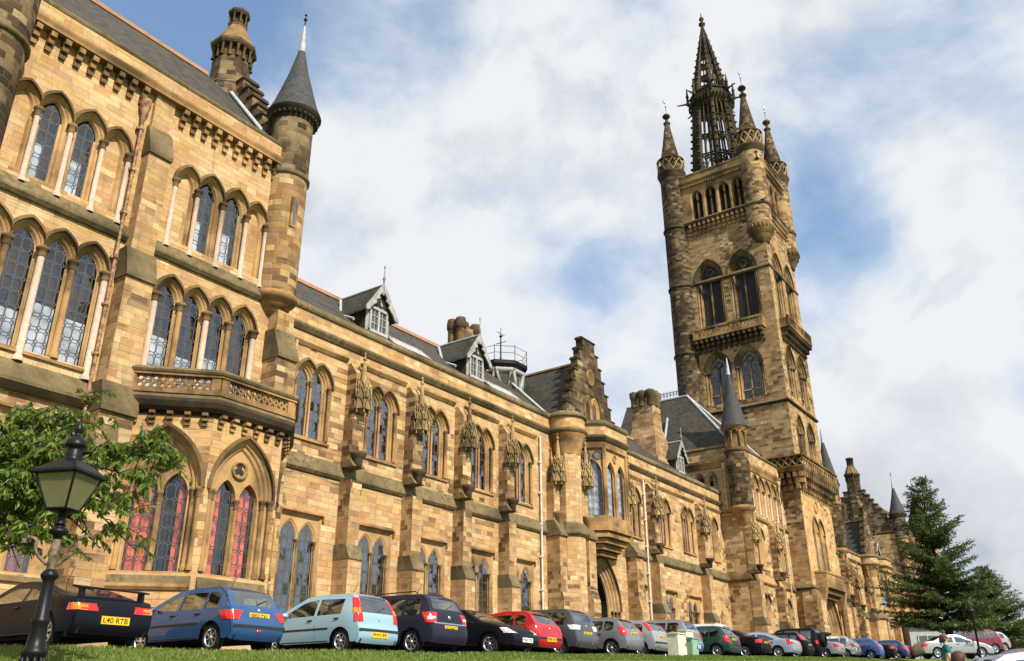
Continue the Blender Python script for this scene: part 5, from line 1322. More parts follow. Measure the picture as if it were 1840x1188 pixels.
    for i in range(8):
        p = ring(R1*1.32, 0, i); lathe(g, p[:2], [(.2, 69.60), (.16, 70.80), (.24, 70.90), (.16, 71.10), (.03, 72.20)], 6)
        for o in (.2, .4, .6, .8):
            a_, b_ = Vector(ring(R1*1.34, 0, i)), Vector(ring(R1*1.34, 0, i+1)); p = a_.lerp(b_, o); lathe(g, (p.x, p.y), [(.0, 68.50), (.13, 68.70), (.13, 69.10), (.2, 69.22)], 5)
        p = ring(R1*1.5, 69.80, i); q2 = ring(R1*1.95, 69.75, i); tube(g, [ring(R1*1.3, 69.80, i), p, q2], .16, 5, lambda t: .18*(1-.6*t))
    g.build('gargoyle', 'spire_stone', gal)
    s = MB(); r2 = 2.1
    for i in range(8):
        tube(s, [ring(r2, 70.60, i), ring(r2*.5, 76.70, i), ring(.14, 81.70, i)], .17, 5, lambda t: .2*(1-t)+.07)
        for t in range(1, 11):
            tt = t/11.5; p = ring(r2*(1-tt)+.26*(1-tt)+.12, 70.60+11.1*tt, i); lathe(s, p[:2], [(0, p[2]-.13), (.2*(1-.4*tt), p[2]-.03), (.13, p[2]+.12), (0, p[2]+.2)], 5, False)
        a1, b1, a2, b2 = ring(r2*.93, 70.60, i), ring(r2*.93, 70.60, i+1), ring(.1, 81.50, i), ring(.1, 81.50, i+1)
        for t0, t1 in ((0, .06), (.13, .22), (.29, .38), (.45, .54), (.61, 1.0)):
            L = lambda p, q, t: tuple(Vector(p).lerp(Vector(q), t)); s.poly([L(a1, a2, t0), L(b1, b2, t0), L(b1, b2, t1), L(a1, a2, t1)])
        m0 = tuple((Vector(a1)+Vector(b1))/2); m2_ = tuple((Vector(a2)+Vector(b2))/2); tube(s, [m0, m2_], .09, 4)
    spo = s.build('spire', 'spire_stone', b)
    f = MB(); lathe(f, c, [(.2, 81.30), (.16, 81.90), (.42, 82.10), (.46, 82.30), (.2, 82.50), (.15, 82.80), (.34, 83.00), (.3, 83.25), (.1, 83.40), (.04, 84.10)], 8)
    f.build('finial', 'spire_stone', spo)
    return b
def gate_block(name, label, x0, dirn, far=False):
    F = Fr((x0, 27.0), (dirn, 0), (0, -1)); X = Fr((x0, 27.0), (0, 1), (-dirn, 0)); W = 11.1 if not far else 7.6
    b = thing(name, label, 'building', F.P(W/2, -4, 3)); zb = 2.8
    up, lo, ar = [], [], []
    for c in ((3.3, 8.6) if not far else (3.3,)):
        w, o = window(b, F, [(c-.36, .30, 10.8, 13.3), (c+.36, .30, 10.8, 13.3)], 1.15); up.append(o); columns(w, F, [(c, -.14, .08, 10.8, 13.0)], 'redstone', 'trim')
        w, o = window(b, F, [(c-.36, .28, zb+1.7, 7.9), (c+.36, .28, zb+1.7, 7.9)], 1.15, [(.2, 0), (.14, -.1), (.06, -.12), (0, -.3)]); lo.append(o); columns(w, F, [(c, -.12, .08, zb+1.7, 7.6)], 'trim', 'trim')
    n = 5 if not far else 3
    l5 = [(2.9+(k+.5)*1.5, .46, 15.5, 17.9) for k in range(n)]
    a = MB(); sweep_lights(a, F, l5, 1.15, [(.34, 0), (.28, -.08), (.2, -.1), (.14, -.2), (.05, -.22), (0, -.38)], 7); ao = a.build('arcade', 'reveal', b)
    h = MB(); sweep_lights(h, F, l5, 1.15, hood_prof(.34), 7, legs=False); h.build('hood_mould', 'hood', ao)
    p = MB()
    for lt in l5: p.piece(); p.poly([F.P(u, -.38, z) for u, z in arch(*lt, 1.15, 0)])
    p.each('blind_panel', 'stone', ao)
    columns(ao, F, [(2.9+k*1.5, -.05, .1, 15.5, 17.6) for k in range(n+1)], 'granite', 'trim')
    m = MB(); wall(m, F, 0, W, zb-1.5, 9.4, lo); wall(m, F, 0, W, 10.1, 15.1, up); wall(m, F, 0, W, 15.1, 20.0, [outline(l5, 1.15, .34, 7)])
    xs = []
    if not far:
        for u in (2.55, 3.75):
            w, o = window(b, X, [(u, .36, 16.4, 18.3)], .9, [(.2, 0), (.14, -.08), (0, -.25)], hood=False); xs.append(o)
    wall(m, X, 0, 9, zb-1.5, 15.2); wall(m, X, 0, 9, 15.2, 20.0, xs)
    m.poly([F.P(W, 0, zb-1), F.P(W, -9, zb-1), F.P(W, -9, 20), F.P(W, 0, 20)]); m.poly([F.P(0, -9, zb-1), F.P(W, -9, zb-1), F.P(W, -9, 20), F.P(0, -9, 20)])
    m.build('wall', 'stone', b)
    pth = [(0, -9), (0, 0), (W, 0)]
    s = MB(); s.piece(); plansweep(s, F, [(0, -2), (0, 0), (W, 0)], STR); s.piece(); plansweep(s, F, [(0, -2), (0, 0), (W, 0)], [(-.05, 14.9), (.12, 14.9), (.2, 15.0), (.2, 15.1), (.02, 15.3), (-.05, 15.3)]); s.each('string_course', 'trim', b, 'moss')
    s = MB(); plansweep(s, F, pth, [(-.05, 19.3), (.08, 19.3), (.14, 19.5), (.28, 19.8), (.28, 20.0), (-.05, 20.0)]); s.build('cornice', 'trim', b)
    s = MB(); plansweep(s, F, pth, [(-.3, 20.0), (.08, 20.0), (.08, 21.0), (-.3, 21.0)]); s.build('parapet', 'stone', b)
    s = MB(); plansweep(s, F, pth, [(-.4, 21.0), (.18, 21.0), (.22, 21.1), (.0, 21.35), (-.4, 21.4)]); s.build('coping', 'moss', b, 'moss')
    niche_buttress(b, F, .35, .8, zb-1, 1.0); niche_buttress(b, F, 6.1, .74, zb-1, .95)
    t = MB(); c = FP2(F, .1, -.05); r = .98
    k = MB(); lathe(k, c, [(.1, 13.9), (r*.5, 14.2), (r*.55, 14.5), (r*.75, 14.7), (r*.8, 15.0), (r*.98, 15.15), (r*1.1, 15.35), (r*1.1, 15.5), (r, 15.6)], 24)
    lathe(t, c, [(r, 15.6), (r, 20.5)], 24); to = t.build('turret', 'stone_sooty', b); k.build('corbel', 'trim', to)
    k = MB(); lathe(k, c, [(r*.98, 20.3), (r*1.12, 20.4), (r*1.12, 20.55), (r*.9, 20.8), (r*.82, 20.82), (r*.82, 22.3), (r*1.1, 22.45), (r*1.2, 22.7), (r*1.0, 22.8)], 20); to2 = k.build('upper_drum', 'trim', to)
    k = MB()
    for i in range(8):
        an = i*pi/4; q = (c[0]+r*.95*cos(an), c[1]+r*.95*sin(an)); shaft(k, q, .07, 20.6, 21.8); capital(k, q, .07, 21.8)
        an2 = an+pi/4; tube(k, [(q[0], q[1], 22.0), (c[0]+r*cos((an+an2)/2), c[1]+r*sin((an+an2)/2), 22.4), (c[0]+r*.95*cos(an2), c[1]+r*.95*sin(an2), 22.0)], .08, 4)
    k.build('arcade_ring', 'trim', to)
    k = MB(); lathe(k, c, [(r*1.24, 22.62), (r*1.02, 23.5), (r*.74, 24.8), (r*.42, 26.4), (r*.16, 27.8)], 20); co = k.build('cone_roof', 'slate_blue', to)
    k = MB(); lathe(k, c, [(r*.2, 27.7), (.12, 28.6), (.04, 29.4)], 10); k.build('lead_tip', 'lead', co)
    if not far:
        r_ = MB(); rx, ry, rz = 4.6, -6.2, 28.2
        A, B2 = (.15, -.3, 21.2), (.15, -13, 21.2)
        roof_plane(r_, F, [A, (rx, ry, rz), (rx, -13, rz), B2]); roof_plane(r_, F, [A, (9.0, -.3, 21.2), (rx, ry, rz)]); roof_plane(r_, F, [(9.0, -.3, 21.2), (9.0, -13, 21.2), (rx, -13, rz), (rx, ry, rz)])
        ro = r_.build('roof', 'slate', b)
        l = MB(); tube(l, [F.P(*A), F.P(rx, ry, rz)], .13, 5); tube(l, [F.P(9, -.3, 21.2), F.P(rx, ry, rz)], .13, 5); tube(l, [F.P(rx, ry, rz), F.P(rx, -13, rz)], .14, 5); tube(l, [F.P(.1, -7.2, 21.2), F.P(2.6, -7.6, 25.6)], .12, 5); l.build('lead_flashing', 'lead', ro)
        cr = MB()
        for i in range(14):
            y = -6.6-i*.35; p = F.P(rx, y, rz+.1); tube(cr, [p, (p[0], p[1], p[2]+.75)], .03, 4); tube(cr, [(p[0], p[1], p[2]+.35), (p[0], p[1]+.17, p[2]+.6), (p[0], p[1]+.35, p[2]+.35)], .025, 4)
        for z in (.3, .6): tube(cr, [F.P(rx, -6.4, rz+.1+z), F.P(rx, -11.6, rz+.1+z)], .03, 4)
        cr.build('roof_cresting', 'iron', ro)
        drainpipe(b, F, 9.6, .16, 2.5, 18.6, 'pipe_cream'); drainpipe(b, X, 1.3, .14, 15.5, 18.6, 'pipe_cream')
    else:
        r_ = MB(); roof_plane(r_, F, [(.2, -.3, 21.2), (W, -.3, 21.2), (W, -5, 26), (4, -5, 26)]); roof_plane(r_, F, [(.2, -.3, 21.2), (4, -5, 26), (.2, -9, 21.2)]); r_.build('roof', 'slate_blue', b)
    return b
def build_far_wing():
    F = Fr((0, 29), (1, 0), (0, -1))
    b = thing('far_wing', 'distant lower wing beyond the tower, its gabled bay half hidden by the conifer', 'building', (120, 29, 4))
    wing_wall_section(b, F, 99, 117.6, 3.4, [101.9, 105.9, 109.9, 113.9]); wing_wall_section(b, F, 125.6, 141, 4.0, [128.2, 132.2, 136.2])
    course(b, F, 99, 117.2); course(b, F, 125.6, 141)
    recess_moulds(b, F, [(104.4, 107.4), (108.4, 111.4), (112.4, 115.2)])
    for u in (103.9, 107.9, 111.9, 130.2, 134.2): niche_buttress(b, F, u, zb=2.6)
    oriel_bay(b, F, 121.8, 3.6)
    r = MB(); roof_plane(r, F, [(99, -.4, 17.15), (141, -.4, 17.15), (141, -5.2, 21.35), (99, -5.2, 21.35)]); roof_plane(r, F, [(99, -5.2, 21.35), (141, -5.2, 21.35), (141, -10, 17.15), (99, -10, 17.15)]); r.build('roof', 'slate', b)
    dormer(b, F, 108.5, -1.25, 18.05); dormer(b, F, 131.5, -1.25, 18.05)
    c = MB(); box(c, F, 131.4, 132.6, -5.6, -4.4, 20, 24.5); ch = c.build('chimney', 'stone_sooty', b)
    for x in (-.35, .35):
        k = MB(); lathe(k, FP2(F, 132+x, -5), [(.38, 24), (.32, 24.3), (.32, 26.2), (.42, 26.3), (.42, 26.8), (.2, 26.9)], 10); k.build('flue', 'trim_dark', ch)
    return b
# ============================================================ ground
def build_ground():
    # asphalt sheet: rises gently to the right like the street; lawn falls away towards the viewer
    def sheet(name, mat, xs, ys, zf):
        mb = MB(); mb.grid([[(x, y, zf(x, y)) for x in xs] for y in ys], True); return struct(mb.build(name, mat))
    xs = [-900, -300, -100, -60, -30]+[x*5 for x in range(-5, 33)]+[200, 300, 600, 1500]
    sheet('road', 'asphalt', xs, [16.3, 17, 19, 22, 25, 29, 34, 60, 150, 500, 2500], lambda x, y: ground_z(x)+min(max(y-17, 0), 14)*.03+max(y-60, 0)*-.01)
    lx = [-900, -300, -100, -60, -30]+[x*2.0 for x in range(-14, 81)]+[200, 300, 600, 1500]
    def lz(x, y): 
        t = (16.2-y)
        return ground_z(x)+.07-.175*max(t-.25, 0)-.02*max(0, 1-abs(t))+.02*sin(x*.9)*sin(y*1.3) if t < 30 else ground_z(x)+.07-.175*30-(t-30)*.02
    mb = MB(); ys = [-900, -200, -60, -13.8, -5, 0, 4, 8, 10, 12, 13, 14, 15, 15.6, 16.0, 16.2, 16.45]
    mb.grid([[(x, y, lz(x, y)) for x in lx] for y in ys], True); struct(mb.build('lawn', 'grass_ground'))
    # grass blades along the visible crest
    rnd = random.Random(5); g = MB(); k = 0
    for i in range(30000):
        x = rnd.uniform(1, 1)*(2+rnd.random()**1.7*60); y = rnd.uniform(12.6 if x < 20 else 14.6, 16.44); z = lz(x, y); a = rnd.uniform(0, 2*pi); h = rnd.uniform(.03, .075); w = .012+.0006*x
        dx, dy = cos(a)*w, sin(a)*w; lx_, ly_ = rnd.uniform(-.04, .04), rnd.uniform(-.04, .04)
        g.poly([(x-dx, y-dy, z-.01), (x+dx, y+dy, z-.01), (x+lx_, y+ly_, z+h)], [(i+.1, 0), (i+.5, 0), (i+.5, 1)])
    o = g.build('grass', 'grass_blade'); o['kind'] = 'stuff'; o['label'] = 'short mown green grass along the crest of the lawn'; o['category'] = 'grass'
    return lz
LZ = build_ground()
FN = Fr((0, 28.3), (1, 0), (0, -1)); FM = Fr((162.5, 28.3), (-1, 0), (0, -1))
build_wing()
pavilion('turreted_block', 'near three storey sandstone block with a round turret and a balconied bay window', FN)
gate_block('gate_block', 'sandstone block with hipped slate roof and round corner turret, left of the tall tower', 72.5, 1)
build_tower()
gate_block('gate_block', 'narrow sandstone block peeping out just right of the tall tower', 100.6, -1, True)
build_far_wing()
pavilion('turreted_block', 'far three storey block with stepped gable, octagonal chimney and cone turrets, behind the tall conifer', FM, True, 4.2)
# ============================================================ cars
KIN = {
 'hatch': dict(L=3.84, W=1.66, H=1.43, k=[(.10, .25), (.02, .36), (0, .58), (.04, .66), (.10, .90), (.42, 1.28), (.68, 1.40), (1.5, 1.43), (2.1, 1.37), (2.95, .98), (3.5, .83), (3.76, .62), (3.84, .42), (3.78, .24)], rw=(4.2, 5.5), ws=(8.15, 8.95), belt=(.92, .90), win=[(.55, .95), (1.02, 1.78), (1.86, 2.82)], r=.30, wy=(.66, 3.08)),
 'city': dict(L=3.80, W=1.66, H=1.48, k=[(.08, .24), (.0, .36), (0, .60), (.05, .66), (.07, .90), (.30, 1.36), (.52, 1.45), (1.5, 1.48), (2.0, 1.44), (2.85, 1.02), (3.45, .86), (3.72, .62), (3.80, .42), (3.74, .24)], rw=(4.15, 5.3), ws=(8.15, 8.95), belt=(.95, .90), win=[(.62, 1.45), (1.55, 2.72)], r=.29, wy=(.60, 3.05)),
 'mpv': dict(L=4.30, W=1.78, H=1.63, k=[(.08, .28), (0, .42), (0, .66), (.05, .74), (.10, 1.02), (.36, 1.48), (.62, 1.60), (2.0, 1.63), (2.7, 1.54), (3.55, 1.08), (4.05, .92), (4.24, .68), (4.30, .46), (4.24, .26)], rw=(4.3, 5.3), ws=(8.15, 8.95), belt=(1.04, .98), win=[(.50, 1.05), (1.14, 2.12), (2.2, 3.35)], r=.32, wy=(.74, 3.45)),
 'saloon': dict(L=4.45, W=1.72, H=1.40, k=[(.10, .26), (0, .38), (0, .62), (.06, .84), (.20, .96), (.72, 1.00), (1.45, 1.33), (2.05, 1.40), (2.5, 1.36), (3.25, .98), (4.0, .82), (4.36, .62), (4.45, .44), (4.38, .25)], rw=(5.15, 5.95), ws=(8.1, 8.95), belt=(.94, .90), win=[(1.02, 1.95), (2.05, 3.05)], r=.31, wy=(.86, 3.58)),
 'coupe': dict(L=4.50, W=1.74, H=1.27, k=[(.10, .26), (0, .38), (0, .62), (.05, .80), (.16, .88), (.55, .93), (1.55, 1.22), (2.15, 1.27), (2.5, 1.24), (3.3, .90), (4.0, .78), (4.4, .60), (4.50, .44), (4.44, .25)], rw=(5.1, 5.95), ws=(8.1, 8.95), belt=(.88, .84), win=[(1.0, 1.7), (1.78, 3.05)], r=.31, wy=(.84, 3.5)),
 'suv': dict(L=4.3, W=1.80, H=1.74, k=[(.08, .38), (0, .50), (0, .74), (.05, .82), (.07, 1.06), (.20, 1.56), (.40, 1.71), (1.9, 1.74), (2.45, 1.66), (3.1, 1.14), (3.9, 1.02), (4.22, .80), (4.30, .56), (4.24, .36)], rw=(4.2, 5.2), ws=(8.15, 8.95), belt=(1.08, 1.04), win=[(.42, 1.05), (1.14, 2.0), (2.1, 3.0)], r=.36, wy=(.78, 3.4)),
}
def _smooth_sil(spec):
    ks = spec['k']; pts = []; par = []
    for i in range(len(ks)-1):
        a, b = ks[i], ks[i+1]; l = sqrt((a[0]-b[0])**2+(a[1]-b[1])**2); n = max(2, int(l/.035))
        for j in range(n): t = j/n; pts.append((a[0]+(b[0]-a[0])*t, a[1]+(b[1]-a[1])*t)); par.append(i+t)
    pts.append(ks[-1]); par.append(len(ks)-1.0)
    for it in range(5):
        q = pts[:]
        for i in range(1, len(pts)-1): q[i] = ((pts[i-1][0]+2*pts[i][0]+pts[i+1][0])/4, (pts[i-1][1]+2*pts[i][1]+pts[i+1][1])/4)
        pts = q
    nr = []
    for i in range(len(pts)):
        a, b = pts[max(i-1, 0)], pts[min(i+1, len(pts)-1)]; dx, dz = b[0]-a[0], b[1]-a[1]; l = sqrt(dx*dx+dz*dz)+1e-9
        nr.append((-dz/l, dx/l))
    return pts, par, nr
class Car:
    def __init__(s, kind):
        s.sp = KIN[kind]; s.B = s.sp['W']/2; s.pts, s.par, s.nr = _smooth_sil(s.sp)
    def belt(s, y): b = s.sp['belt']; return b[0]+(b[1]-b[0])*y/s.sp['L']
    def hw(s, y, z):
        L = s.sp['L']; f = 1-.09*max(0, (.55-y)/.55)**2-.16*max(0, (y-(L-.9))/.9)**2; zb = s.belt(y)
        if z < zb: g = 1-.05*((z-.60)/.45)**2
        else:
            t = (z-zb)/max(s.sp['H']-zb, .1); g0 = 1-.05*((zb-.60)/.45)**2; g = g0-.22*t-.05*t*t
        return s.B*f*g
    @staticmethod
    def inset(a): a = abs(a); return 0 if a < .80 else (.055 if a >= 1 else (.012 if a >= .93 else .0))
    def at(s, i, f):
        (y, z), (ny, nz) = s.pts[i], s.nr[i]; k = .018*(1-f*f)-s.inset(f)
        return (f*s.hw(y, z), y+ny*k, z+nz*k)
    def edge(s):   # inset outline
        return [(p[0]-n[0]*.055, p[1]-n[1]*.055) for p, n in zip(s.pts, s.nr)]
    def yrear(s, z, front=False):
        best = None
        for a, b in zip(s.pts[:-1], s.pts[1:]):
            if (a[1]-z)*(b[1]-z) <= 0 and abs(a[1]-b[1]) > 1e-9:
                y = a[0]+(b[0]-a[0])*(z-a[1])/(b[1]-a[1])
                if best is None or (y > best if front else y < best): best = y
        return best if best is not None else (s.sp['L'] if front else 0)
    def patch(s, mb, z0, z1, a0, a1, wrap=(0, 0), out=.012, front=False, nz=5):
        """surface patch on the rear (or front) between fractions a0..a1 of the half width, wrapped round the side by wrap metres (bottom, top)"""
        sg = -1 if front else 1; rows = []
        for j in range(nz+1):
            t = j/nz; z = z0+(z1-z0)*t; y0 = s.yrear(z, front); A0 = a0[0]+(a0[1]-a0[0])*t if hasattr(a0, '__len__') else a0; w = wrap[0]+(wrap[1]-wrap[0])*t
            row = []
            fr = [A0+(a1-A0)*k/6 for k in range(7)]
            for f in fr: row.append((f*s.hw(y0, z)+(out*.5*(1 if f > 0 else -1) if abs(f) > .9 else 0), y0+sg*(s.inset(f)*1.0-out), z))
            if w > 0:
                sd = 1 if a1 > 0 else -1
                for k in (0, .3, .65, 1): y = y0+sg*(.055+w*k); row.append((sd*(s.hw(y, z)+out), y, z))
            rows.append(row)
        mb.grid(rows, True)
    def build(s, root, paint, lights, plate=None, platey='rear', plz=.66, strip=True, tint='car_glass', dark_lower=False):
        sp = s.sp; L = sp['L']; B = s.B
        body = MB(); rw = MB(); ws = MB()
        fr = [-1, -.97, -.93, -.8, -.4, 0, .4, .8, .93, .97, 1]
        for i in range(len(s.pts)-1):
            m = (s.par[i]+s.par[i+1])/2
            for j in range(len(fr)-1):
                q = [s.at(i, fr[j]), s.at(i, fr[j+1]), s.at(i+1, fr[j+1]), s.at(i+1, fr[j])]
                c = abs(fr[j]+fr[j+1])/2
                dst = body
                if c < .8 and sp['rw'][0] < m < sp['rw'][1]: dst = rw
                elif c < .86 and sp['ws'][0] < m < sp['ws'][1]: dst = ws
                dst.poly(q, None, True)
        ed = s.edge(); ymin = min(p[0] for p in ed)+.002; ymax = max(p[0] for p in ed)-.002
        ys = [ymin+(ymax-ymin)*(1-cos(pi*i/34))/2 for i in range(35)]
        for w in sp['wy']:
            for k in range(-6, 7): ys.append(w+k*(sp['r']+.05)/6)
        for a, b in sp['win']: ys += [a, b]
        ys = sorted(set(round(y, 4) for y in ys if ymin <= y <= ymax))
        def zr(y):
            zs_ = []
            for a, b in zip(ed+[ed[0]], ed[1:]+[ed[0], ed[1]]):
                if (a[0]-y)*(b[0]-y) <= 0 and abs(a[0]-b[0]) > 1e-9: zs_.append(a[1]+(b[1]-a[1])*(y-a[0])/(b[0]-a[0]))
            return (min(zs_), max(zs_)) if zs_ else (.3, .3)
        cols = []
        for y in ys:
            z0, z1 = zr(y); z0 = max(z0, sp['k'][0][1]-.03)
            for w in sp['wy']:
                R = sp['r']+.05; dy = abs(y-w)
                if dy < R: z0 = max(z0, sp['r']+sqrt(R*R-dy*dy))
            z0 = min(z0, z1-.005)
            wl = min(max(s.belt(y), z0+.01), z1-.01); wh = max(min(z1-.085, sp['H']-.13), wl)
            if z1-.085 < s.belt(y): wh = wl
            cols.append((y, [z0+(wl-z0)*k/6 for k in range(7)]+[wl+(wh-wl)*k/3 for k in range(1, 4)]+[wh+(z1-wh)*k/2 for k in (1, 2)]))
        sw = {}
        for sd in (-1, 1):
            gl = [MB() for w in sp['win']]
            for (ya, za), (yb, zb) in zip(cols[:-1], cols[1:]):
                m = (ya+yb)/2; wi = next((i for i, (a, b) in enumerate(sp['win']) if a < m < b), None)
                for k in range(len(za)-1):
                    q = [(sd*s.hw(ya, za[k]), ya, za[k]), (sd*s.hw(yb, zb[k]), yb, zb[k]), (sd*s.hw(yb, zb[k+1]), yb, zb[k+1]), (sd*s.hw(ya, za[k+1]), ya, za[k+1])]
                    if wi is not None and 6 <= k < 9:
                        gl[wi].poly([(x-sd*.012, y, z) for x, y, z in q], None, True)
                    else: body.poly(q, None, True)
            sw[sd] = gl
        def fin(mb, name, mat, par, auto=40):
            me_ob = mb.build(name, mat); me = me_ob.data
            bm = bmesh.new(); bm.from_mesh(me); bmesh.ops.remove_doubles(bm, verts=bm.verts, dist=.0008); bmesh.ops.recalc_face_normals(bm, faces=bm.faces); bm.to_mesh(me); bm.free()
            me.polygons.foreach_set('use_smooth', [True]*len(me.polygons)); me.set_sharp_from_angle(angle=radians(auto)); me_ob.parent = par; return me_ob
        bo = fin(body, 'body', paint, root)
        fin(rw, 'rear_window', tint, root); fin(ws, 'windscreen', tint, root)
        for sd in (-1, 1):
            for g in sw[sd]:
                if g.f: fin(g, 'side_window', tint, root)
        # trim: seams, handles, window seals, and sill shadow drawn as a dark strip
        tr = MB()
        for sd in (-1, 1):
            def line(pts, w=.006):
                for (y0, z0), (y1, z1) in zip(pts[:-1], pts[1:]):
                    dy, dz = y1-y0, z1-z0; l = sqrt(dy*dy+dz*dz); ny, nz = -dz/l*w, dy/l*w
                    tr.piece(); tr.poly([(sd*(s.hw(y, z)+.003), y, z) for y, z in ((y0-ny, z0-nz), (y1-ny, z1-nz), (y1+ny, z1+nz), (y0+ny, z0+nz))])
            for i, (a, b) in enumerate(sp['win']):
                yy = b+.04
                zt = s.belt(yy)+.0
                if i >= len(sp['win'])-2: line([(yy, zt-.02), (yy, .62), (yy-.03, .34)])
            line([(sp['wy'][0]+sp['r']+.1, .30), (sp['wy'][1]-sp['r']-.1, .30)], .012)
            if strip: line([(sp['wy'][0]+sp['r']+.12, .60), (sp['wy'][1]-sp['r']-.1, .59)], .026)
        tr.each('trim_shade_line', 'black_plastic', bo)
        for sd in (-1, 1):
            for i, (a, b) in enumerate(sp['win'][-2:]):
                h = MB(); y = a+.12; z = s.belt(y)-.11; x = sd*(s.hw(y, z)+.018)
                rows = [[(x+.014*cos(t*pi/3), y-.075+.15*k+.0, z+.018*sin(t*pi/3)) for t in range(6)] for k in (0, .15, .85, 1)]
                h.grid(rows, True, None, True); h.build('door_handle', 'black_plastic', bo)
            m = MB(); y = sp['win'][-1][1]-.22; z = s.belt(y)+.06; x0 = s.hw(y, z)
            rows = []
            for k in range(6):
                t = k/5; xx = sd*(x0+.02+.19*t); rr = .075*sqrt(max(.05, 1-(2*t-1.05)**2))+.01
                rows.append([(xx, y+rr*.8*cos(a*pi/4), z+rr*.75*sin(a*pi/4)) for a in range(8)])
            m.grid(rows, True, None, True); m.poly(rows[-1]); m.build('wing_mirror', paint if not dark_lower else 'black_plastic', root)
        # bumper strips
        b = MB(); zb = sp['k'][2][1]
        if strip:
            s.patch(b, zb-.085, zb-.02, -.97, .97, out=.022, nz=2); b.build('bumper_strip', 'black_plastic', root)
        b = MB(); b.piece(); s.patch(b, sp['k'][0][1]+.0, sp['k'][0][1]+.10, -.9, .9, out=.004, nz=2); b.piece(); s.patch(b, sp['k'][0][1]+.02, sp['k'][0][1]+.16, -.7, .7, out=.004, front=True, nz=2); b.each('valance', 'black_plastic', bo)
        # lights
        for (nm, mat, z0, z1, a0, wr, front, sides) in lights:
            for sd in sides:
                q = MB(); aa = tuple(sd*v for v in a0) if hasattr(a0, '__len__') else sd*a0
                s.patch(q, z0, z1, aa, sd*1.0, wr, .014, front, 5); q.build(nm, mat, root)
        # dark inside, underbody, seats
        u = MB(); F0 = Fr((0, 0), (1, 0), (0, 1)); zt = min(s.belt(L/2)-.1, sp['H']-.66)
        box(u, F0, -B*.80, B*.80, .30, L-.35, .22, .62); box(u, F0, -B*.80, B*.80, sp['wy'][0]+.1, sp['win'][-1][1]-.1, .6, zt); u.build('underbody', 'rubber', root)
        for x in (-.36, .36):
            for y in (1.15+.1, 2.15):
                if y > sp['win'][-1][1]-.5: continue
                st = MB(); ext(st, Fr((x, 0), (1, 0), (0, 1)), -.24, .24, [(y-.05, zt-.1), (y+.12, zt-.1), (y-.02, zt+.32), (y-.12, zt+.32)]); ext(st, Fr((x, 0), (1, 0), (0, 1)), -.12, .12, [(y-.1, zt+.34), (y-.02, zt+.34), (y-.04, zt+.5), (y-.11, zt+.5)]); st.build('seat', 'seat', root)
        # wheels
        for wy in sp['wy']:
            for sd in (-1, 1): wheel(root, (sd*(B*.965-.11), wy, sp['r']), sp['r'], sd)
        # wiper and aerial
        w = MB(); i0 = next(i for i, p in enumerate(s.par) if p > sp['rw'][0]+.05); i1 = min(i0+4, len(s.pts)-1); a, c = s.at(i0, 0), s.at(i1, .45); tube(w, [(a[0], a[1]-.02, a[2]), (c[0], c[1]-.02, c[2])], .012, 4); w.build('wiper', 'black_plastic', root)
        w = MB(); i0 = next(i for i, p in enumerate(s.par) if p > 6.5); a = s.at(i0, 0); tube(w, [a, (a[0], a[1]-.22, a[2]+.32)], .007, 4); w.build('aerial', 'black_plastic', root)
        if plate:
            fr_ = platey == 'front'; z = plz; y = s.yrear(z, fr_)+(.022 if fr_ else -.022)
            Fp = Fr((0, y), (1, 0) if not fr_ else (-1, 0), (0, -1) if not fr_ else (0, 1)); q = MB(); box(q, Fp, -.29, .29, -.04, 0, z-.066, z+.066)
            pl = q.build('number_plate', 'plate_white' if fr_ else 'plate_yellow', root)
            lettering(pl, plate, Fp, .003, z, .54, .09)
_WH = {}
def wheel(root, loc, r, sd):
    if 'm' not in _WH:
        def lx(mb, prof, n=28):
            rows = [[(x, rr*cos(2*pi*i/n), rr*sin(2*pi*i/n)) for i in range(n)] for rr, x in prof]; mb.grid(rows, True, None, True)
        t = MB(); lx(t, [(.62, .08), (.70, .10), (.9, .095), (.98, .07), (1.0, .0), (.98, -.07), (.9, -.095), (.62, -.08)]); o = t.build('wheel', 'rubber'); _WH['m'] = o.data; bpy.data.objects.remove(o)
        m = MB(); lx(m, [(.66, .085), (.60, .09), (.56, .05), (.30, .03), (.01, .03)], 28)
        o = m.build('rim', 'black_plastic'); o.data.materials.append(M['alloy'])
        b = MB(); lx(b, [(.67, .09), (.60, .098), (.57, .07)], 28)
        for k in range(7):
            a = 2*pi*k/7
            def P(rr, da, x): return (x, rr*cos(a+da), rr*sin(a+da))
            b.poly([P(.08, -.6, .085), P(.60, -.13, .075), P(.60, .13, .075), P(.08, .6, .085)]); b.poly([P(.08, -.6, .085), P(.60, -.13, .075), P(.60, -.16, .04), P(.08, -.8, .04)]); b.poly([P(.08, .6, .085), P(.60, .13, .075), P(.60, .16, .04), P(.08, .8, .04)])
        lx(b, [(.15, .09), (.13, .10), (.01, .10)], 14)
        o2 = b.build('spokes', 'alloy')
        me = o.data; bm = bmesh.new(); bm.from_mesh(me); nf = len(bm.faces); bm.from_mesh(o2.data)
        bm.faces.ensure_lookup_table()
        for f in bm.faces[nf:]: f.material_index = 1
        bm.to_mesh(me); bm.free(); _WH['r'] = me; bpy.data.objects.remove(o); bpy.data.objects.remove(o2)
    w = bpy.data.objects.new('wheel', _WH['m']); COL.objects.link(w); w.parent = root; w.location = loc; w.scale = (1*sd, r, r)
    q = bpy.data.objects.new('rim', _WH['r']); COL.objects.link(q); q.parent = w; q.rotation_euler = (random.random()*6, 0, 0)
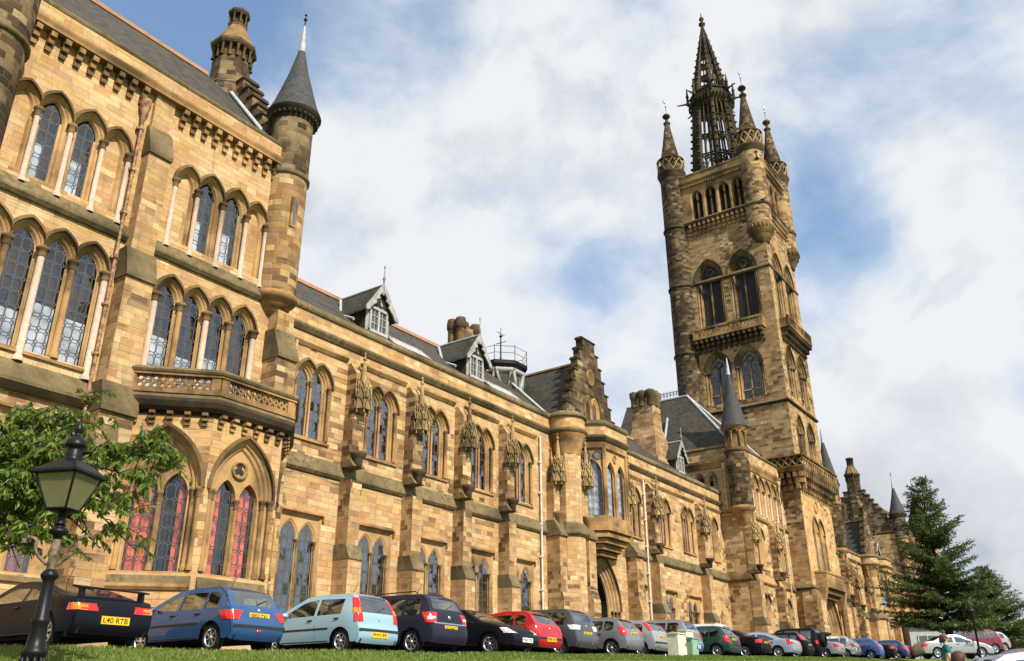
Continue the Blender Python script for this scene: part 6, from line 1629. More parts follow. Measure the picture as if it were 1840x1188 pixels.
def lettering(parent, txt, F, d, z, width, height, mat='ink'):
    cu = bpy.data.curves.new('lettering', 'FONT'); cu.body = txt; cu.size = 1.0; cu.align_x = 'CENTER'; cu.align_y = 'CENTER'; cu.offset = .012
    to = bpy.data.objects.new('lettering', cu); COL.objects.link(to)
    me = bpy.data.meshes.new_from_object(to.evaluated_get(bpy.context.evaluated_depsgraph_get())); bpy.data.objects.remove(to)
    xs = [v.co.x for v in me.vertices]; ys = [v.co.y for v in me.vertices]; w = max(xs)-min(xs); h = max(ys)-min(ys); cx = (max(xs)+min(xs))/2; cy = (max(ys)+min(ys))/2
    for v in me.vertices: v.co = Vector(F.P((v.co.x-cx)/w*width*.94, d+.0, z+(v.co.y-cy)/h*height))
    me.materials.clear(); me.materials.append(M[mat])
    o = bpy.data.objects.new('lettering', me); COL.objects.link(o); o.parent = parent; return o
RED, AMB, CLR = 'lens_red', 'lens_amber', 'lens_clear'
def tails(z0, z1, a, wr): return [('tail_light', RED, z0, z1, a, wr, False, (-1, 1))]
def heads(z0, z1, a, wr): return [('headlight', CLR, z0, z1, a, wr, True, (-1, 1))]
CN = 0
def car(kind, x, y, rot, paint, label, lights, plate=None, z=None, facing='in', strip=True, plz=.66, cat='car', group='cars parked nose in along the road', extra=None, dark_lower=False):
    """x, y: middle of the bumper nearest the viewer"""
    c = Car(kind); L = c.sp['L']
    zz = ground_z(x)+.02+max(y+1-17, 0)*.03 if z is None else z
    t = thing('parked_car', label, cat, (x, y, zz), group)
    WOFF[t.name] = Vector((0, 0, 0))
    r = radians(rot)
    if facing == 'in': t.rotation_euler = (0, 0, r)
    else:
        t.rotation_euler = (0, 0, r+pi); d = Vector((sin(r+pi)*-1, cos(r+pi), 0)); t.location = Vector((x, y, zz))-d*L
    t.scale = (1.05, 1.05, 1.05) if kind != 'coupe' else (1.07, 1.07, 1.13)
    c.build(t, paint, lights, plate, 'rear' if facing == 'in' else 'front', plz, strip, dark_lower=dark_lower)
    if extra: extra(t, c)
    return t
def emblem(mat='chrome', z=.86, r=.045, front=False):
    def f(t, c):
        q = MB(); y = c.yrear(z, front)+(.015 if front else -.015); sg = 1 if front else -1
        rows = [[(rr*cos(a*pi/6), y+dy*sg, z+rr*sin(a*pi/6)) for a in range(12)] for rr, dy in ((r, -.01), (r, .008), (r*.6, .014), (.001, .012))]
        q.grid(rows, True, None, True); q.build('badge', mat, t)
    return f
def multi(*fs):
    def f(t, c):
        for g in fs: g(t, c)
    return f
def spoiler(t, c):
    q = MB(); z = .98; B = c.B
    rows = []
    for k in range(9):
        f = -1+2*k/8; x = f*B*.86; rows.append([(x, .10+.05*f*f, z+.06), (x, .36, z+.10), (x, .36, z+.075), (x, .10+.05*f*f, z+.03)])
    q.grid(rows, True, None, True)
    F0 = Fr((0, 0), (1, 0), (0, 1))
    for s in (-.62, .62): box(q, F0, s-.03, s+.03, .16, .30, .82, z+.06)
    q.build('rear_spoiler', 'paint_black', t)
def foglamp(x, z):
    def f(t, c):
        q = MB(); y = c.yrear(z)-.015; rows = [[(x+rr*1.5*cos(a*pi/5), y-dy, z+rr*.8*sin(a*pi/5)) for a in range(10)] for rr, dy in ((.05, -.01), (.045, .006), (.001, .01))]
        q.grid(rows, True, None, True); q.build('fog_light', RED, t)
    return f
def topstop(t, c):
    q = MB(); i = next(k for k, p in enumerate(c.par) if p > c.sp['rw'][1]+.12); rows = [[(x, c.pts[k][0]-.012, c.pts[k][1]+.01) for x in (-.16, -.05, .05, .16)] for k in (i, i+1)]; q.grid(rows, True); q.build('brake_light', RED, t)
def chromebar(z):
    def f(t, c):
        q = MB(); c.patch(q, z-.018, z+.018, -.9, .9, out=.02, nz=1); q.build('chrome_strip', 'chrome', t)
    return f
def sparewheel(t, c):
    w = bpy.data.objects.new('spare_wheel', _WH['m']); COL.objects.link(w); w.parent = t; w.location = (.05, -.10, 1.0); w.rotation_euler = (0, 0, -pi/2); w.scale = (1.2, .36, .36)
    q = MB(); rows = [[(.05+rr*cos(a*pi/12), -.10-d, 1.0+rr*sin(a*pi/12)) for a in range(24)] for rr, d in ((.37, -.05), (.37, .10), (.33, .14), (.01, .15))]; q.grid(rows, True, None, True); q.build('spare_wheel_cover', 'black_plastic', w)
def grille(t, c):
    L = c.sp['L']; q = MB(); c.patch(q, .60, .72, -.30, .30, out=.012, front=True, nz=3); g = q.build('grille', 'black_plastic', t)
    q = MB(); c.patch(q, .71, .735, -.32, .32, out=.02, front=True, nz=1); c.patch(q, .595, .61, -.32, .32, out=.02, front=True, nz=1); q.build('grille_surround', 'chrome', g)
def roofbars(t, c):
    for s in (-1, 1):
        q = MB(); x = s*c.hw(1.5, c.sp['H']-.06)*.93; tube(q, [(x, .75, c.sp['H']-.02), (x, .85, c.sp['H']+.05), (x, 2.3, c.sp['H']+.05), (x, 2.4, c.sp['H']-.02)], .018, 5); q.build('roof_rail', 'black_plastic', t)
PY = 17.0
car('coupe', 10.25, PY, 2, 'paint_black', 'low black coupe with a rear spoiler, parked behind the street lamp', [('tail_light', RED, .64, .76, .38, (.16, .10), False, (-1, 1)), ('indicator_light', AMB, .645, .755, .72, (.165, .105), False, (-1, 1))], 'L40 RTB', plz=.50, strip=False, extra=multi(spoiler))
car('hatch', 13.95, PY+.1, 3, 'paint_blue', 'metallic blue hatchback with black bumper strip', [('tail_light', RED, .66, .86, (.78, .60), (.20, .30), False, (-1, 1))], 'SP03 TXL', plz=.755, extra=multi(emblem(z=.88), foglamp(-.02, .44), topstop))
car('city', 17.85, PY+.0, 2, 'paint_lightblue', 'pale blue three door hatchback with tall upright red tail lamps', [('tail_light', RED, .74, 1.34, (.74, .82), (.05, .03), False, (-1, 1)), ('indicator_light', AMB, .95, 1.08, .84, (.055, .05), False, (-1, 1))], 'SH03 BFJ', plz=.44, extra=emblem(z=.80, r=.03))
car('mpv', 20.75, PY-.1, 2, 'paint_navy', 'dark navy people carrier with a chrome strip across the tailgate', [('tail_light', RED, .80, 1.08, (.74, .66), (.12, .22), False, (-1, 1)), ('reversing_light', CLR, .88, .97, .78, (.06, .06), False, (-1, 1))], 'SY10 HCG', plz=.68, strip=False, extra=multi(emblem(z=.96, r=.06), chromebar(.80), topstop, roofbars))
car('saloon', 24.0, PY-.35, 3, 'paint_black', 'black saloon parked nose out between the people carrier and the red hatchback', heads(.60, .76, .42, (.20, .10)), 'P543 YDS', facing='out', plz=.42, strip=False, extra=grille)
car('hatch', 26.75, PY+.3, 2, 'paint_red', 'bright red rounded hatchback, the only red car in the near row', [('tail_light', RED, .64, .92, (.80, .66), (.16, .34), False, (-1, 1))], 'KW05 OXV', plz=.50, extra=multi(emblem(z=.84), topstop))
car('mpv', 29.6, PY+.5, 2, 'paint_charcoal', 'charcoal people carrier beside the red hatchback', [('tail_light', CLR, .86, 1.02, (.62, .52), (.14, .22), False, (-1, 1))], 'SF57 WLJ', plz=.74, strip=False, extra=multi(emblem(z=1.0), foglamp(.3, .42)))
car('hatch', 32.6, PY+.1, 2, 'paint_grey', 'grey compact hatchback with tall tail lamps, left of the silver hatchback and the utility boxes', [('tail_light', RED, .74, 1.06, (.80, .80), (.10, .12), False, (-1, 1))], 'SJ06 UVM', plz=.80, strip=False, extra=emblem(z=.93))
car('hatch', 35.45, PY+.3, 2, 'paint_silver', 'silver hatchback with high red lamps beside its rear window, behind the utility boxes', [('tail_light', RED, .98, 1.30, (.78, .86), (.06, .04), False, (-1, 1))], 'YM02 CDE', plz=.74, extra=foglamp(-.45, .40))
car('saloon', 38.2, PY+.2, 3, 'paint_brightblue', 'bright blue car parked nose out behind the green utility box', heads(.60, .74, .5, (.22, .12)), 'WE04 HZA', facing='out', plz=.42, strip=False, extra=grille)
car('mpv', 40.2, PY+.9, 2, 'paint_silvermid', 'silver grey people carrier right of the utility boxes', [('tail_light', RED, .80, 1.10, (.80, .76), (.10, .16), False, (-1, 1))], 'SN54 KDU', plz=.60, strip=False)
car('hatch', 43.2, PY+.2, 2, 'paint_green', 'dark green hatchback in the middle of the parked row', [('tail_light', RED, .66, .96, (.80, .74), (.10, .14), False, (-1, 1))], 'T231 GSD', plz=.78)
car('saloon', 46.9, PY, 2, 'paint_black', 'black saloon with red lamps right of the dark green hatchback', [('tail_light', RED, .68, .84, (.62, .55), (.20, .16), False, (-1, 1))], 'SA53 RNP', plz=.70, strip=False)
car('suv', 48.6, PY+2.6, 2, 'paint_white', 'white estate seen over the roofs of the black and the silver cars', [('tail_light', RED, .90, 1.3, .82, (.06, .05), False, (-1, 1))], None, strip=False)
car('saloon', 51.9, PY, 2, 'paint_iceblue', 'ice blue coupe saloon with slanted red lamps', [('tail_light', RED, .70, .95, (.80, .86), (.26, .12), False, (-1, 1))], 'SD04 LBT', plz=.62, strip=False)
car('hatch', 55.2, PY+.3, 2, 'paint_black', 'black hatchback with slim red lamps left of the four wheel drive', [('tail_light', RED, .98, 1.28, (.78, .86), (.06, .04), False, (-1, 1))], 'Y776 HSU', plz=.7)
car('suv', 58.2, PY+.5, 2, 'paint_black', 'tall black four wheel drive with a spare wheel on its tailgate', [('tail_light', RED, .80, 1.0, .84, (.05, .05), False, (-1, 1))], None, strip=False, extra=sparewheel)
car('saloon', 61.3, PY+.2, 2, 'paint_silver', 'silver saloon right of the black four wheel drive', [('tail_light', RED, .68, .88, (.66, .60), (.16, .12), False, (-1, 1))], 'SK02 EFB', plz=.64, strip=False)
car('hatch', 65.2, PY+.2, 2, 'paint_white', 'white hatchback in front of the maroon car', [('tail_light', RED, .70, .92, (.80, .76), (.1, .14), False, (-1, 1))], 'SG08 OWN', plz=.66, strip=False)
car('hatch', 68.2, PY+.9, 2, 'paint_red', 'red car between the white hatchback and the bright blue one far along the row', [('tail_light', RED, .70, .92, (.80, .76), (.1, .14), False, (-1, 1))], None, strip=False)
car('hatch', 71.2, PY+.1, 2, 'paint_brightblue', 'blue hatchback far along the row, right of the small red car', [('tail_light', RED, .70, .92, (.80, .76), (.1, .14), False, (-1, 1))], None, strip=False)
car('saloon', 74.8, PY, 2, 'paint_black', 'black saloon far along the row, right of the blue hatchback', [('tail_light', RED, .70, .86, (.5, .5), (.16, .14), False, (-1, 1))], None, strip=False)
car('hatch', 79.0, PY, 2, 'paint_darkblue', 'dark blue hatchback at the far end of the parked row', [('tail_light', RED, .70, .92, (.76, .7), (.1, .14), False, (-1, 1))], None, strip=False)
car('saloon', 83.5, PY, 2, 'paint_maroon', 'maroon saloon, last in the parked row', [('tail_light', RED, .70, .86, (.5, .5), (.16, .14), False, (-1, 1))], None, strip=False)
# ============================================================ trees
def leaf_quad(mb, p, d, up, ln, w, i):
    d = d.normalized(); s = d.cross(up)
    if s.length < 1e-4: s = d.cross(Vector((1, 0, 0)))
    s.normalize(); n = s.cross(d)
    a = p; b = p+d*ln*.45+s*w*.5-n*w*.08; c = p+d*ln-n*ln*.16; e = p+d*ln*.45-s*w*.5-n*w*.08
    mb.poly([tuple(a), tuple(b), tuple(c)], [(i+.1, 0), (i+.5, .5), (i+.1, 1)]); mb.poly([tuple(a), tuple(c), tuple(e)], [(i+.1, 0), (i+.1, 1), (i+.5, .5)])
def cherry():
    rnd = random.Random(11)
    base = Vector((1.6, 13.6, LZ(1.6, 13.6)-.1)); t = thing('cherry_tree', 'leafy cherry tree with drooping green leaves reaching in from the left behind the lamp', 'tree', base)
    WOFF[t.name] = Vector((0, 0, 0))
    lv = MB(); br = MB(); tk = MB()
    top = Vector((.25, -.1, 2.6)); tube(tk, [(0, 0, 0), (.05, 0, 1.2), tuple(top)], .16, 10, lambda q: .2-.06*q)
    tk.build('trunk', 'bark', t)
    cnt = [0]
    def spray(p0, p1, r, n, size):
        # a limb with drooping leafy twigs along it
        pts = []; sag = (p1-p0).length*.05
        for k in range(7):
            q = k/6; pts.append(p0.lerp(p1, q)+Vector((rnd.uniform(-.05, .05), rnd.uniform(-.05, .05), sin(q*pi)*sag*2)))
        tube(br, [tuple(v) for v in pts], r, 6, lambda q: r*(1-.75*q))
        for j in range(n):
            q = rnd.uniform(.30, 1.0); k = min(int(q*6), 5); p = pts[k].lerp(pts[k+1], q*6-k)
            d = Vector((rnd.uniform(-.5, 1.0), rnd.uniform(-1, 1), rnd.uniform(-.25, .7))).normalized(); ln = rnd.uniform(.25, .6)
            e = p+d*ln+Vector((0, 0, -.12*ln)); m = p.lerp(e, .5)+Vector((0, 0, .06)); tube(br, [tuple(p), tuple(m), tuple(e)], .008, 4, lambda q_: .009*(1-.6*q_))
            for l in range(rnd.randint(9, 15)):
                u = rnd.uniform(.15, 1.02); pp = p.lerp(m, u*2) if u < .5 else m.lerp(e, u*2-1)
                ld = Vector((rnd.gauss(0, .55)+d.x*.4, rnd.gauss(0, .55)+d.y*.4, rnd.uniform(-1.1, -.15))); leaf_quad(lv, pp, ld, Vector((rnd.gauss(0, .5), rnd.gauss(0, .5), 1)), rnd.uniform(.10, .155)*size, rnd.uniform(.042, .062)*size, cnt[0]); cnt[0] += 1
    o = Vector(base)
    def T(px, py, dep):
        return CAMP(px, py, dep)-o
    roots = [T(-60, 880, 14.2), T(-90, 960, 14.0), T(-40, 830, 14.6)]
    for rt_ in roots: tube(br, [tuple(top), tuple(top.lerp(rt_, .5)+Vector((0, 0, .2))), tuple(rt_)], .08, 8, lambda q: .1-.05*q)
    targ = [(330, 835, 13.2, 34), (300, 800, 13.6, 24), (265, 870, 12.8, 30), (225, 925, 12.6, 24), (205, 900, 13.4, 26), (240, 990, 12.4, 14), (190, 820, 14.2, 28), (150, 770, 14.6, 26), (120, 745, 14.8, 26), (60, 740, 15, 28), (20, 770, 14.4, 34), (90, 820, 13.6, 34), (50, 870, 13.4, 36), (140, 900, 13.0, 32), (60, 940, 13.6, 32), (20, 910, 13.2, 34), (110, 985, 12.6, 20), (30, 1020, 12.8, 10), (185, 985, 12.8, 14), (10, 830, 15.5, 30), (100, 780, 15.4, 26), (150, 845, 14.4, 28), (0, 970, 14.0, 24), (60, 1005, 13.2, 9)]
    for i, (px, py, dep, n) in enumerate(targ): spray(roots[i % 3] if px < 200 or i % 2 else roots[0], T(px, py, dep), .035, int(n*1.95), 1.1)
    for px, py, dep in [(205, 700, 14.0), (215, 765, 13.6)]: spray(roots[2], T(px, py, dep), .012, 4, 1.0)
    br.build('branches', 'bark', t); lv.build('crown', 'leaf', t)
def CAMP(px, py, dep):
    v = Vector(((px-920)/1558.16, (594-py)/1558.16, -1.0))*dep
    return cob.matrix_world.to_3x3() @ v
def conifer(x, y, z, H, R, label, seed, droop=.25):
    rnd = random.Random(seed); t = thing('conifer_tree', label, 'tree', (x, y, z), 'conifers at the right'); WOFF[t.name] = Vector((0, 0, 0))
    tk = MB(); tube(tk, [(0, 0, -.3), (.03, 0, H*.5), (0, 0, H*.98)], .2, 10, lambda q: .26*(1-q)+.02); tk.build('trunk', 'bark', t)
    br = MB(); nd = MB(); cnt = 0
    zz = H*.17
    while zz < H*.985:
        f = zz/H; rad = R*(1-f)**.82*(1.0 if f > .3 else .72+.9*f); nb = max(4, int(5+8*(1-f)))
        for k in range(nb):
            a = rnd.uniform(0, 2*pi); L = rad*rnd.choice((.5, .8, 1.0, 1.2, .95))*rnd.uniform(.85, 1.1)+.15; el = rnd.uniform(-.05, .16)+f*.55
            d = Vector((cos(a)*cos(el), sin(a)*cos(el), sin(el))); p0 = Vector((0, 0, zz+rnd.uniform(-.15, .15)))
            pts = [p0+d*L*q+Vector((0, 0, -droop*L*q*q*(1-f)+.13*L*q**3)) for q in (0, .25, .5, .75, 1)]
            tube(br, [tuple(p) for p in pts], .03, 4, lambda q: .045*(1-f)*(1-q)+.008)
            side = Vector((-sin(a), cos(a), 0)); ns = max(5, int(L*8.5))
            for j in range(ns):
                q = (j+rnd.random())/ns*.92+.08; kk = min(int(q*4), 3); p = pts[kk].lerp(pts[kk+1], q*4-kk)
                for sd in (-1, 1):
                    tl = (.22+.55*(1-q)*min(L, 3)*.45)*rnd.uniform(.7, 1.25); td = (d*.75+side*sd*.75+Vector((0, 0, rnd.uniform(-.35, .02)))).normalized()
                    n_ = max(3, int(tl/.085))
                    for m in range(n_):
                        pp = p+td*tl*(m+.5)/n_; nn = (td*.75+Vector((rnd.gauss(0, .55), rnd.gauss(0, .55), rnd.gauss(.02, .38)))).normalized()
                        leaf_quad(nd, pp, nn, Vector((rnd.gauss(0, .6), rnd.gauss(0, .6), 1)), rnd.uniform(.18, .32), rnd.uniform(.06, .10), cnt); cnt += 1
        zz += H*.020+.20*(1-f)
    br.build('limbs', 'bark', t); nd.build('crown', 'needle', t)
    print('needles', label[:20], cnt)
cherry()
_r = pxdir(1710, 1160); _k = 66.0/(_r.x)
conifer(_r.x*_k, _r.y*_k, ground_z(66)-.3, 12.1, 4.7, 'tall dark green conifer standing before the far end of the building', 3)
_r = pxdir(1790, 1130); _k = 88.0/(_r.x)
conifer(_r.x*_k, _r.y*_k, ground_z(88)-.8, 8.3, 4.8, 'lower spreading conifer to the right, behind the tall one', 8)
# ============================================================ street lamps, boxes, people, far building
def street_lamp():
    c = CAMP(78, 1090, 9.55); x, y = c.x, c.y; zg = LZ(x, y); 
    S = 1.0
    t = thing('street_lamp', 'black cast iron street lamp with four sided glass lantern and ladder bar', 'street lamp', (x, y, zg)); WOFF[t.name] = Vector((0, 0, 0))
    zc = CAMP(65, 1175, 9.55).z-zg; za = CAMP(85, 985, 9.55).z-zg; zb = CAMP(108, 905, 9.55).z-zg; zt = CAMP(135, 830, 9.55).z-zg; zf = CAMP(153, 757, 9.55).z-zg
    zm = CAMP(85, 1030, 9.55).z-zg
    p = MB(); o = (0, 0)
    lathe(p, o, [(.17, -.1), (.17, .25), (.15, .3), (0.132, zc-.35), (0.150, zc-.3), (0.106, zc-.2)], 12, False)
    lathe(p, o, [(0.071, zc-.22), (0.084, zc-.18), (0.109, zc-.06), (0.134, zc-.02), (0.139, zc+.02), (0.101, zc+.05), (0.092, zc+.15), (0.084, zc+.28), (0.097, zc+.31), (0.097, zc+.34), (0.074, zc+.37), (0.059, zm-.1), (0.063, zm-.06), (0.088, zm-.03), (0.097, zm), (0.067, zm+.04), (0.052, zm+.06)], 20)
    for i in range(10):
        a = 2*pi*i/10; lathe(p, (.113*cos(a), .113*sin(a)), [(0.000, zc-.2), (0.026, zc-.15), (0.030, zc-.07), (0.000, zc-.03)], 5)
    po = p.build('post', 'iron', t)
    h = MB(); lathe(h, o, [(.05, zm+.05), (.05, za-.06), (.068, za-.02), (.05, za+.05), (.045, za+.16)], 16)
    h.build('collar', 'iron_rust', po)
    n = MB(); lathe(n, o, [(.045, za+.12), (.05, za+.18), (.1, za+.2), (.11, za+.235), (.075, za+.26), (.045, za+.3), (.06, zb-.16), (.05, zb-.12), (.035, zb-.1), (.05, zb-.02), (.14, zb)], 16); n.build('neck', 'iron', po)
    rgt = Vector((rt.x, rt.y, 0)).normalized()
    for s in (-1, 1):
        b = MB(); pts = []
        for k in range(9):
            q = k/8; a = q*pi*.62; pts.append(tuple(rgt*s*(.06+.17*sin(a)*1.0)+Vector((0, 0, za-.12+.26*q-.02))))
        pts += [tuple(rgt*s*(.20+.06*k)+Vector((0, 0, za+.145+.012*k))) for k in (1, 2)]
        tube(b, pts, .02, 6); lathe(b, tuple((rgt*s*.33)[:2]), [(0, za+.14), (.024, za+.155), (.024, za+.175), (0, za+.19)], 6); b.build('ladder_bar', 'iron_rust', po)
    # lantern: tapered four sided glass with iron ribs
    lw0, lw1 = .13, .265; ang = atan2(fw.y, fw.x)+radians(-10)
    def cor(w, z, k): a = ang+pi/4+k*pi/2; return (w*sqrt(2)*cos(a)*.95, w*sqrt(2)*sin(a)*.95, z)
    f = MB()
    for k in range(4):
        tube(f, [cor(lw0, zb+.02, k), cor(lw1, zt, k)], .014, 4)
        for w, z in ((lw0, zb+.02), (lw1, zt)): tube(f, [cor(w, z, k), cor(w, z, k+1)], .016, 4)
    f.poly([cor(lw0, zb+.01, k) for k in range(4)])
    lo = f.build('lantern', 'iron', t)
    for k in range(4):
        g = MB(); g.poly([cor(lw0*.98, zb+.03, k), cor(lw0*.98, zb+.03, k+1), cor(lw1*.98, zt-.005, k+1), cor(lw1*.98, zt-.005, k)]); g.build('glass_pane', 'lamp_glass', lo)
    r = MB()
    rows = [[cor(w, z, k) for k in range(4)] for w, z in ((lw1*1.10, zt-.02), (lw1*1.16, zt+.0), (lw1*1.12, zt+.03), (lw1*.62, zt+.14), (.085, zt+.19))]
    for A, B in zip(rows[:-1], rows[1:]):
        for k in range(4): r.poly([A[k], A[(k+1) % 4], B[(k+1) % 4], B[k]])
    r.poly(rows[0])
    zz = zt+.17; lathe(r, o, [(.1, zz), (.10, zz+.03), (.09, zz+.05), (.10, zz+.08), (.085, zz+.1), (.09, zz+.13), (.075, zz+.16), (.12, zz+.17), (.125, zz+.2), (.10, zz+.26), (.05, zz+.30), (.035, zz+.32), (.03, zz+.34), (.05, zz+.37), (.052, zz+.40), (.03, zz+.45), (.012, zz+.5), (0, zz+.52)], 20)
    r.build('lamp_roof', 'iron', lo)
    bl = MB(); lathe(bl, o, [(0, zt-.16), (.035, zt-.14), (.045, zt-.08), (.02, zt-.02), (.02, zt+.02)], 12); bl.build('bulb', 'lens_clear', lo)
street_lamp()
def far_lamp():
    r = pxdir(1756, 1150); k = 60/r.x; x, y = r.x*k, r.y*k; zg = min(LZ(x, y), ground_z(x))
    t = thing('street_lamp', 'thin dark lamp post among the cars at the right', 'street lamp', (x, y, zg)); WOFF[t.name] = Vector((0, 0, 0))
    p = MB(); lathe(p, (0, 0), [(.12, 0), (.12, .6), (.07, .7), (.055, 3.0), (.09, 3.05), (.05, 3.1)], 10); p.build('post', 'iron', t)
    l = MB(); octa(l, (0, 0), [(.1, 3.1), (.2, 3.6), (.22, 3.62), (.05, 3.85), (.02, 4.05)], 6, 0); l.build('lantern', 'iron', t)
far_lamp()
def utility_boxes():
    for px, w, h, mat, lab, d in ((1227, .80, .95, 'cream_box', 'cream utility cabinet on the grass edge before the silver hatchback', 16.1), (1250, .62, .80, 'green_box', 'pale green utility cabinet right of the cream one', 16.15)):
        r = pxdir(px, 1170); k = d/r.y; x = r.x*k; z = ground_z(x)-.05
        t = thing('utility_cabinet', lab, 'cabinet', (x, d, z), 'utility cabinets on the grass edge'); WOFF[t.name] = Vector((0, 0, 0))
        F = Fr((0, 0), (1, 0), (0, -1)); b = MB(); box(b, F, -w/2-.03, w/2+.03, -.5, .03, 0, .1); box(b, F, -w/2, w/2, -.47, 0, .1, h); o = b.build('cabinet_body', mat, t)
        l = MB(); ext(l, F, -w/2-.04, w/2+.04, [(-.51, h), (.04, h), (.04, h+.03), (-.2, h+.08), (-.51, h+.03)]); l.build('lid', mat, o)
        q = MB(); box(q, F, -w/2+.04, w/2-.04, 0, .012, .16, h-.06); dd = q.build('door', mat, t)
        q = MB(); box(q, F, w/2-.14, w/2-.10, .012, .035, h*.5, h*.5+.14); q.build('handle', 'black_plastic', dd)
    r = pxdir(1245, 1140); k = 16.6/r.y; x = r.x*k; z = ground_z(x)-.05
    t = thing('utility_cabinet', 'taller cream cabinet standing behind the green one', 'cabinet', (x, 16.75, z), 'utility cabinets on the grass edge'); WOFF[t.name] = Vector((0, 0, 0))
    F = Fr((0, 0), (1, 0), (0, -1)); b = MB(); box(b, F, -.36, .36, -.4, 0, 0, 1.15); ext(b, F, -.38, .38, [(-.42, 1.15), (.03, 1.15), (.03, 1.18), (-.2, 1.22), (-.42, 1.18)]); o = b.build('cabinet_body', 'cream_box', t)
    q = MB(); box(q, F, -.3, .3, 0, .012, .12, 1.08); dd = q.build('door', 'cream_box', t); q = MB(); box(q, F, .2, .24, .012, .035, .6, .74); q.build('handle', 'black_plastic', dd)
utility_boxes()
def skin_body(name, verts, edges, rad, mat, parent, root=0, sub=2):
    me = bpy.data.meshes.new(name); me.from_pydata(verts, edges, []); o = bpy.data.objects.new(name, me); COL.objects.link(o)
    m = o.modifiers.new('skin', 'SKIN'); m.use_smooth_shade = True
    lay = me.skin_vertices[0] if me.skin_vertices else None
    if lay is None:
        bm = bmesh.new(); bm.from_mesh(me); bm.verts.layers.skin.verify(); bm.to_mesh(me); bm.free(); lay = me.skin_vertices[0]
    for i, r in enumerate(rad): lay.data[i].radius = r if hasattr(r, '__len__') else (r, r); lay.data[i].use_root = (i == root)
    s = o.modifiers.new('sub', 'SUBSURF'); s.levels = sub; s.render_levels = sub
    dg = bpy.context.evaluated_depsgraph_get(); me2 = bpy.data.meshes.new_from_object(o.evaluated_get(dg)); bpy.data.objects.remove(o)
    me2.materials.clear(); me2.materials.append(M[mat]); me2.polygons.foreach_set('use_smooth', [True]*len(me2.polygons))
    ob = bpy.data.objects.new(name, me2); COL.objects.link(ob); ob.parent = parent; return ob
def person(x, y, z, rot, label, shirt, trousers, hair, bag=False, h=1.72):
    t = thing('person', label, 'person', (x, y, z), None); WOFF[t.name] = Vector((0, 0, 0)); t.rotation_euler = (0, 0, rot); k = h/1.72; t.scale = (k, k, k)
    V = [(0, 0, .95), (0, .02, 1.15), (0, .0, 1.38), (0, -.01, 1.47), (0, .01, 1.55),
         (.19, 0, 1.40), (.25, .0, 1.13), (.24, -.08, .90), (-.19, 0, 1.40), (-.26, .02, 1.13), (-.25, -.05, .90),
         (.10, 0, .88), (.11, -.03, .50), (.11, .04, .10), (.11, -.10, .05), (-.10, 0, .88), (-.11, .02, .50), (-.12, .10, .10), (-.12, -.02, .05), (0, -.01, 1.62), (0, -.02, 1.70)]
    E_ = [(0, 1), (1, 2), (2, 3), (3, 4), (2, 5), (5, 6), (6, 7), (2, 8), (8, 9), (9, 10), (0, 11), (11, 12), (12, 13), (13, 14), (0, 15), (15, 16), (16, 17), (17, 18), (4, 19), (19, 20)]
    R = [(.16, .12), (.145, .11), (.17, .11), .06, .065, .06, .045, .035, .06, .045, .035, .085, .06, .042, .035, .085, .06, .042, .035, .095, .075]
    b = skin_body('body', V, E_, R, 'skin', t)
    # hands: palm with five fingers
    for s, w in ((1, V[7]), (-1, V[10])):
        hv = [w, (w[0], w[1]-.02, w[2]-.07)]; he = [(0, 1)]; hr = [.03, .032]
        for i, (dx, ln) in enumerate(((-.027, .07), (-.009, .082), (.009, .078), (.027, .062))):
            n = len(hv); hv += [(w[0]+dx*.4, w[1]-.02+dx, w[2]-.10), (w[0]-s*.012, w[1]-.03+dx, w[2]-.10-ln*.55), (w[0]-s*.03, w[1]-.035+dx, w[2]-.10-ln)]; he += [(1, n), (n, n+1), (n+1, n+2)]; hr += [.010, .009, .008]
        n = len(hv); hv += [(w[0]-s*.02, w[1]-.055, w[2]-.05), (w[0]-s*.03, w[1]-.07, w[2]-.09)]; he += [(0, n), (n, n+1)]; hr += [.011, .009]
        skin_body('hand', hv, he, hr, 'skin', b, 0, 1)
    sh = skin_body('shirt', [(0, 0, .93), (0, .02, 1.15), (0, 0, 1.38), (0, 0, 1.445), (.195, 0, 1.405), (.245, .0, 1.2), (-.195, 0, 1.405), (-.25, .01, 1.2)], [(0, 1), (1, 2), (2, 3), (2, 4), (4, 5), (2, 6), (6, 7)], [(.185, .14), (.17, .13), (.185, .125), .085, .075, .065, .075, .065], shirt, t)
    skin_body('trousers', [(0, 0, .95), (.10, 0, .86), (.11, -.03, .50), (.11, .04, .12), (-.10, 0, .86), (-.11, .02, .50), (-.12, .10, .12)], [(0, 1), (1, 2), (2, 3), (0, 4), (4, 5), (5, 6)], [(.175, .135), .105, .078, .065, .105, .078, .065], trousers, t)
    skin_body('shoes', [(.11, .05, .05), (.11, -.14, .04)], [(0, 1)], [.055, .045], 'bag_dark', t); skin_body('shoes', [(-.12, .12, .05), (-.12, -.07, .04)], [(0, 1)], [.055, .045], 'bag_dark', t)
    hr = MB(); rows = []
    for i in range(9):
        th = pi*i/8*.78; rr = .118*sin(th)+.002; rows.append([(rr*cos(a*pi/8), .025+rr*1.08*sin(a*pi/8)+(.02 if i > 5 else 0), 1.655+.115*cos(th)-(.05*(sin(a*pi/8) > .2) if i > 5 else 0)) for a in range(16)])
    hr.grid(rows, True, None, True); hr.build('hair', hair, t)
    fc = MB()
    for s in (-1, 1): lathe(fc, (s*.035, -.108), [(0, 1.628), (.012, 1.634), (.012, 1.644), (0, 1.65)], 6)
    fc.build('eyes', 'ink', b)
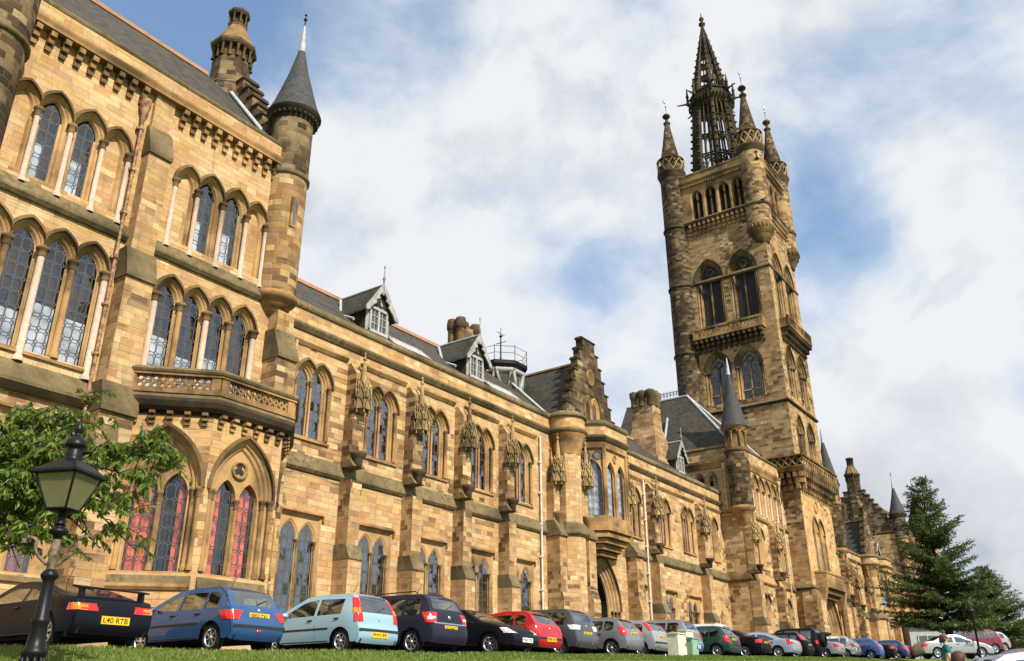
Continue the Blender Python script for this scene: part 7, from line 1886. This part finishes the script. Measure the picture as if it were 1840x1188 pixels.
    fc = MB(); fc.poly([(0, -.135, 1.60), (-.016, -.105, 1.597), (0, -.105, 1.64)]); fc.poly([(0, -.135, 1.60), (.016, -.105, 1.597), (0, -.105, 1.64)]); fc.build('nose', 'skin', b)
    fc = MB(); box(fc, Fr((0, -.10), (1, 0), (0, -1)), -.024, .024, -.01, .008, 1.563, 1.574); fc.build('mouth', 'curtain_red', b)
    for s in (-1, 1):
        fc = MB(); lathe(fc, (s*.098, .0), [(0, 1.60), (.018, 1.61), (.02, 1.64), (0, 1.66)], 6); fc.build('ear', 'skin', b)
    if bag:
        q = MB(); tube(q, [(-.13, -.14, 1.36), (-.14, .0, 1.47), (-.08, .15, 1.36), (.05, .16, 1.15), (.2, .12, 1.0)], .018, 5); q.build('bag_strap', 'bag_dark', t)
r_ = pxdir(1700, 1163); k_ = 30/r_.x
zz_ = (r_*k_).z-1.40
person(r_.x*k_, r_.y*k_, zz_, radians(20), 'person in a teal top with a dark shoulder strap, seen from behind', 'teal_cloth', 'grey_cloth', 'hair', True)
r_ = pxdir(1723, 1175); k_ = 17/r_.x
person(r_.x*k_, r_.y*k_, (r_*k_).z-1.72, radians(60), 'person with reddish brown hair, only the top of the head in view', 'grey_cloth', 'grey_cloth', 'hair', False)
# cars at the right
def right_car(kind, px, py, X, rot, paint, label, lights, facing='in', dz=0):
    r = pxdir(px, py); k = X/r.x; p = r*k
    c = Car(kind); t = thing('parked_car', label, 'car', (p.x, p.y, p.z+dz), 'cars at the right'); WOFF[t.name] = Vector((0, 0, 0)); t.rotation_euler = (0, 0, radians(rot)); c.build(t, paint, lights, None, 'rear', .66, False)
    return t
TL = [('tail_light', RED, .68, .86, (.6, .55), (.2, .16), False, (-1, 1))]+heads(.60, .74, .5, (.22, .12))
right_car('saloon', 1652, 1184, 62, 215, 'paint_silver', 'silver saloon seen side on beneath the tall conifer', TL)
right_car('mpv', 1792, 1176, 72, 48, 'paint_maroon', 'maroon people carrier right of the silver saloon', [('tail_light', RED, .80, 1.2, (.8, .8), (.1, .1), False, (-1, 1))])
right_car('hatch', 1806, 1172, 78, 52, 'paint_silver', 'silver hatchback just behind the maroon people carrier', [('tail_light', RED, .68, .9, (.8, .8), (.1, .1), False, (-1, 1))])
def roof_at(kind, px, py, X, rot, paint, label):
    sp = KIN[kind]; p = pxdir(px, py); p = p*(X/p.x); a = radians(rot); ly = sp['L']*.46
    o = p-Vector((-sin(a)*ly, cos(a)*ly, sp['H']))
    c = Car(kind); t = thing('parked_car', label, 'car', o, 'cars at the right'); WOFF[t.name] = Vector((0, 0, 0)); t.rotation_euler = (0, 0, a); c.build(t, paint, TL, None, 'rear', .66, False)
roof_at('hatch', 1834, 1165, 46, 60, 'paint_maroon', 'maroon car cut off by the right edge, behind the silver roof')
roof_at('saloon', 1826, 1173, 24, 215, 'paint_silvermid', 'silver car at the bottom right corner, only its roof showing')
def glasshouse():
    # modern pale pavilion with big white framed windows, beyond the conifers
    r = pxdir(1700, 1170); X = 128; k = X/r.x; p = r*k; F = Fr((p.x, p.y+4), (.52, -.85), (-.85, -.52)); z0 = p.z-3
    t = thing('modern_building', 'low modern white building with big framed windows behind the conifers', 'building', F.P(12, -4, z0)); L = 60
    h = (pxdir(1700, 1120)*(X/pxdir(1700, 1120).x)).z
    b = MB(); box(b, F, 0, L, -10, 0, z0, h); b.build('wall', 'white_paint', t)
    f = MB(); box(f, F, -.6, L+.6, -10.6, .7, h, h+.5); f.build('flat_roof', 'lead', t)
    n = 14
    for i in range(n):
        a = 1.0+(L-2)*i/n; c = 1.0+(L-2)*(i+1)/n-.7
        q = MB(); q.poly([F.P(a, .03, z0+1), F.P(c, .03, z0+1), F.P(c, .03, h-1.3), F.P(a, .03, h-1.3)]); w = q.build('window', 'car_glass', t)
        q = MB(); q.poly([F.P(a, .015, z0+1), F.P(c, .015, z0+1), F.P(c, .015, h-1.3), F.P(a, .015, h-1.3)]); q.build('dark_interior', 'room', w)
        q = MB()
        for k2 in range(4): u = a+(c-a)*k2/3; box(q, F, u-.07, u+.07, .03, .12, z0+1, h-1.3)
        for k2 in range(4): zz = z0+1+(h-1.3-z0-1)*k2/3; box(q, F, a, c, .03, .11, zz-.06, zz+.06)
        q.build('window_frame', 'white_paint', w)
glasshouse()
